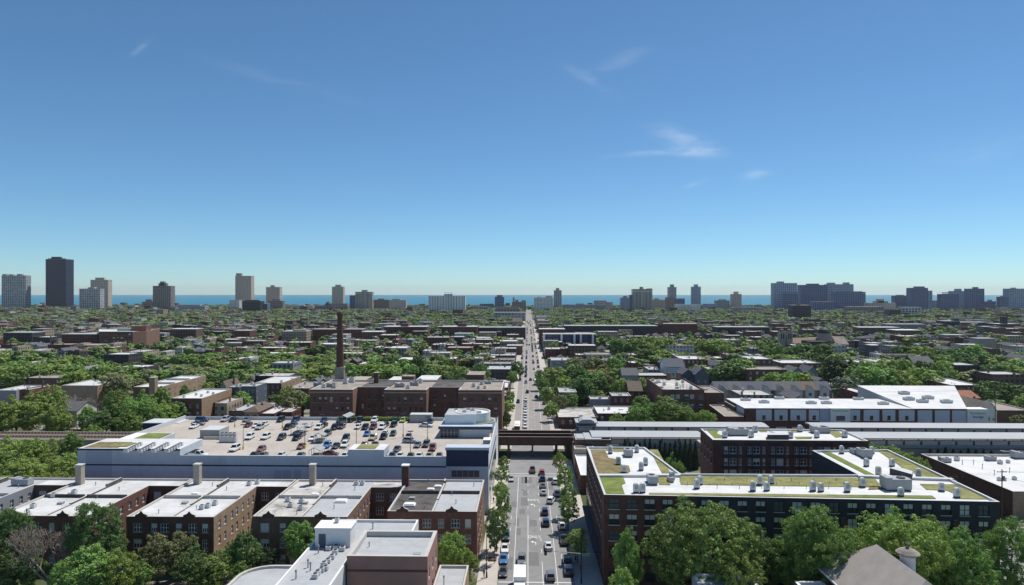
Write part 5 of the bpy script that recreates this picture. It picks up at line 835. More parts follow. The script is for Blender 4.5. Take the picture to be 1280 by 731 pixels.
def town(i):
    w_, r_, a_, c_ = cl[i]; px = 895 + i * 18.3; Y = 372; rt = gable('town_house', f'{a_} gabled town house with {c_} roof, {ORD(i)} from the warehouse end', 'house', px, px + 17.6, 487, 478.5, Y, 15, w_, r_, 'x', 'row of gabled town houses', 2)
    x0, x1 = PX(px + 2.5, Y - 1.4), PX(px + 13.5, Y - 1.4); xm = (x0 + x1) / 2; ze, zt = PZ(px, 487, Y), PZ(px, 481, Y); y0 = Y - 1.4
    fg = kid(rt, 'front_gable', lambda b: (b.box(x0, x1, y0, Y - .02, 0, ze), b.face([(x0, y0, ze), (x1, y0, ze), (xm, y0, zt - .1)])), ['paint_white' if i % 4 else 'paint_cream']); kid(rt, 'gable_roof', lambda b: [b.face(q) for q in ([(x0 - .3, y0 - .3, ze - .25), (xm, y0 - .3, zt + .05), (xm, Y + 5, zt + .05), (x0 - .3, Y + 5, ze - .25)][::-1], [(x1 + .3, y0 - .3, ze - .25), (x1 + .3, Y + 5, ze - .25), (xm, Y + 5, zt + .05), (xm, y0 - .3, zt + .05)][::-1])], [r_])
    for z in (1.5, 4.6): 
        f, ps, sm = window_mesh(1.8, 1.7, 'paint_white', 2, 2, 'stone'); w = put('window', f, rt, (xm - rt.location.x, y0 - .07 - rt.location.y, z)); put('pane', ps[0], w)
for i in range(8): town(i)
blk('white_roof_flats', 'flats with broken white roofs right of the big round tree', 'apartment building', 937, 966, 448, 450, 24, 'brick_brown', 'roof_white', 4); blk('brick_flats', 'reddish brick flats in front of the broken white roofs', 'apartment building', 934, 984, 461, 410, 18, 'brick_red', 'roof_tan', 6); blk('grey_brick_flats', 'long grey-brown flats with a white roof below the domed church', 'apartment building', 977, 1026, 453, 470, 24, 'brick_brown', 'roof_white', 7)
gable('grey_gable_house', 'grey gabled house in front of the long grey-brown flats', 'house', 988, 1006, 466, 459, 425, 16, 'paint_grey', 'shingle_grey'); gable('slate_gable_house', 'slate gabled house left of the dark round tree', 'house', 1008, 1024, 465.5, 458, 428, 16, 'paint_grey', 'shingle_blue')
blk('white_roof_shop', 'low grey building with a white roof, left of a matching tan one', 'shop building', 1066, 1100, 453, 505, 24, 'paint_grey', 'roof_white', 4, nr=1); blk('tan_roof_shop', 'low building with a tan-patched roof beyond the yellow-green trees', 'shop building', 1094, 1126, 451.5, 512, 26, 'brick_brown', 'roof_dirty', 4, nr=1)
gable('dark_gable_house', 'dark house with a grey cross-gabled roof among trees on the right', 'house', 1143, 1168, 453.5, 446, 480, 16, 'brick_dark', 'shingle_grey', 'x')
tfl = blk('three_flat', 'white-roofed three-storey flats with cream front and dark porch, far right', 'apartment building', 1189, 1227, 480.5, 372, 30, 'brick_brown', 'membrane', 6, emat={1: 2}, extra=['paint_cream']); kid(tfl, 'porch', lambda b: [(b.box(PX(1227.4, 372), PX(1240, 372), 373, 381, z, z + .2), [b.box(x, x + .2, 373, 373.2, 0, z) for x in (PX(1228, 372), PX(1239, 372))]) for z in (3.2, 6.4, 9.4)], ['wood'])
gable('tan_hip_house', 'low house with a tan roof in front of the white-roofed three-storey flats', 'house', 1196, 1225, 497, 490, 344, 16, 'brick_brown', 'tile_red', 'x'); blk('tan_roof_workshop', 'long workshop with a salmon roof beyond the storage sign', 'workshop', 1246, 1290, 512, 306, 26, 'brick_brown', 'roof_tan', 0); gable('white_gable_shed', 'white gabled shed beside the storage sign', 'shed', 1232.5, 1246, 513, 503, 304, 24, 'paint_white', 'roof_tan'); blk('dark_roof_hall', 'long dark grey roofed hall at the far right edge', 'hall', 1232, 1290, 461, 500, 30, 'brick_brown', 'shingle_grey', 0)
# further out
bh = building('brick_block', 'large red brick five-storey block with a rooftop tower, left of the tree belt', 'apartment building', [(PX(123.5, 690), 690), (PX(166, 690), 690), (PX(183, 705), 705), (PX(199.5, 738), 738), (PX(170, 745), 745), (PX(123.5, 745), 745)], 20.5, 'brick_red', 'roof_white', 'coping', .8, .5, {0: (spread(PX(166, 690) - PX(123.5, 690), 8, 2.6, 2), [(2 + 3.7 * i, 3.8 + 3.7 * i) for i in range(5)], ('brick_brown', 3, 1, 'stone', .3))}, emat={1: 2, 2: 2}, extra=['brick_orange']); kid(bh, 'roof_tower', lambda b: b.box(PX(163, 712), PX(181, 712), 714, 724, 19, 25), ['brick_red']); kid(bh, 'rear_block', lambda b: b.box(PX(145, 712), PX(162, 712), 714, 724, 19, 22.5), ['metal_grey'])
gm = lambda n, w, g, pu=3.0, pv=3.3, wu=1.4, wv=1.7: gridmat(n, w, g, pu, pv, wu, wv)
gm('grid_brick', (.15, .06, .045), (.03, .035, .045)); gm('grid_brown', (.17, .11, .085), (.03, .035, .045)); gm('grid_tan', (.38, .30, .22), (.05, .055, .065)); gm('grid_dark', (.06, .055, .06), (.02, .023, .03)); gm('grid_white', (.52, .50, .46), (.06, .07, .085)); gm('grid_grey', (.26, .26, .27), (.05, .055, .065))
WL = ['brick_red', 'brick_brown', 'brick_tan', 'brick_dark', 'paint_grey', 'paint_cream', 'paint_white']
def far(name, label, cat, px0, px1, py, Y, dep, wall, roof, extra_=None, poly=None):
    z = PZ((px0 + px1) / 2, py, Y); x0, x1 = PX(px0, Y), PX(px1, Y); P = rect(x0, x1, Y, Y + dep); rt = root(name, label, cat, ((x0 + x1) / 2, Y, 0)); claim(P)
    kid(rt, 'wall', lambda b: b.prism(P, 0, z, 0, 0), [wall]); kid(rt, 'roof', lambda b: b.box(x0 - .3, x1 + .3, Y - .3, Y + dep + .3, z + .003, z + .6), [roof])
    if extra_:
        for (a, c, p2) in extra_: z2 = PZ(px0, p2, Y + 3); kid(rt, 'penthouse', lambda b: b.box(PX(a, Y + 3), PX(c, Y + 3), Y + 3, Y + min(dep - 2, 14), z + .61, z2), [wall])
    return rt
for a in [('brick_flats', 'low red brick row left of the large brick block', 'apartment building', 77, 122, 417.5, 705, 20, 'grid_brick', 'roof_grey'), ('tan_flats', 'squat tan flats with a white hut below the brick row', 'apartment building', 94, 121, 431.5, 650, 20, 'grid_tan', 'roof_tan', [(97, 105, 428.5)]),
          ('brick_flats', 'dark red brick flats either side of the smokestack top', 'apartment building', 391, 452, 411.5, 800, 24, 'grid_brick', 'roof_tan', [(420, 430, 409)]), ('tan_flats', 'pale stepped tan flats left of the smokestack', 'apartment building', 352, 383, 414, 780, 22, 'grid_tan', 'roof_grey', [(366, 382, 411.5)]), ('brown_flats', 'brown flats with a white roof right of the smokestack', 'apartment building', 452, 478, 414.5, 800, 20, 'grid_brown', 'roof_white'),
          ('brick_apartments', 'left one of two matching brick blocks with pale bay windows', 'apartment building', 480, 533, 408, 860, 22, 'grid_brick', 'roof_white', [(501, 510, 403.8)]), ('brick_apartments', 'right one of two matching brick blocks with pale bay windows', 'apartment building', 552, 596, 408, 860, 22, 'grid_brick', 'roof_white', [(572, 583, 403.6)]),
          ('dark_apartments', 'long dark slate apartment block beside the avenue, left side', 'apartment building', 598, 657, 409, 880, 22, 'grid_dark', 'roof_grey'), ('shop_row', 'dark framed shop block with pale grid windows before the slate block', 'shop building', 595, 612, 422.5, 760, 22, 'grid_dark', 'roof_grey'), ('shop_row', 'low tan shop row with parapet at the left side of the avenue', 'shop building', 612, 654, 424, 760, 24, 'grid_tan', 'roof_grey'), ('store', 'black flat-roofed cube house among the white roofs', 'house', 567, 579, 421, 740, 14, 'grid_dark', 'roof_grey'), ('white_roof_store', 'long white-roofed store left of the black cube', 'shop building', 556, 592, 424.5, 780, 20, 'brick_tan', 'membrane'), ('shop_row', 'orange-fronted low shops near the left kerb of the avenue', 'shop building', 634, 653, 432, 660, 16, 'brick_orange', 'roof_grey'),
          ('modern_flats', 'black modern flats with white frames, right side of the avenue', 'apartment building', 679, 745, 417.5, 735, 20, 'panel_navy', 'roof_grey'), ('brick_flats', 'brick block with white cornice behind the black modern flats', 'apartment building', 674, 706, 411, 800, 18, 'grid_brick', 'roof_white'), ('long_brick_row', 'very long dark brick row with flat grey roof, right of the avenue', 'apartment building', 706, 822, 407, 905, 24, 'grid_dark', 'roof_grey'), ('brick_row', 'dark brick row with corner towers joining the long row', 'apartment building', 822, 872, 404.5, 915, 24, 'grid_brick', 'roof_tan', [(824, 829, 402)]), ('slate_row', 'long slate-coloured row with white strip roof beyond the trees', 'apartment building', 896, 962, 408.5, 890, 22, 'grid_dark', 'roof_grey'),
          ('black_mid_rise', 'black glassy mid-rise with a pale top floor below the blue towers', 'office building', 991, 1014, 381, 1420, 26, 'grid_dark', 'roof_grey', [(997, 1000, 379.5)]), ('dark_flats', 'black stepped flats on the far right', 'apartment building', 1181, 1200, 401, 1130, 24, 'panel_navy', 'roof_grey', [(1194, 1199, 397.5)]), ('dark_flats', 'lower dark wing right of the black stepped flats', 'apartment building', 1200, 1236, 402.5, 1130, 24, 'grid_dark', 'roof_grey'), ('brick_school', 'dark brick school with a square chimney, far right edge', 'school', 1247, 1276, 404.5, 1060, 26, 'grid_dark', 'roof_grey', [(1256, 1259.5, 395)]),
          ('stone_hall', 'small round-topped stone hall among trees at the right', 'hall', 1223, 1244, 423, 690, 14, 'stone', 'roof_grey'), ('white_roof_shed', 'long bright white roof among the far right trees', 'shed', 1120, 1152, 412.5, 860, 24, 'brick_brown', 'membrane'), ('grey_villas', 'pale grey pair of gable-fronted villas at the right', 'house', 1183, 1208, 418.5, 800, 16, 'grid_grey', 'roof_grey'), ('blue_shed', 'small bright blue-sided shed among the pale roofs', 'shed', 1089, 1101, 431.5, 640, 12, 'paint_blue', 'roof_white'), ('brown_row', 'brown row with stepped grey roofs right of the church', 'apartment building', 1075, 1125, 409, 900, 20, 'grid_brown', 'roof_white'), ('brown_row', 'grey terrace with repeated small dormers on the right', 'apartment building', 1110, 1158, 405, 980, 20, 'grid_grey', 'roof_grey'),
          ('grey_terrace', 'wide brick terrace partly hidden by trees at the left edge', 'apartment building', 4, 40, 415.5, 720, 20, 'grid_dark', 'roof_grey'), ('tan_block', 'tan corner block left of the low red brick row', 'apartment building', 40, 54, 411, 760, 18, 'grid_tan', 'roof_tan'), ('brick_shops', 'brick shops with a white cube near the left tree line', 'shop building', 292, 312, 413, 800, 18, 'grid_brick', 'roof_grey'), ('brick_shops', 'brown brick terrace right of the large brick block', 'apartment building', 212, 245, 411, 780, 18, 'grid_brown', 'roof_white')]: far(*a)
mf = [o for o in COL.objects if o.get('label', '').startswith('black modern flats with white')][0]
for px in (680, 702, 718, 726, 741): kid(mf, 'frame', lambda b: b.box(PX(px - 1.3, 735), PX(px + 1.3, 735), 733.6, 734.9, 0, PZ(px, 417.5, 735)), ['paint_white'])
kid(mf, 'window', lambda b: [b.box(PX(p, 735), PX(p + 6, 735), 734.6, 734.95, z, z + 1.6) for p in (684, 692, 706, 729) for z in (3, 6.4, 9.8, 13)], ['glass_mid'])
# domed church
ch = root('domed_church', 'stone church with twin towers, tan nave roof and a dark dome', 'church', (PX(1005, 700), 700, 0)); Yc = 700; px_ = lambda p: PX(p, Yc); claim(rect(px_(970), px_(1058), 690, 730))
for p in (974.5, 983.5): t = kid(ch, 'tower', lambda b: b.box(px_(p - 3.6), px_(p + 3.6), Yc - 8, Yc - 2, 0, 21.5), ['stone']); kid(t, 'belfry_opening', lambda b: [b.box(px_(p + k) - .55 - 0, px_(p + k) + .55, Yc - 8.08, Yc - 8.003, 14, 19) for k in (-1.3, 1.3)], ['black']).location = -t.location + Vector((-ch.location.x, -ch.location.y, 0)); kid(ch, 'tower_dome', lambda b: b.lathe((px_(p), Yc - 5, 21.5), [(2.9, 0), (2.7, .8), (1.8, 1.8), (.4, 2.4), (.1, 3.2)], 14), ['metal_dark'])
def nave(b):
    x0, x1 = px_(988), px_(1024); b.box(x0, x1, Yc - 7, Yc + 9, 0, 8, 0); b.face([(x0, Yc - 7.5, 8), (x1, Yc - 7.5, 8), (x1, Yc + 1, 14.5), (x0, Yc + 1, 14.5)], 1); b.face([(x1, Yc + 9.5, 8), (x0, Yc + 9.5, 8), (x0, Yc + 1, 14.5), (x1, Yc + 1, 14.5)], 1); b.face([(x0, Yc + 9, 8), (x0, Yc - 7, 8), (x0, Yc + 1, 14.5)], 0)
kid(ch, 'nave', nave, ['stone', 'nave_tile'])
def transept(b):
    x0, x1 = px_(1040), px_(1056); b.box(x0, x1, Yc - 9, Yc + 9, 0, 8.5, 0); b.face([(x0, Yc - 9.5, 8.5), (x1, Yc - 9.5, 8.5), (x1 - 1, Yc, 16), (x0, Yc, 16)], 1); b.face([(x1, Yc + 9.5, 8.5), (x0, Yc + 9.5, 8.5), (x0, Yc, 16), (x1 - 1, Yc, 16)], 1); b.face([(x0, Yc + 9, 8.5), (x0, Yc - 9, 8.5), (x0, Yc, 16)], 0); b.face([(x1, Yc - 9, 8.5), (x1, Yc + 9, 8.5), (x1 - 1, Yc, 16)], 0)
kid(ch, 'transept', transept, ['stone', 'roof_tan']); kid(ch, 'drum', lambda b: b.lathe((px_(1030), Yc, 0), [(6.6, 0), (6.6, 18.5), (6.9, 18.5), (6.9, 19.2)], 20), ['stone']); kid(ch, 'dome', lambda b: b.lathe((px_(1030), Yc, 19.2), [(6.4, 0), (6.2, 1.5), (5.2, 3.6), (3.4, 5.2), (1.4, 6.0), (.9, 6.1), (.9, 7.6), (.2, 8.6)], 24), ['metal_dark'])
# ---------------------------------------------------------------- lakefront skyline
tw = [('tw_cream', (0.540, 0.499, 0.459), (.07, .085, .12), 6.3, 5.7, 3.4, 3.2), ('tw_navy', (.012, .022, .062), (.01, .014, .03), 3.4, 6.8, 2.1, 4.0), ('tw_check', (0.540, 0.527, 0.527), (.06, .075, .11), 7.6, 5.7, 5.1, 3.8), ('tw_tan', (0.567, 0.459, 0.378), (.16, .14, .13), 6.7, 5.9, 2.5, 3.0), ('tw_brown', (0.270, 0.223, 0.203), (.05, .05, .06), 6.7, 5.9, 3.0, 3.4), ('tw_grey', (.40, .39, .40), (.06, .065, .08), 7.1, 5.9, 3.7, 3.2), ('tw_blue', (.13, .18, .31), (.03, .045, .08), 6.7, 5.9, 3.4, 3.2), ('tw_bluelight', (.34, .41, .53), (.07, .085, .12), 6.7, 5.9, 3.4, 3.2), ('tw_white', (0.891, 0.864, 0.810), (.16, .18, .22), 4.6, 60, 2.2, 58), ('tw_whitegrid', (0.810, 0.769, 0.702), (.10, .115, .15), 4.2, 4.0, 2.4, 2.2), ('tw_stripe', (0.567, 0.486, 0.432), (.05, .055, .07), 4.4, 60, 2.4, 58), ('tw_black', (0.022, 0.025, 0.035), (.012, .014, .02), 5.0, 6.5, 3.4, 4.0)]
for t in tw: gridmat(t[0], t[1], t[2], t[3], t[4], t[5], t[6], .7, .05)
SKY = [  # label, x0, x1, top, Y, depth, facade, roof pieces, notches
 ('broad cream grid tower at the far left shoreline', 2, 32, 345, 2350, 26, 'tw_check', [(3, 8, 343), (11, 16, 343.3), (21, 27, 343)]), ('tallest dark navy slab tower on the left shoreline', 57, 82.5, 324.5, 2400, 42, 'tw_navy', [(60, 80, 323.5), (64, 75, 321.5)]), ('short chequered grey tower in front of the plain tan tower', 99, 125, 361.5, 2200, 24, 'tw_check', [(110, 118, 359.5)]), ('plain tan tower with white cap behind the chequered tower', 113, 135, 350.5, 2400, 24, 'tw_tan', [(119, 130, 347.5)]),
 ('low stepped dark block left of the brown tower', 177.5, 192, 376.5, 2300, 24, 'tw_brown', [(182, 190, 373.5)]), ('dark brown tower with a raised centre on the left shore', 191, 213.5, 358, 2150, 26, 'tw_brown', [(198, 208, 354.5), (200, 205, 352.3)]), ('long low dark block right of the brown tower', 214, 256, 382, 2050, 24, 'tw_grey', [(222, 250, 380)]), ('tall stepped tan tower on a broad base', 294, 314, 345.5, 2350, 26, 'tw_tan', [(295, 302, 342)]), ('pale beige slab at the foot of the stepped tan tower', 286.5, 299, 374.5, 2250, 20, 'tw_white', []), ('tan podium wing right of the stepped tan tower', 300, 321, 374, 2300, 18, 'tw_tan', []),
 ('squat black office block near the left shore', 303, 325.5, 375.5, 1900, 30, 'tw_black', [(306, 323, 374.2)]), ('lower blue-black wing beside the squat black office', 325, 334, 379, 1930, 24, 'tw_blue', []), ('wide low black podium left of the squat black office', 264, 303, 390.5, 1700, 24, 'tw_black', [(276, 300, 388.8)]), ('tan twin-shaft tower behind a brown stepped block', 332.5, 349.5, 359.5, 2400, 24, 'tw_tan', [(338, 343, 357)]), ('brown stepped block with a white edge in front of the tan tower', 335, 353.5, 375.5, 2150, 20, 'tw_brown', [(340, 350, 373.5)]), ('long low brown block under the slim tan tower', 393, 434.5, 381, 2050, 22, 'tw_brown', [(406, 434, 378.5), (408, 411, 376.3)]),
 ('slim pale tower standing alone left of the striped block', 415, 429, 359, 2450, 22, 'tw_tan', [(419, 426, 356.4)]), ('dark vertical-striped tower with a central hump', 444, 465, 365.5, 2150, 24, 'tw_stripe', [(452, 459, 363)]), ('low dark wing on the left of the striped tower', 437, 445, 368.5, 2180, 20, 'tw_blue', []), ('brown low-rise right of the striped tower', 466, 486, 374, 2200, 20, 'tw_brown', [(472, 480, 372.5)]), ('tan low-rise with a white end wall', 486, 507.5, 374.5, 2150, 20, 'tw_tan', [(490, 500, 372.8)]), ('wide white ribbed slab in the middle of the skyline', 535.5, 581.5, 369.5, 1950, 24, 'tw_white', [(555, 566, 366.5)]),
 ('dark small tower left of the avenue end', 618.5, 630, 370.5, 2350, 20, 'tw_blue', [(621, 628, 368)]), ('long tan store block with white top at the avenue end', 619, 650, 385, 1500, 30, 'tw_brown', [(620, 649, 383)]), ('grey wing stepping down beside the long tan store', 617, 657, 390, 1450, 26, 'tw_grey', []), ('brown hotel with a corner turret near the avenue end', 640, 657.5, 376.5, 2200, 20, 'tw_brown', [(641, 643, 371), (644, 648, 374), (652, 657, 374.5)]), ('white gridded office block right of the avenue end', 667.5, 691.5, 371.5, 2000, 26, 'tw_whitegrid', [(672, 676, 370), (682, 690, 369)]), ('slim grey tower behind the white gridded office', 692.5, 702, 363.5, 2450, 18, 'tw_grey', [(695, 699, 360.5)]),
 ('pale low-rise with two wings left of the bluish block', 743, 758, 375, 2150, 20, 'tw_grey', []), ('shorter tan wing right of the pale low-rise', 758, 766, 377, 2180, 20, 'tw_tan', []), ('small bluish apartment block left of the dark slab', 776, 787, 371.5, 2200, 22, 'tw_bluelight', [(779, 784, 369)]), ('wide dark blue stepped slab with a raised core', 791, 815.5, 362, 2100, 28, 'tw_stripe', [(800, 804, 359), (809, 815, 361)]), ('dark shoulder on the left of the wide stepped slab', 787.5, 791.5, 368, 2110, 26, 'tw_blue', []), ('tan low block right of the wide stepped slab', 816, 832, 374, 2250, 20, 'tw_tan', [(818, 824, 372)]), ('slim grey tower with a dark cap, left of a twin', 835.5, 845.5, 359.5, 2450, 18, 'tw_grey', [(838, 842.5, 356)]), ('slim grey tower with a dark cap, right of a twin', 865, 876, 359, 2450, 18, 'tw_bluelight', [(868, 872.5, 356)]),
 ('brown half-dark block beneath the left slim twin', 833, 844, 371, 2150, 20, 'tw_brown', [(837, 841, 369.5)]), ('low white arcaded building beneath the slim twins', 845, 876, 380, 2000, 24, 'tw_whitegrid', []), ('dark flat block behind the white arcade', 843, 856, 372.5, 2300, 18, 'tw_blue', []), ('pale hazy block left of the sandy tower', 895, 912, 375, 2300, 22, 'tw_grey', [(899, 908, 373.5)]), ('sandy brown tower standing alone right of centre', 915, 927, 367, 2300, 20, 'tw_tan', [(918, 923, 365)]), ('long low grey-roofed hall below the sandy tower', 917, 955, 384, 1950, 30, 'tw_grey', [(918, 954, 383)]),
 ('pale blue-grey tower left of the broad blue slab', 967, 996.5, 354.5, 2250, 26, 'tw_bluelight', [(972, 980, 352.3)]), ('lower blue block attached before the pale blue tower', 978, 997, 366, 2200, 18, 'tw_blue', []), ('broad dark blue slab, widest of the right skyline', 1000.5, 1034, 356.8, 2300, 26, 'tw_blue', [(1009, 1024, 355)]), ('blue-grey slab continuing the broad dark slab', 1034, 1067, 356, 2320, 26, 'tw_bluelight', [(1035, 1044, 353.8), (1055, 1062, 353.5)]), ('dark blue office with a light rim before the broad slab', 1043, 1082, 365.5, 2150, 26, 'tw_blue', [(1046, 1078, 364.6)]), ('low blue-grey block under the broad slab', 1016, 1042, 376.5, 2050, 20, 'tw_blue', []),
 ('tan public building with a shallow domed top', 1086, 1120, 378, 2050, 30, 'tw_tan', [(1093, 1110, 375.5), (1097, 1105, 373)]), ('small dark blue block right of the domed building', 1118, 1135.5, 369, 2350, 20, 'tw_blue', [(1122, 1130, 367.8)]), ('blue two-tone tower with chamfered top on the right', 1138, 1160, 360.5, 2200, 24, 'tw_blue', [(1144, 1156, 358.5)]), ('paler stepped side of the two-tone tower', 1160, 1165.5, 364, 2220, 20, 'tw_bluelight', []), ('dark blue slab left of a taller slab near the right edge', 1176.5, 1199, 367, 2200, 22, 'tw_blue', [(1180, 1190, 366)]), ('striped blue slab with a white cap near the right edge', 1190, 1209, 364.5, 2300, 20, 'tw_bluelight', [(1195, 1202, 361.5)]), ('taller blue slab with a capped core near the right edge', 1211, 1230.5, 361.5, 2200, 24, 'tw_blue', [(1218, 1223, 359.3)]), ('low dark annexe right of the taller blue slab', 1231, 1245, 376, 2250, 18, 'tw_blue', [(1237, 1240, 374)]), ('hazy ribbed block at the right edge of the skyline', 1260, 1290, 361.5, 2200, 24, 'tw_bluelight', [(1266, 1270, 360)]), ('dark low block before the hazy ribbed block', 1250.5, 1261, 370.5, 2150, 18, 'tw_blue', [(1253, 1258, 369.3)]),
 ('small white low-rise with dark bays among far right trees', 1128, 1152, 383.5, 1700, 20, 'tw_check', []), ('low grey blocks along the shore right of the slim grey tower', 704, 742, 380, 2250, 20, 'tw_grey', [(720, 730, 378.5)]), ('low brown shore block right of the wide ribbed slab', 584, 610, 383, 2150, 20, 'tw_brown', [(590, 598, 381.5)]), ('low pale shore block left of the slim pale tower', 358, 391, 382, 2250, 20, 'tw_tan', [(366, 380, 380.5)]), ('low dark shore block between slab and dark small tower', 600, 617, 379, 2350, 18, 'tw_blue', []), ('long pale low block left of the shore by the navy tower', 20, 99, 391, 1800, 26, 'tw_white', []), ('low reddish block at the foot of the navy tower', 58, 78, 386, 1950, 20, 'tw_brown', [(62, 72, 385)]), ('hazy mid-rise between the sandy tower and blue slab', 880, 896, 379, 2250, 20, 'tw_bluelight', []), ('low blue-grey block at the foot of the two-tone tower', 1165, 1177, 375, 2300, 18, 'tw_bluelight', []), ('long brown school block below the domed building', 1060, 1105, 383, 1850, 24, 'tw_brown', [])]
for lb_, x0, x1, py, Y, dep, fac_, pent_ in SKY:
    nm = 'tower_block' if PZ(x0, py, Y) > 38 else 'apartment_block'; far(nm, lb_, 'tower' if nm == 'tower_block' else 'apartment block', x0, x1, py, Y, dep, fac_, 'roof_grey', pent_)
# ---------------------------------------------------------------- traffic on the avenue
N_, S_ = 0.0, math.pi      # heading away from / toward the camera
def pave_z(x): return .006
def street_car(px, py, kind, paint, hd, label, group='cars on the avenue', X=None, detail=2):
    x, y = G(px, py, .7); x = X if X is not None else x; return car(x, y, pave_z(x), kind, paint, hd + RND.uniform(-.02, .02), label, group, detail)
PK, MV = 'cars parked along the avenue kerbs', 'cars driving on the avenue'
for a in [(632, 713, 'sedan', 'dark grey', S_, 'dark grey saloon parked nearest the camera at the left kerb', PK, -5.3), (627.5, 697, 'sedan', 'blue', S_, 'steel blue saloon parked between white and dark grey cars, left kerb', PK, -5.5), (631.5, 684, 'sedan', 'white', S_, 'white saloon parked behind the steel blue car at the left kerb', PK, -5.4), (631, 669, 'suv', 'dark green', S_, 'dark car half hidden by the round tree at the left kerb', PK, -5.4), (637, 597, 'sedan', 'silver', S_, 'silver car under the farther trees of the left kerb', PK, -5.4),
          (654, 699, 'suv', 'grey', S_, 'grey car driving ahead of the white box truck', MV, -1.4), (686, 718, 'suv', 'grey', N_, 'grey car at the bottom edge driving away in the right lane', MV, 4.7), (686, 680.5, 'sedan', 'white', N_, 'white saloon alone in the right lane by the traffic signal', MV, 4.8), (681, 651.5, 'suv', 'navy', N_, 'navy car with red tail lights before the white saloon', MV, 4.6), (680, 638, 'suv', 'navy', N_, 'navy car beside the turning white car', MV, 4.6), (689, 624, 'suv', 'white', N_ - .25, 'white car pulling out toward the right kerb', MV, 6.6),
          (679, 614, 'sedan', 'silver', N_, 'silver saloon at the tail of the queue for the bridge', MV, 4.6), (678.8, 605.5, 'sedan', 'grey', N_, 'grey saloon second in the queue for the bridge', MV, 4.6), (678.8, 597, 'suv', 'navy', N_, 'dark car third in the queue for the bridge', MV, 4.6), (677.6, 589.5, 'suv', 'red', N_, 'dull red car leading the queue before the bridge', MV, 4.6), (666.5, 586.5, 'pickup', 'rust brown', N_, 'brown pickup in the middle lane before the bridge', MV, 1.5),
          (709, 711, 'suv', 'navy', N_, 'navy car parked nearest the camera at the right kerb', PK, 8.7), (708.5, 698.5, 'suv', 'black', N_, 'black car parked under the signal arm at the right kerb', PK, 8.7), (706, 674, 'pickup', 'dark grey', N_, 'dark pickup parked beside the lime tree at the right kerb', PK, 8.7), (704.5, 655.5, 'sedan', 'white', N_, 'white car parked in the shade at the right kerb', PK, 8.7), (697, 615, 'suv', 'silver', N_, 'pale car parked beneath the middle right trees', PK, 8.6), (695.5, 600.5, 'suv', 'white', N_, 'white car parked at the right kerb nearest the bridge', PK, 8.6)]:
    street_car(*a[:5], a[5], a[6], a[7])
# beyond the bridge
k = 0
for i, (py, paint, kind) in enumerate([(532, 'white', 'suv'), (527.5, 'silver', 'sedan'), (523, 'white', 'suv'), (519.5, 'navy', 'sedan'), (516, 'white', 'suv'), (512, 'white', 'sedan'), (508.5, 'silver', 'suv'), (505.5, 'white', 'sedan'), (502, 'grey', 'sedan'), (498.5, 'white', 'suv')]): street_car(657, py, kind, paint, S_, f'{paint} {NOUN[kind]} queuing beyond the bridge, {ORD(i)} in line', 'queue of cars beyond the bridge', -1.3, 1)
for px, py, kind, paint, hd, lb_, g, x in [(647.5, 501, 'suv', 'navy', S_, 'dark car parked by the small left trees beyond the bridge', PK, -5.4), (660, 489, 'suv', 'black', S_, 'black car crossing lanes at the end of the queue', MV, -.4), (675, 494.5, 'sedan', 'black', N_, 'black saloon ahead of the white van beyond the bridge', MV, 4.8), (683, 515.5, 'suv', 'black', N_, 'black car parked right, beyond the bridge', PK, 8.5), (683, 503, 'sedan', 'dark grey', N_, 'dark grey car under the right trees beyond the bridge', PK, 8.6)]: street_car(px, py, kind, paint, hd, lb_, g, x, 1)
# far traffic: dozens of tiny vehicles, each its own
fc = ['black', 'white', 'dark grey', 'silver', 'navy', 'maroon', 'black', 'grey']
LN = [(-5.5, S_, 'left kerb lane'), (-1.5, S_, 'oncoming lane'), (1.6, N_, 'middle lane'), (4.6, N_, 'outgoing lane'), (8.5, N_, 'right kerb lane')]; cnt = {}
y = 452.0
while y < 1500:
    for x, hd, nm in LN:
        if RND.random() < (.62 if nm in ('oncoming lane', 'outgoing lane') else .42 if 'kerb' in nm else .1):
            p = RND.choice(fc); kd = RND.choice(['sedan', 'suv', 'suv', 'hatchback', 'van']); yy = y + RND.uniform(0, 6); key = (p, kd, nm); cnt[key] = cnt.get(key, 0) + 1
            car(x + RND.uniform(-.25, .25), yy, .006, kd, p, hd, f'far {p} {NOUN[kd]} in the {nm}, {ORD(cnt[key] - 1)} such counting outward', 'distant cars on the avenue', 0)
    y *= 1.0 + .022; y += 5
# box truck, bus, white van
def wheels(o, xs, ys, r=.48):
    w = MB(); w.tube((-.15, 0, 0), (.15, 0, 0), r, r, 14, 0); w.tube((-.16, 0, 0), (.16, 0, 0), r * .55, r * .55, 10, 1); m = w.mesh('wheel', ['tyre', 'chrome'])
    for x in xs:
        for y in ys: put('wheel', m, o, (x, y, r))
bt = root('box_truck', 'white box truck at the bottom edge following the grey car', 'truck', (-1.65, 137.2, .006), None, S_)
def lk(o, name, fn, mats): b = MB(); fn(b); return put(name, b.mesh(name, mats), o)
lk(bt, 'cargo_box', lambda b: b.box(-1.22, 1.22, -4.7, 1.6, .95, 3.55), ['paint_white']); lk(bt, 'cab', lambda b: (b.box(-1.08, 1.08, 1.75, 3.5, .6, 2.6, 0), b.prism([(-1.06, 3.5), (1.06, 3.5), (.98, 4.6), (-.98, 4.6)], .6, 1.6, 0)), ['paint_white']); lk(bt, 'windscreen', lambda b: b.face([(-.95, 3.52, 1.7), (-.9, 3.51, 2.5), (.9, 3.51, 2.5), (.95, 3.52, 1.7)]), ['car_glass']); lk(bt, 'chassis', lambda b: b.box(-.5, .5, -4.6, 3.4, .45, .94), ['metal_dark']); lk(bt, 'rear_door', lambda b: b.box(-1.1, 1.1, -4.75, -4.702, 1.05, 3.4), ['metal_light']); wheels(bt, (-.98, .98), (-3, 3.1))
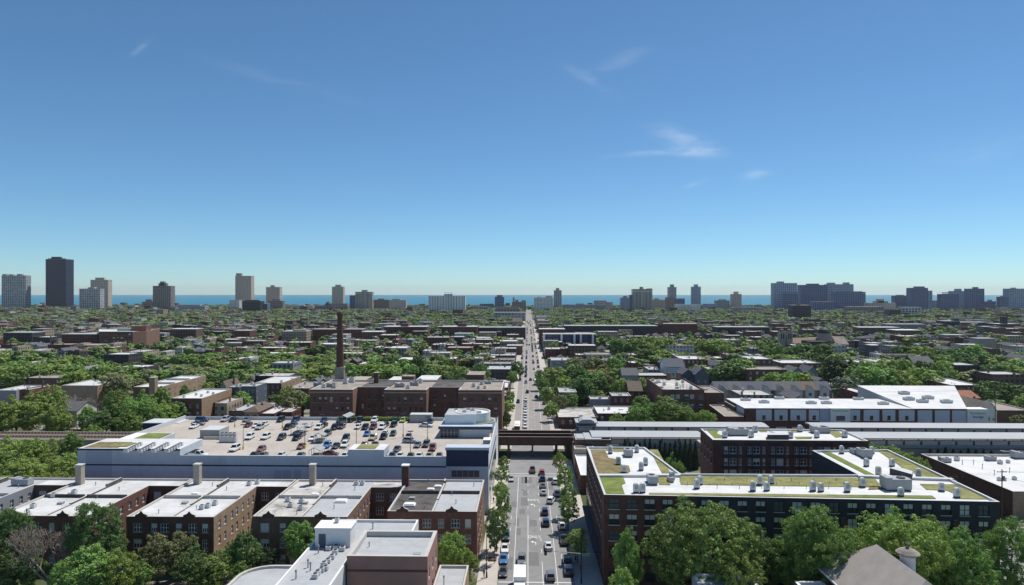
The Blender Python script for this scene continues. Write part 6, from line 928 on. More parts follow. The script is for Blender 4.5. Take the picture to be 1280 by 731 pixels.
bu = root('city_bus', 'white city bus with a dark front halted just beyond the bridge', 'bus', (PX(646.5, 298), 298, .006), None, S_)
lk(bu, 'body', lambda b: (b.box(-1.27, 1.27, -6.1, 5.95, .4, 3.05, 0), b.box(-1.0, 1.0, -4.5, 2.5, 3.05, 3.3, 0)), ['paint_white']); lk(bu, 'windscreen', lambda b: b.box(-1.2, 1.2, 5.952, 6.02, .9, 2.9), ['car_glass']); lk(bu, 'bumper', lambda b: b.box(-1.26, 1.26, 5.955, 6.06, .4, .85), ['metal_dark'])
for s in (-1, 1): lk(bu, 'side_window', lambda b: [b.box(s * 1.275 - .01, s * 1.275 + .01, -5.6 + i * 1.6, -4.15 + i * 1.6, 1.4, 2.6) for i in range(7)], ['car_glass'])
wheels(bu, (-1.12, 1.12), (-3.6, 3.6))
wv = root('delivery_truck', 'white delivery truck with a box body near the right kerb trees', 'truck', (5.3, 447, .006), None, N_); lk(wv, 'cargo_box', lambda b: b.box(-1.25, 1.25, -4, 1.4, .9, 3.7), ['paint_white']); lk(wv, 'cab', lambda b: b.box(-1.1, 1.1, 1.5, 3.4, .5, 2.5), ['paint_white']); wheels(wv, (-1, 1), (-2.6, 2.5))
# ---------------------------------------------------------------- street furniture
def twin_lamp(x, y, h, label):
    o = root('street_lamp', label, 'street lamp', (x, y, .13), 'street lamps along the avenue'); lk(o, 'pole', lambda b: (b.tube((0, 0, 0), (0, 0, .9), .16, .13), b.tube((0, 0, .9), (0, 0, h), .075, .06), b.tube((-.45, 0, h - .15), (.45, 0, h - .15), .04)), ['trim_black'])
    for s in (-1, 1): lk(o, 'globe', lambda b: b.lathe((s * .45, 0, h - .1), [(.08, 0), (.24, .12), (.30, .35), (.22, .6), (.05, .7)], 12), ['lamp_glass'])
for px, py, h, t in [(719.5, 700, 5.2, 'twin white-globed street lamp above the lime tree, right pavement'), (709, 640, 5.0, 'twin white-globed street lamp between the middle right trees'), (627.5, 642, 5.2, 'twin white-globed street lamp behind the round tree, left pavement'), (633, 602, 5.0, 'twin white-globed street lamp by the far left trees')]: x, y = G(px, py); twin_lamp(x, y, h, t)
x, y = G(608.3, 722); tp = root('tall_lamp_post', 'tall black lamp post on the left pavement beside the corner flats', 'lamp post', (x, y, .13)); lk(tp, 'pole', lambda b: (b.tube((0, 0, 0), (0, 0, 1.2), .2, .15), b.tube((0, 0, 1.2), (0, 0, 10.5), .1, .06)), ['trim_black']); lk(tp, 'arm', lambda b: b.tube((0, 0, 10.2), (2.6, 0, 10.7), .05, .04), ['trim_black']); lk(tp, 'lamp_head', lambda b: b.box(2.2, 3.0, -.15, .15, 10.6, 10.78), ['metal_grey'])
x, y = 11.0, 141.0; ts = root('traffic_signal', 'black traffic signal on a long mast arm over the right lane', 'traffic light', (x, y, .13)); lk(ts, 'pole', lambda b: (b.tube((0, 0, 0), (0, 0, 1), .2, .16), b.tube((0, 0, 1), (0, 0, 10), .12, .08)), ['trim_black']); lk(ts, 'mast_arm', lambda b: (b.tube((0, 0, 6.1), (-7.4, 0, 6.7), .09, .05), b.tube((0, 0, 6.0), (1.7, 0, 6.1), .05)), ['metal_grey'])
hd_ = lk(ts, 'signal_head', lambda b: (b.box(-7.55, -7.2, -.2, .2, 5.75, 6.85), b.box(-7.65, -7.1, .2, .23, 5.65, 6.95)), ['trim_black'])
for i, m in enumerate(('tail_red', 'yellow', 'sign_green')): put('lens', (lambda b: (b.tube((-7.375, .22, 6.6 - .34 * i), (-7.375, .26, 6.6 - .34 * i), .12, .12, 12), b.mesh('lens', [m]))[1])(MB()), hd_)
lk(ts, 'street_sign', lambda b: (b.box(-.3, 1.9, -.03, .03, 5.75, 6.2, 0), b.box(-.22, 1.82, -.04, -.032, 5.81, 5.84, 1), b.box(-.22, 1.82, -.04, -.032, 6.11, 6.14, 1)), ['sign_green', 'paint_white'])
# flag by the shaded facade
x, y = PX(775, 137.5), 137.5; z = PZ(775, 700, 137.5); fp = root('flag_pole', 'leaning flag pole with a striped flag beside the planted-roof block', 'flag', (x, y, z - 2.4)); lk(fp, 'pole', lambda b: b.tube((-.5, 1.6, -.6), (-.9, 0, 3.6), .05, .04), ['metal_light'])
def flag(b):
    n = 13
    for j in range(n):
        a, c = j / n, (j + 1) / n
        for i in range(8):
            u0, u1 = i / 8, (i + 1) / 8; f = lambda u, v: (-.86 + 1.9 * u + .1 * v, .12 * math.sin(5 * u), 3.1 - 1.25 * v - .9 * u + .08 * math.sin(6 * u)); m = 2 if (j < 7 and i < 3) else (0 if j % 2 == 0 else 1); b.face([f(u0, a), f(u1, a), f(u1, c), f(u0, c)], m)
lk(fp, 'flag_cloth', flag, ['flag_red', 'paint_white', 'flag_blue'])
def utility_pole(px, py0, py1, label, Y):
    x = PX(px, Y); h = PZ(px, py0, Y); o = root('utility_pole', label, 'utility pole', (x, Y, 0), 'wooden utility poles'); lk(o, 'pole', lambda b: b.tube((0, 0, 0), (0, 0, h), .17, .12), ['wood']); lk(o, 'crossarm', lambda b: (b.box(-1.2, 1.2, -.08, .08, h - .7, h - .55), [b.tube((s, 0, h - .55), (s, 0, h - .35), .04) for s in (-1.1, -.4, .4, 1.1)]), ['wood']); lk(o, 'transformer', lambda b: b.tube((.35, -.1, h - 2.6), (.35, -.1, h - 1.6), .28), ['metal_grey']); return (x, Y, h)
p1 = utility_pole(1252.5, 586, 650, 'tall wooden utility pole before the white-roofed warehouse', 172); p2 = utility_pole(1192, 592, 640, 'wooden utility pole close behind the planted roof edge', 186); p3 = utility_pole(1244, 484, 520, 'slim wooden utility pole beside the salmon-roofed workshop', 300)
def wire(label, a, c, sag=.8):
    b = MB(); P = []
    for i in range(13): t = i / 12; P.append((a[0] + (c[0] - a[0]) * t, a[1] + (c[1] - a[1]) * t, a[2] + (c[2] - a[2]) * t - 4 * sag * t * (1 - t)))
    for p, q in zip(P, P[1:]): b.tube(p, q, .035, .035, 4, 0, False)
    o = b.build('overhead_wire', ['trim_black'], at=a); tag(o, label, 'wire', 'overhead wires')
wire('overhead wire from the tall pole toward the right edge', (p1[0], p1[1], p1[2] - .5), (200, 172, p1[2] - .4)); wire('lower overhead wire from the tall pole sloping to the right edge', (p1[0], p1[1], p1[2] - 2), (170, 150, p1[2] - 6)); wire('thin overhead wire across the roof of the storage building', (p3[0], p3[1], p3[2] - .6), (70, 300, p3[2] - .6), 1.5)
# people on the left pavement
def person(x, y, z, rz, top, legs, label, arm=.15):
    o = root('person', label, 'person', (x, y, z), 'people on the pavement', rz); J = {'pel': (0, 0, .93), 'sp': (0, .02, 1.2), 'ch': (0, .0, 1.38), 'nk': (0, .01, 1.52), 'hd': (0, .03, 1.66), 'ht': (0, .02, 1.78), 'lh': (-.1, 0, .88), 'lk': (-.11, .12, .48), 'la': (-.11, -.02, .08), 'lt': (-.11, .16, .03), 'rh': (.1, 0, .88), 'rk': (.11, -.02, .48), 'ra': (.11, -.22, .10), 'rt': (.11, -.06, .03), 'ls': (-.2, 0, 1.42), 'le': (-.25, -.06, 1.14), 'lw': (-.24, .1, .92), 'rs': (.2, 0, 1.42), 're': (.25, .04, 1.14), 'rw': (.24, .2, .96)}
    R_ = {'pel': .15, 'sp': .13, 'ch': .155, 'nk': .055, 'hd': .10, 'ht': .085, 'lh': .09, 'lk': .06, 'la': .045, 'lt': .04, 'rh': .09, 'rk': .06, 'ra': .045, 'rt': .04, 'ls': .07, 'le': .045, 'lw': .035, 'rs': .07, 're': .045, 'rw': .035}
    E_ = ['pel sp', 'sp ch', 'ch nk', 'nk hd', 'hd ht', 'pel lh', 'lh lk', 'lk la', 'la lt', 'pel rh', 'rh rk', 'rk ra', 'ra rt', 'ch ls', 'ls le', 'le lw', 'ch rs', 'rs re', 're rw']; K = list(J); me = bpy.data.meshes.new('body'); me.from_pydata([J[k] for k in K], [(K.index(e.split()[0]), K.index(e.split()[1])) for e in E_], [])
    b = bpy.data.objects.new('body', me); COL.objects.link(b); b.parent = o; sm = b.modifiers.new('skin', 'SKIN'); b.modifiers.new('sub', 'SUBSURF').levels = 1
    for i, k in enumerate(K): me.skin_vertices[0].data[i].radius = (R_[k], R_[k])
    me.skin_vertices[0].data[0].use_root = True
    dg = bpy.context.evaluated_depsgraph_get(); nm = bpy.data.meshes.new_from_object(b.evaluated_get(dg)); b.modifiers.clear(); b.data = nm
    for m in ('skin', top, legs, 'black'): nm.materials.append(MATS[m])
    for p in nm.polygons: c = p.center; p.material_index = 3 if c.z < .09 or c.z > 1.70 else 2 if c.z < .96 and abs(c.x) < .2 else 1 if 1.0 < c.z < 1.5 else 0; p.use_smooth = True
    return o
for px, py, rz, tp_, lg, lb_ in [(605, 721, 2.9, 'cloth_dark', 'cloth_dark', 'person in dark clothes walking past the tall black lamp post'), (617, 628, 0.1, 'cloth_dark', 'cloth_dark', 'person in black walking on the left pavement by the flats'), (726, 714, .3, 'cloth_red', 'cloth_dark', 'person in a red top walking in the shade of the right pavement')]:
    x, y = G(px, py, .13); person(x, y, .13, rz, tp_, lg, lb_)
pl = root('tree_planter', 'brown square tree pit beside the kerb near the parked blue car', 'planter', (*G(615.5, 699, .13), .13)); lk(pl, 'rim', lambda b: (b.box(-.9, .9, -.9, -.75, 0, .25), b.box(-.9, .9, .75, .9, 0, .25), b.box(-.9, -.75, -.75, .75, 0, .25), b.box(.75, .9, -.75, .75, 0, .25)), ['metal_rust']); lk(pl, 'soil', lambda b: b.box(-.75, .75, -.75, .75, -.05, .12), ['bark'])
# ---------------------------------------------------------------- trees placed from the photograph
for a in [(882, 628, 132, 126, 'mid', 'big', 'tallest broad leafy tree in front of the planted-roof block'), (922, 681, 84, 119, 'bright', 'big', 'pale-leaved tree at the right foot of the broad leafy tree'), (785, 661, 46, 130, 'mid', 'near', 'narrow dark tree at the block corner beside the flag'), (776, 709, 48, 122, 'bright', 'near', 'small bright treetop at the bottom edge below the flag'), (1012, 631, 96, 128, 'mid', 'big', 'dark round tree in the middle of the bottom right group'), (1050, 660, 88, 124, 'mid', 'big', 'tree behind the left slope of the hip-roofed house'), (1128, 641, 112, 125, 'bright', 'big', 'bright wide tree behind the white cupola'), (1200, 666, 84, 123, 'mid', 'big', 'green tree right of the white cupola'), (1165, 650, 80, 132, 'mid', 'big', 'tree between the bright wide tree and the block corner'), (1262, 653, 78, 128, 'mid', 'big', 'dark full tree at the bottom right corner'), (965, 672, 60, 131, 'dark', 'near', 'shaded tree between the broad tree and the dark round tree'),
          (18, 634, 62, 137, 'dark', 'big', 'dark full tree at the bottom left corner'), (121, 627, 78, 137, 'dark', 'big', 'large dark tree in front of the flats with dark front'), (108, 683, 80, 128, 'mid', 'near', 'mid-green tree at the bottom edge below the large dark tree'), (148, 690, 52, 130, 'bright', 'near', 'bright low tree at the bottom edge, left of the olive one'), (196, 673, 54, 138, 'olive', 'near', 'olive loose tree before the dark brick front'), (248, 688, 62, 134, 'dark', 'near', 'rounded tree at the bottom edge before the tan side wall'), (228, 668, 40, 141, 'olive', 'near', 'thin-leaved tree behind the rounded tree'), (286, 684, 34, 141, 'mid', 'near', 'small tree in the gap left of the dark courtyard tree'), (308, 663, 52, 138, 'dark', 'near', 'dark tree at the courtyard left of the white office'), (376, 651, 46, 143, 'mid', 'near', 'tree against the brown flats behind the white office'), (335, 690, 40, 140, 'deep', 'near', 'low shadowed tree beside the rounded annexe'), (566, 664, 44, 139, 'bright', 'near', 'bright tree between the rose-brick office and the corner flats'), (585, 690, 30, 137, 'bright', 'street', 'small bright tree above the low grey shop roof'),
          (621, 636, 34, 158, 'mid', 'street', 'round street tree nearest on the left pavement'), (629, 615, 24, 176, 'mid', 'street', 'street tree just behind the round one, left pavement'), (626, 603, 22, 187, 'bright', 'street', 'bright street tree in the middle of the left pavement row'), (627, 582, 20, 210, 'mid', 'street', 'street tree by the garage wall'), (630, 571, 18, 222, 'mid', 'street', 'farthest street tree on the left pavement before the bridge'), (722, 662, 32, 152, 'bright', 'street', 'lime-green street tree under the twin lamp on the right'), (710, 622, 32, 172, 'mid', 'street', 'wide street tree beside the block, right pavement'), (711, 606, 26, 182, 'mid', 'street', 'tree behind the wide street tree, right pavement'), (706, 584, 26, 201, 'mid', 'street', 'street tree opposite the little white-roofed shop'), (699, 566, 20, 222, 'bright', 'street', 'young pale tree at the right corner before the bridge'), (618, 648, 18, 151, 'dark', 'street', 'low shadowy tree behind the round street tree')]:
    T(*a)
for a in [(40, 690, 44, 133, 'dark', 'near', 'low dark tree beneath the grey-brown leafless tree'), (175, 700, 40, 133, 'mid', 'near', 'low mid-green tree between the bright low and the olive ones'), (265, 700, 44, 133, 'bright', 'near', 'bright low bush-like tree before the courtyard gap'), (300, 702, 36, 132, 'mid', 'near', 'low tree at the bottom edge left of the rounded annexe'), (80, 700, 40, 130, 'mid', 'near', 'low tree at the bottom edge, left of the large mid-green one'), (5, 690, 50, 131, 'dark', 'near', 'low dark tree in the extreme bottom left')]: T(*a)
bare_tree(60, 648, 62, 131.5, 'leafless grey-brown tree before the white-roofed red flats'); bare_tree(103, 481, 66, 322, 'leafless pinkish tree before the tan curved flats')
for a in [(15, 548, 62, 216, 'bright'), (48, 550, 56, 213, 'bright'), (80, 570, 46, 206, 'bright'), (30, 572, 60, 200, 'bright'), (88, 539, 36, 234, 'mid'), (62, 590, 46, 194, 'bright'), (12, 596, 54, 191, 'bright'), (104, 560, 30, 226, 'mid'), (-6, 560, 50, 206, 'mid'), (125, 556, 22, 240, 'bright'), (140, 557, 20, 241, 'bright'),
          (20, 498, 64, 272, 'bright'), (58, 486, 56, 286, 'bright'), (72, 508, 46, 274, 'bright'), (4, 508, 44, 274, 'mid'), (112, 507, 34, 279, 'mid'), (150, 490, 48, 285, 'mid'), (176, 492, 48, 281, 'mid'), (133, 512, 38, 275, 'dark'), (162, 512, 44, 272, 'mid'), (206, 503, 38, 290, 'bright'), (193, 508, 32, 281, 'mid'), (122, 518, 30, 276, 'pale'), (140, 462, 52, 372, 'olive'), (74, 489, 14, 335, 'deep'), (118, 530, 28, 268, 'bright'), (142, 466, 34, 352, 'olive'), (345, 492, 30, 352, 'dark'), (362, 503, 18, 325, 'bright'), (232, 479, 16, 345, 'mid'),
          (830, 499, 56, 284, 'mid'), (806, 502, 40, 283, 'mid'), (858, 508, 34, 284, 'mid'), (881, 512, 30, 282, 'bright'), (770, 515, 26, 283, 'bright'), (796, 506, 30, 292, 'dark'), (1108, 557, 50, 211, 'bright'), (1086, 553, 40, 226, 'mid'), (1132, 566, 46, 200, 'bright'), (1150, 575, 40, 192, 'bright'), (842, 571, 28, 196, 'mid'), (1052, 450, 46, 425, 'deep'), (1038, 455, 34, 428, 'dark'), (1058, 471, 42, 373, 'pale'), (1243, 476, 44, 360, 'dark'), (1266, 480, 40, 352, 'dark'), (926, 444, 46, 432, 'mid'), (916, 452, 56, 420, 'dark'), (940, 456, 36, 425, 'mid'), (700, 493, 20, 330, 'olive'), (684, 482, 22, 352, 'bright'), (690, 500, 22, 318, 'bright'), (680, 472, 20, 385, 'mid'), (676, 462, 18, 420, 'mid'), (634, 500, 18, 335, 'bright'), (636, 488, 18, 352, 'mid'), (630, 520, 18, 300, 'mid'), (646, 449, 22, 470, 'dark'), (641, 462, 16, 430, 'mid'), (633, 510, 12, 300, 'dark')]:
    T(*a, lod='near' if a[3] < 300 else 'mid')
def rowt(px0, px1, ytop, w, Y, kinds, step=.62):
    px = px0
    while px <= px1:
        yy = Y + RND.uniform(-9, 9); x = PX(px, yy); ww = w * RND.uniform(.8, 1.2)
        if not taken(x, yy, 1.5): T(px, ytop + RND.uniform(-2.5, 3.5), ww, yy, RND.choice(kinds))
        px += w * step * RND.uniform(.85, 1.2)
B_, M_, D_, O_ = 'bright', 'mid', 'dark', 'olive'
rowt(-8, 104, 452, 40, 430, [M_, M_, B_, D_]); rowt(-5, 104, 459, 42, 405, [M_, B_, B_, M_]); rowt(106, 165, 449, 32, 470, [M_, D_]); rowt(165, 268, 459, 36, 440, [M_, M_, B_, O_]); rowt(185, 272, 441, 30, 540, [M_, B_, M_]); rowt(225, 285, 466, 34, 405, [D_, M_]); rowt(268, 420, 441, 34, 545, [M_, B_, M_, D_]); rowt(268, 425, 448, 38, 490, [B_, M_, B_, D_]); rowt(276, 415, 460, 38, 440, [M_, B_, D_, M_]); rowt(124, 270, 446, 28, 580, [M_, O_, D_])
rowt(440, 485, 452, 30, 440, [M_, D_, B_]); rowt(490, 606, 455, 34, 425, [M_, D_, M_, B_]); rowt(470, 570, 446, 30, 490, [M_, D_]); rowt(540, 604, 462, 30, 400, [D_, M_]); rowt(694, 790, 446, 36, 435, [M_, M_, O_, D_]); rowt(694, 790, 457, 40, 398, [M_, D_, B_]); rowt(705, 790, 468, 36, 368, [M_, B_, D_]); rowt(775, 900, 422, 34, 620, [M_, D_, B_]); rowt(780, 860, 436, 36, 560, [B_, M_, D_])
rowt(966, 1040, 430, 34, 570, [M_, D_]); rowt(970, 1060, 442, 38, 505, [M_, B_, D_]); rowt(962, 1010, 461, 32, 402, [M_, B_]); rowt(1078, 1186, 459, 40, 392, [B_, B_, M_, O_]); rowt(1070, 1190, 449, 36, 440, [M_, B_, D_]); rowt(1130, 1236, 430, 34, 580, [M_, D_, B_]); rowt(1160, 1236, 441, 34, 510, [M_, D_]); rowt(1236, 1290, 450, 40, 450, [D_, M_])
# ---------------------------------------------------------------- the city beyond: rows of houses and trees along the side streets
rg = random.Random(23)
HOUSES = []; FARH = MB(); FWALL = ['grid_brick', 'grid_brown', 'grid_tan', 'grid_dark', 'grid_white', 'grid_grey']; FROOF = ['roof_white', 'roof_grey', 'roof_tan', 'roof_dark', 'roof_silver', 'shingle_grey', 'shingle_brown', 'shingle_blue', 'membrane', 'roof_dirty']
WN = ['red-brick', 'brown', 'tan', 'dark', 'white', 'grey']; RN = ['white-roofed', 'grey-roofed', 'tan-roofed', 'dark-roofed', 'silver-roofed', 'slate-roofed', 'brown-roofed', 'blue-grey-roofed', 'bright-roofed', 'stained-roofed']
def house_shape(b, x0, x1, y0, y1, h, wi, ri, gab, r, wm=None, rm=None):
    W_ = wi if wm is None else wm; R_ = (6 + ri) if rm is None else rm; P = rect(x0, x1, y0, y1)
    for i in range(4): a, c = P[i], P[(i + 1) % 4]; b.face([(*a, 0), (*c, 0), (*c, h), (*a, h)], W_)
    if not gab:
        t = .3; b.face([(*p, h - .45) for p in rect(x0 + t, x1 - t, y0 + t, y1 - t)], R_); Q = rect(x0 + t, x1 - t, y0 + t, y1 - t)
        for i in range(4): a, c, d, e = P[i], P[(i + 1) % 4], Q[(i + 1) % 4], Q[i]; b.face([(*a, h), (*c, h), (*d, h), (*e, h)], W_); b.face([(*e, h), (*d, h), (*d, h - .45), (*e, h - .45)], W_)
        for _ in range(r.randint(1, 3)): x = r.uniform(x0 + 1, x1 - 1.6); y = r.uniform(y0 + 1, y1 - 2); s = r.uniform(.5, 1.2); b.box(x, x + s, y, y + s, h - .46, h + r.uniform(.2, 1.3), W_ if r.random() < .4 else R_, bottom=False)
    else:
        k = min(x1 - x0, y1 - y0) * .36; o = .4
        if gab == 1: xm = (x0 + x1) / 2; b.face([(x0 - o, y0 - o, h - .1), (xm, y0 - o, h + k), (xm, y1 + o, h + k), (x0 - o, y1 + o, h - .1)][::-1], R_); b.face([(x1 + o, y0 - o, h - .1), (x1 + o, y1 + o, h - .1), (xm, y1 + o, h + k), (xm, y0 - o, h + k)], R_); b.face([(x0, y0, h), (x1, y0, h), (xm, y0, h + k)], W_); b.face([(x1, y1, h), (x0, y1, h), (xm, y1, h + k)], W_)
        else: A = (x0 + (x1 - x0) * .5, y0 + (x1 - x0) * .5, h + k); B = (A[0], y1 - (x1 - x0) * .5, h + k); c = [(x0 - o, y0 - o, h - .1), (x1 + o, y0 - o, h - .1), (x1 + o, y1 + o, h - .1), (x0 - o, y1 + o, h - .1)]; b.face([c[0], c[1], A], R_); b.face([c[1], c[2], B, A], R_); b.face([c[2], c[3], B], R_); b.face([c[3], c[0], A, B], R_)
        b.box((x0 + x1) / 2 + .8, (x0 + x1) / 2 + 1.5, (y0 + y1) / 2, (y0 + y1) / 2 + .7, h, h + k + .8, W_, bottom=False)
TPOS = np.array([(o[1], o[2], o[4]) for o in TREES])
def near_tree(x, y, m):
    d = np.hypot(TPOS[:, 0] - x, TPOS[:, 1] - y) - TPOS[:, 2]; return bool((d < m).any())
plan = []; ftree = []
NH, NT = 300 - 88, 300 - len(TREES)
def dens(x, y):
    px, py = W2P(x, y, 8); z = random.Random(int((x + 9000) // 130) * 977 + int(y // 105) * 13).random()
    if px < 195 and y < 372: return False
    if leafy_zone(x, y): return True
    p = .66 if z > .45 else .16
    if y > 1250: p = .9
    if px > 1030 and 560 < y < 1250: p *= .5
    if px < 130 and 620 < y < 1000: p *= .6
    return rg.random() < p
def visible(x, y): px, py = W2P(x, y, 8); return -25 < px < 1305
ZONES = [(-40, 272, 372, 600), (266, 428, 420, 600), (485, 608, 395, 480), (690, 792, 352, 462), (1076, 1192, 380, 455), (1128, 1240, 485, 600), (960, 1062, 480, 590)]
def leafy_zone(x, y): px = W2P(x, y, 5)[0]; return any(a < px < b_ and c < y < d for a, b_, c, d in ZONES)
for k in range(0, 24):
    Ys = 330 + 105 * k - 0; half = .78 * (Ys + 60) + 40
    for side in (1, -1):
        y0 = Ys + side * 11; x = -half + rg.uniform(0, 5)
        while x < half:
            w = rg.uniform(6.4, 8.2); gab = 0; dep = rg.uniform(15, 22)
            big = rg.random() < .17
            if big: w = rg.uniform(13, 26); dep = rg.uniform(16, 24)
            ya, yb = (y0, y0 + dep) if side > 0 else (y0 - dep, y0)
            if rg.random() < (.80 if Ys > 420 else .62) and not (leafy_zone(x + w / 2, (ya + yb) / 2) and rg.random() < .72) and not (SL - 8 < x + w and x < SR + 8) and ((x + w / 2) % 190 > 14) and visible(x + w / 2, ya):
                blk_n = int((x + 5000) // 95) + k * 7; zone = random.Random(blk_n * 31 + side).random(); rr = rg.random(); gab = 0 if big or rr < .52 + .3 * zone else (1 if rr < .86 else 2); h = rg.choice([6.8, 7.4, 7.8, 10.2, 10.8]) if not big else rg.uniform(9.5, 14)
                if gab: h = rg.uniform(6.0, 7.8)
                if Ys > 1500 and rg.random() < .04: h *= 1.6
                wi = rg.choices(range(6), [5, 5, 3, 3, 2, 3] if not gab else [1, 1, 2, 2, 4, 4])[0]; ri = rg.choices([0, 1, 2, 3, 4, 8, 9], [7, 5, 3, 2, 5, 5, 4])[0] if not gab else rg.choice([5, 5, 6, 7, 7, 3])
                if not taken((x + x + w) / 2, (ya + yb) / 2, w * .5 + 1.5) and not (Ys < 520 and near_tree(x + w / 2, (ya + yb) / 2, 1.0)): plan.append((ya, x, x + w - rg.choice([.2, .3, 1.0, 1.6]), ya, yb, h, wi, ri, gab))
            x += w + (0 if rg.random() < .8 else rg.uniform(2, 6))
        # street trees, back-garden trees, alley sheds
        x = -half
        while x < half:
            x += rg.uniform(6.0, 10.5); yt = Ys + side * rg.uniform(5.5, 8)
            if visible(x, yt) and not (SL - 1 < x < SR + 1) and not taken(x, yt, 1) and not near_tree(x, yt, -2): dens(x, yt) and ftree.append((x, yt, rg.uniform(8, 13.5), rg.uniform(4.8, 8.0)))
            if rg.random() < .50:
                yt = Ys + side * rg.uniform(31, 42); xx = x + rg.uniform(-3, 3)
                if visible(xx, yt) and not (SL - 3 < xx < SR + 3) and not taken(xx, yt, 2) and not near_tree(xx, yt, -2): dens(xx, yt) and ftree.append((xx, yt, rg.uniform(8, 13.5), rg.uniform(4.4, 7.4)))
            if rg.random() < .5:
                xx = x; yt = Ys + side * 46; 
                if visible(xx, yt) and not (SL - 8 < xx + 6 and xx < SR + 8) and not taken(xx + 3, yt, 4) and not (Ys < 520 and near_tree(xx + 3, yt, 1)): house_shape(FARH, xx, xx + 5.8, yt - 3, yt + 3, 3.1, rg.choice([4, 5, 2, 1]), rg.choice([0, 1, 2, 4]), 0, rg)
# shop fronts lining the avenue
for side in (-1, 1):
    y = 345.0 if side < 0 else 372.0
    while y < 1600:
        l = rg.uniform(8, 26); d = rg.uniform(14, 24); x0, x1 = (SL - .3 - d, SL - .3) if side < 0 else (SR + .2, SR + .2 + d); h = rg.choice([4.8, 5.4, 8.2, 9.0, 11.5]) * (1.15 if y > 800 else 1)
        if rg.random() < .8 and not any(taken((x0 + x1) / 2 + k * d * .45, y + l * q, 1.5) for k in (-1, 0, 1) for q in (.1, .5, .9)) and not (y < 520 and near_tree((x0 + x1) / 2, y + l / 2, -1)): plan.append((y, x0, x1, y, y + l, h, rg.choice([0, 1, 1, 2, 3, 5]), rg.choice([0, 1, 2, 4, 8, 9]), 0)); FOOT.append((x0, x1, y, y + l))
        y += l + (0 if rg.random() < .75 else rg.uniform(6, 16))
ftree = [t for t in ftree if not taken(t[0], t[1], .5)]
# shoreline park
for i in range(2600): x = rg.uniform(-2300, 2300); y = rg.uniform(2320, 2745); ftree.append((x, y, rg.uniform(9, 16), rg.uniform(4.5, 7.5)))
plan.sort(); ftree.sort(key=lambda t: t[1])
for ya, x0, x1, y0, y1, h, wi, ri, gab in plan[:NH]:
    b = MB(); rt = root('house' if gab else 'flat_roof_house', None, 'house', ((x0 + x1) / 2, (y0 + y1) / 2, 0), 'houses in rows beyond the railway'); house_shape(b, x0, x1, y0, y1, h, wi, ri, gab, rg, 0, 1); fw = [i for i, m in enumerate(b.m) if m == 0]
    w_ = MB(); r_ = MB()
    for i, f in enumerate(b.f): (w_ if b.m[i] == 0 else r_).face([b.v[j] for j in f], 0)
    w_.build('wall', [FWALL[wi]], rt); r_.build('roof', [FROOF[ri]], rt); HOUSES.append((rt, (x0 + x1) / 2, y0, h, f'{WN[wi]} {RN[ri]} {"gabled house" if gab else "flat-topped house"}'))
for ya, x0, x1, y0, y1, h, wi, ri, gab in plan[NH:]: house_shape(FARH, x0, x1, y0, y1, h, wi, ri, gab, rg)
o = FARH.build('distant_houses', FWALL + FROOF); tag(o, 'countless small houses and garages stretching out to the lake shore', 'houses', None, 'stuff')
for x, y, h, r in ftree[:NT]: tree(x, y, h, r, rg.choice([M_, M_, B_, D_, O_]), 'mid')
def merged_trees(name, items, label):
    mats_ = [B_, M_, D_, O_, M_]; protos = {}
    for lod, n, ls in ((0, 520, .11), (1, 220, .155), (2, 120, .18)): protos[lod] = [crown_data(700 + v + 10 * lod, 14, n, ls, jit=.24)[0] for v in range(5)]
    VV = [[] for _ in range(4)]
    for x, y, h, r in items:
        lod = 0 if y < 620 else 1 if y < 1150 else 2; V = protos[lod][rg.randrange(5)]; a = rg.uniform(0, 6.28); c, s = math.cos(a), math.sin(a); sx = r / .36
        Q = np.empty_like(V); Q[..., 0] = (V[..., 0] * c - V[..., 1] * s) * sx + x; Q[..., 1] = (V[..., 0] * s + V[..., 1] * c) * sx + y; Q[..., 2] = V[..., 2] * h; VV[rg.choice([0, 1, 1, 2, 2, 3] if y < 800 else [1, 1, 2, 2, 2, 3])].append(Q)
    me = None; Vs = [np.concatenate(v) for v in VV if v]; allV = np.concatenate(Vs); me = quads_mesh(name, allV, LEAF[B_])
    for m in (M_, D_, O_): me.materials.append(LEAF[m])
    me.polygons.foreach_set('material_index', np.concatenate([np.full(len(v), i, dtype=np.int32) for i, v in enumerate(Vs)])); o = bpy.data.objects.new(name, me); COL.objects.link(o); tag(o, label, 'trees', None, 'stuff')
merged_trees('distant_trees', ftree[NT:], 'leafy canopy of countless street trees fading toward the lake shore')
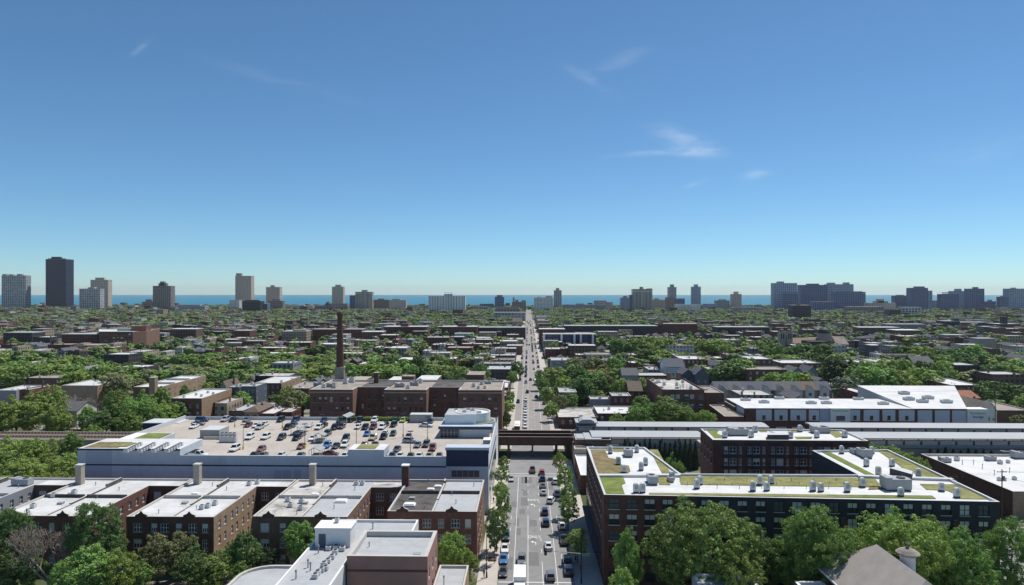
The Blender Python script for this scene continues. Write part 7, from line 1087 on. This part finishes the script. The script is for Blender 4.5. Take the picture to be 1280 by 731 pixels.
# ---------------------------------------------------------------- labels for trees and houses: by the landmark they stand nearest to in the view
LM = [('smokestack', 425, 430), ('brick works', 505, 490), ('large red brick block', 160, 425), ('left railway track', 90, 548), ('tan curved flats', 100, 490), ('long tan flats', 222, 480), ('porch flats', 245, 500), ('navy houses', 300, 490), ('tan flats with ivy', 342, 485), ('domed church', 1020, 420), ('town house row', 965, 484), ('brick warehouse', 850, 490), ('dark flats with white roof', 866, 450), ('storage building', 1090, 510), ('white three-storey flats', 1210, 480), ('black modern flats', 712, 425), ('long brick row', 790, 412), ('grey modern flats', 700, 458), ('red tile roof', 748, 467), ('blue box house', 710, 493), ('matching brick blocks', 540, 413), ('slate apartment block', 630, 412), ('black cube house', 573, 425), ('long slate row', 928, 412), ('grey-brown flats', 1000, 456), ('dark gabled house', 1155, 450), ('dark grey hall', 1256, 460), ('black stepped flats', 1190, 404), ('brown flats', 55, 478), ('far avenue', 662, 430), ('low white-roofed shops', 1095, 452), ('grey villas', 1195, 422), ('long white roof', 1135, 415), ('stone hall', 1233, 426), ('brick school', 1260, 407), ('low red brick row', 100, 423), ('left edge terrace', 20, 418), ('brick shops', 300, 416), ('pale stepped flats', 367, 420), ('avenue bridge', 640, 520), ('planted-roof block corner', 1130, 570), ('salmon workshop', 1262, 505)]
def auto(items, descf, noun):
    bk = {}
    for it in items:
        o, x, y, h = it[0], it[1], it[2], it[3]
        if o.get('label'): continue
        px, py = W2P(x, y, h * .7); nm, lx, ly = min(LM, key=lambda l: (l[1] - px) ** 2 + ((l[2] - py) * 2.2) ** 2); dx, dy = px - lx, (py - ly) * 2.2
        dr = ('left of' if dx < 0 else 'right of') if abs(dx) > abs(dy) else ('above' if dy < 0 else 'below'); bk.setdefault((nm, dr), []).append((dx * dx + dy * dy, it))
    for (nm, dr), L in bk.items():
        L.sort(key=lambda t: t[0])
        for i, (_, it) in enumerate(L): o = it[0]; tag(o, f'{descf(it)}, {ORD(i)} {noun} {dr} the {nm}', None)
KD = {'bright': 'bright green', 'mid': 'mid-green', 'dark': 'dark green', 'olive': 'olive', 'deep': 'blackish green', 'pale': 'pale grey-green'}
auto([(o, x, y, h, r, k) for o, x, y, h, r, k in TREES], lambda it: f'{"large" if it[4] > 5.5 else "small" if it[4] < 3.6 else "round"} {KD[it[5]]} tree', 'tree')
auto(HOUSES, lambda it: it[4], 'house')

for o in COL.objects:
    l = o.get('label')
    if l and len(l.split()) > 16: print('LONG', o.name, l)
seen = {}
for o in COL.objects:
    if o.get('label'): seen.setdefault(o['label'], []).append(o.name)
for l, v in seen.items():
    if len(v) > 1: print('DUP', l, v[:4])
print('KINDS', {c: sum(1 for o in COL.objects if o.get('category') == c) for c in {o.get('category') for o in COL.objects}})
# ---------------------------------------------------------------- air between the camera and the lake shore
HAZE = 2.8e-5
def haze():
    m = bpy.data.materials.new('haze_air'); m.use_nodes = True; nt = m.node_tree; nt.nodes.clear(); out = nt.nodes.new('ShaderNodeOutputMaterial'); v = nt.nodes.new('ShaderNodeVolumePrincipled')
    v.inputs['Color'].default_value = (.93, .96, 1, 1); v.inputs['Density'].default_value = HAZE; v.inputs['Anisotropy'].default_value = .2; nt.links.new(v.outputs[0], out.inputs['Volume']); MATS['haze_air'] = m
    b = MB(); b.box(-27000, 27000, -400, 22500, -5, 196); o = b.build('haze', 'haze_air'); tag(o, None, None, None, 'stuff')
haze()
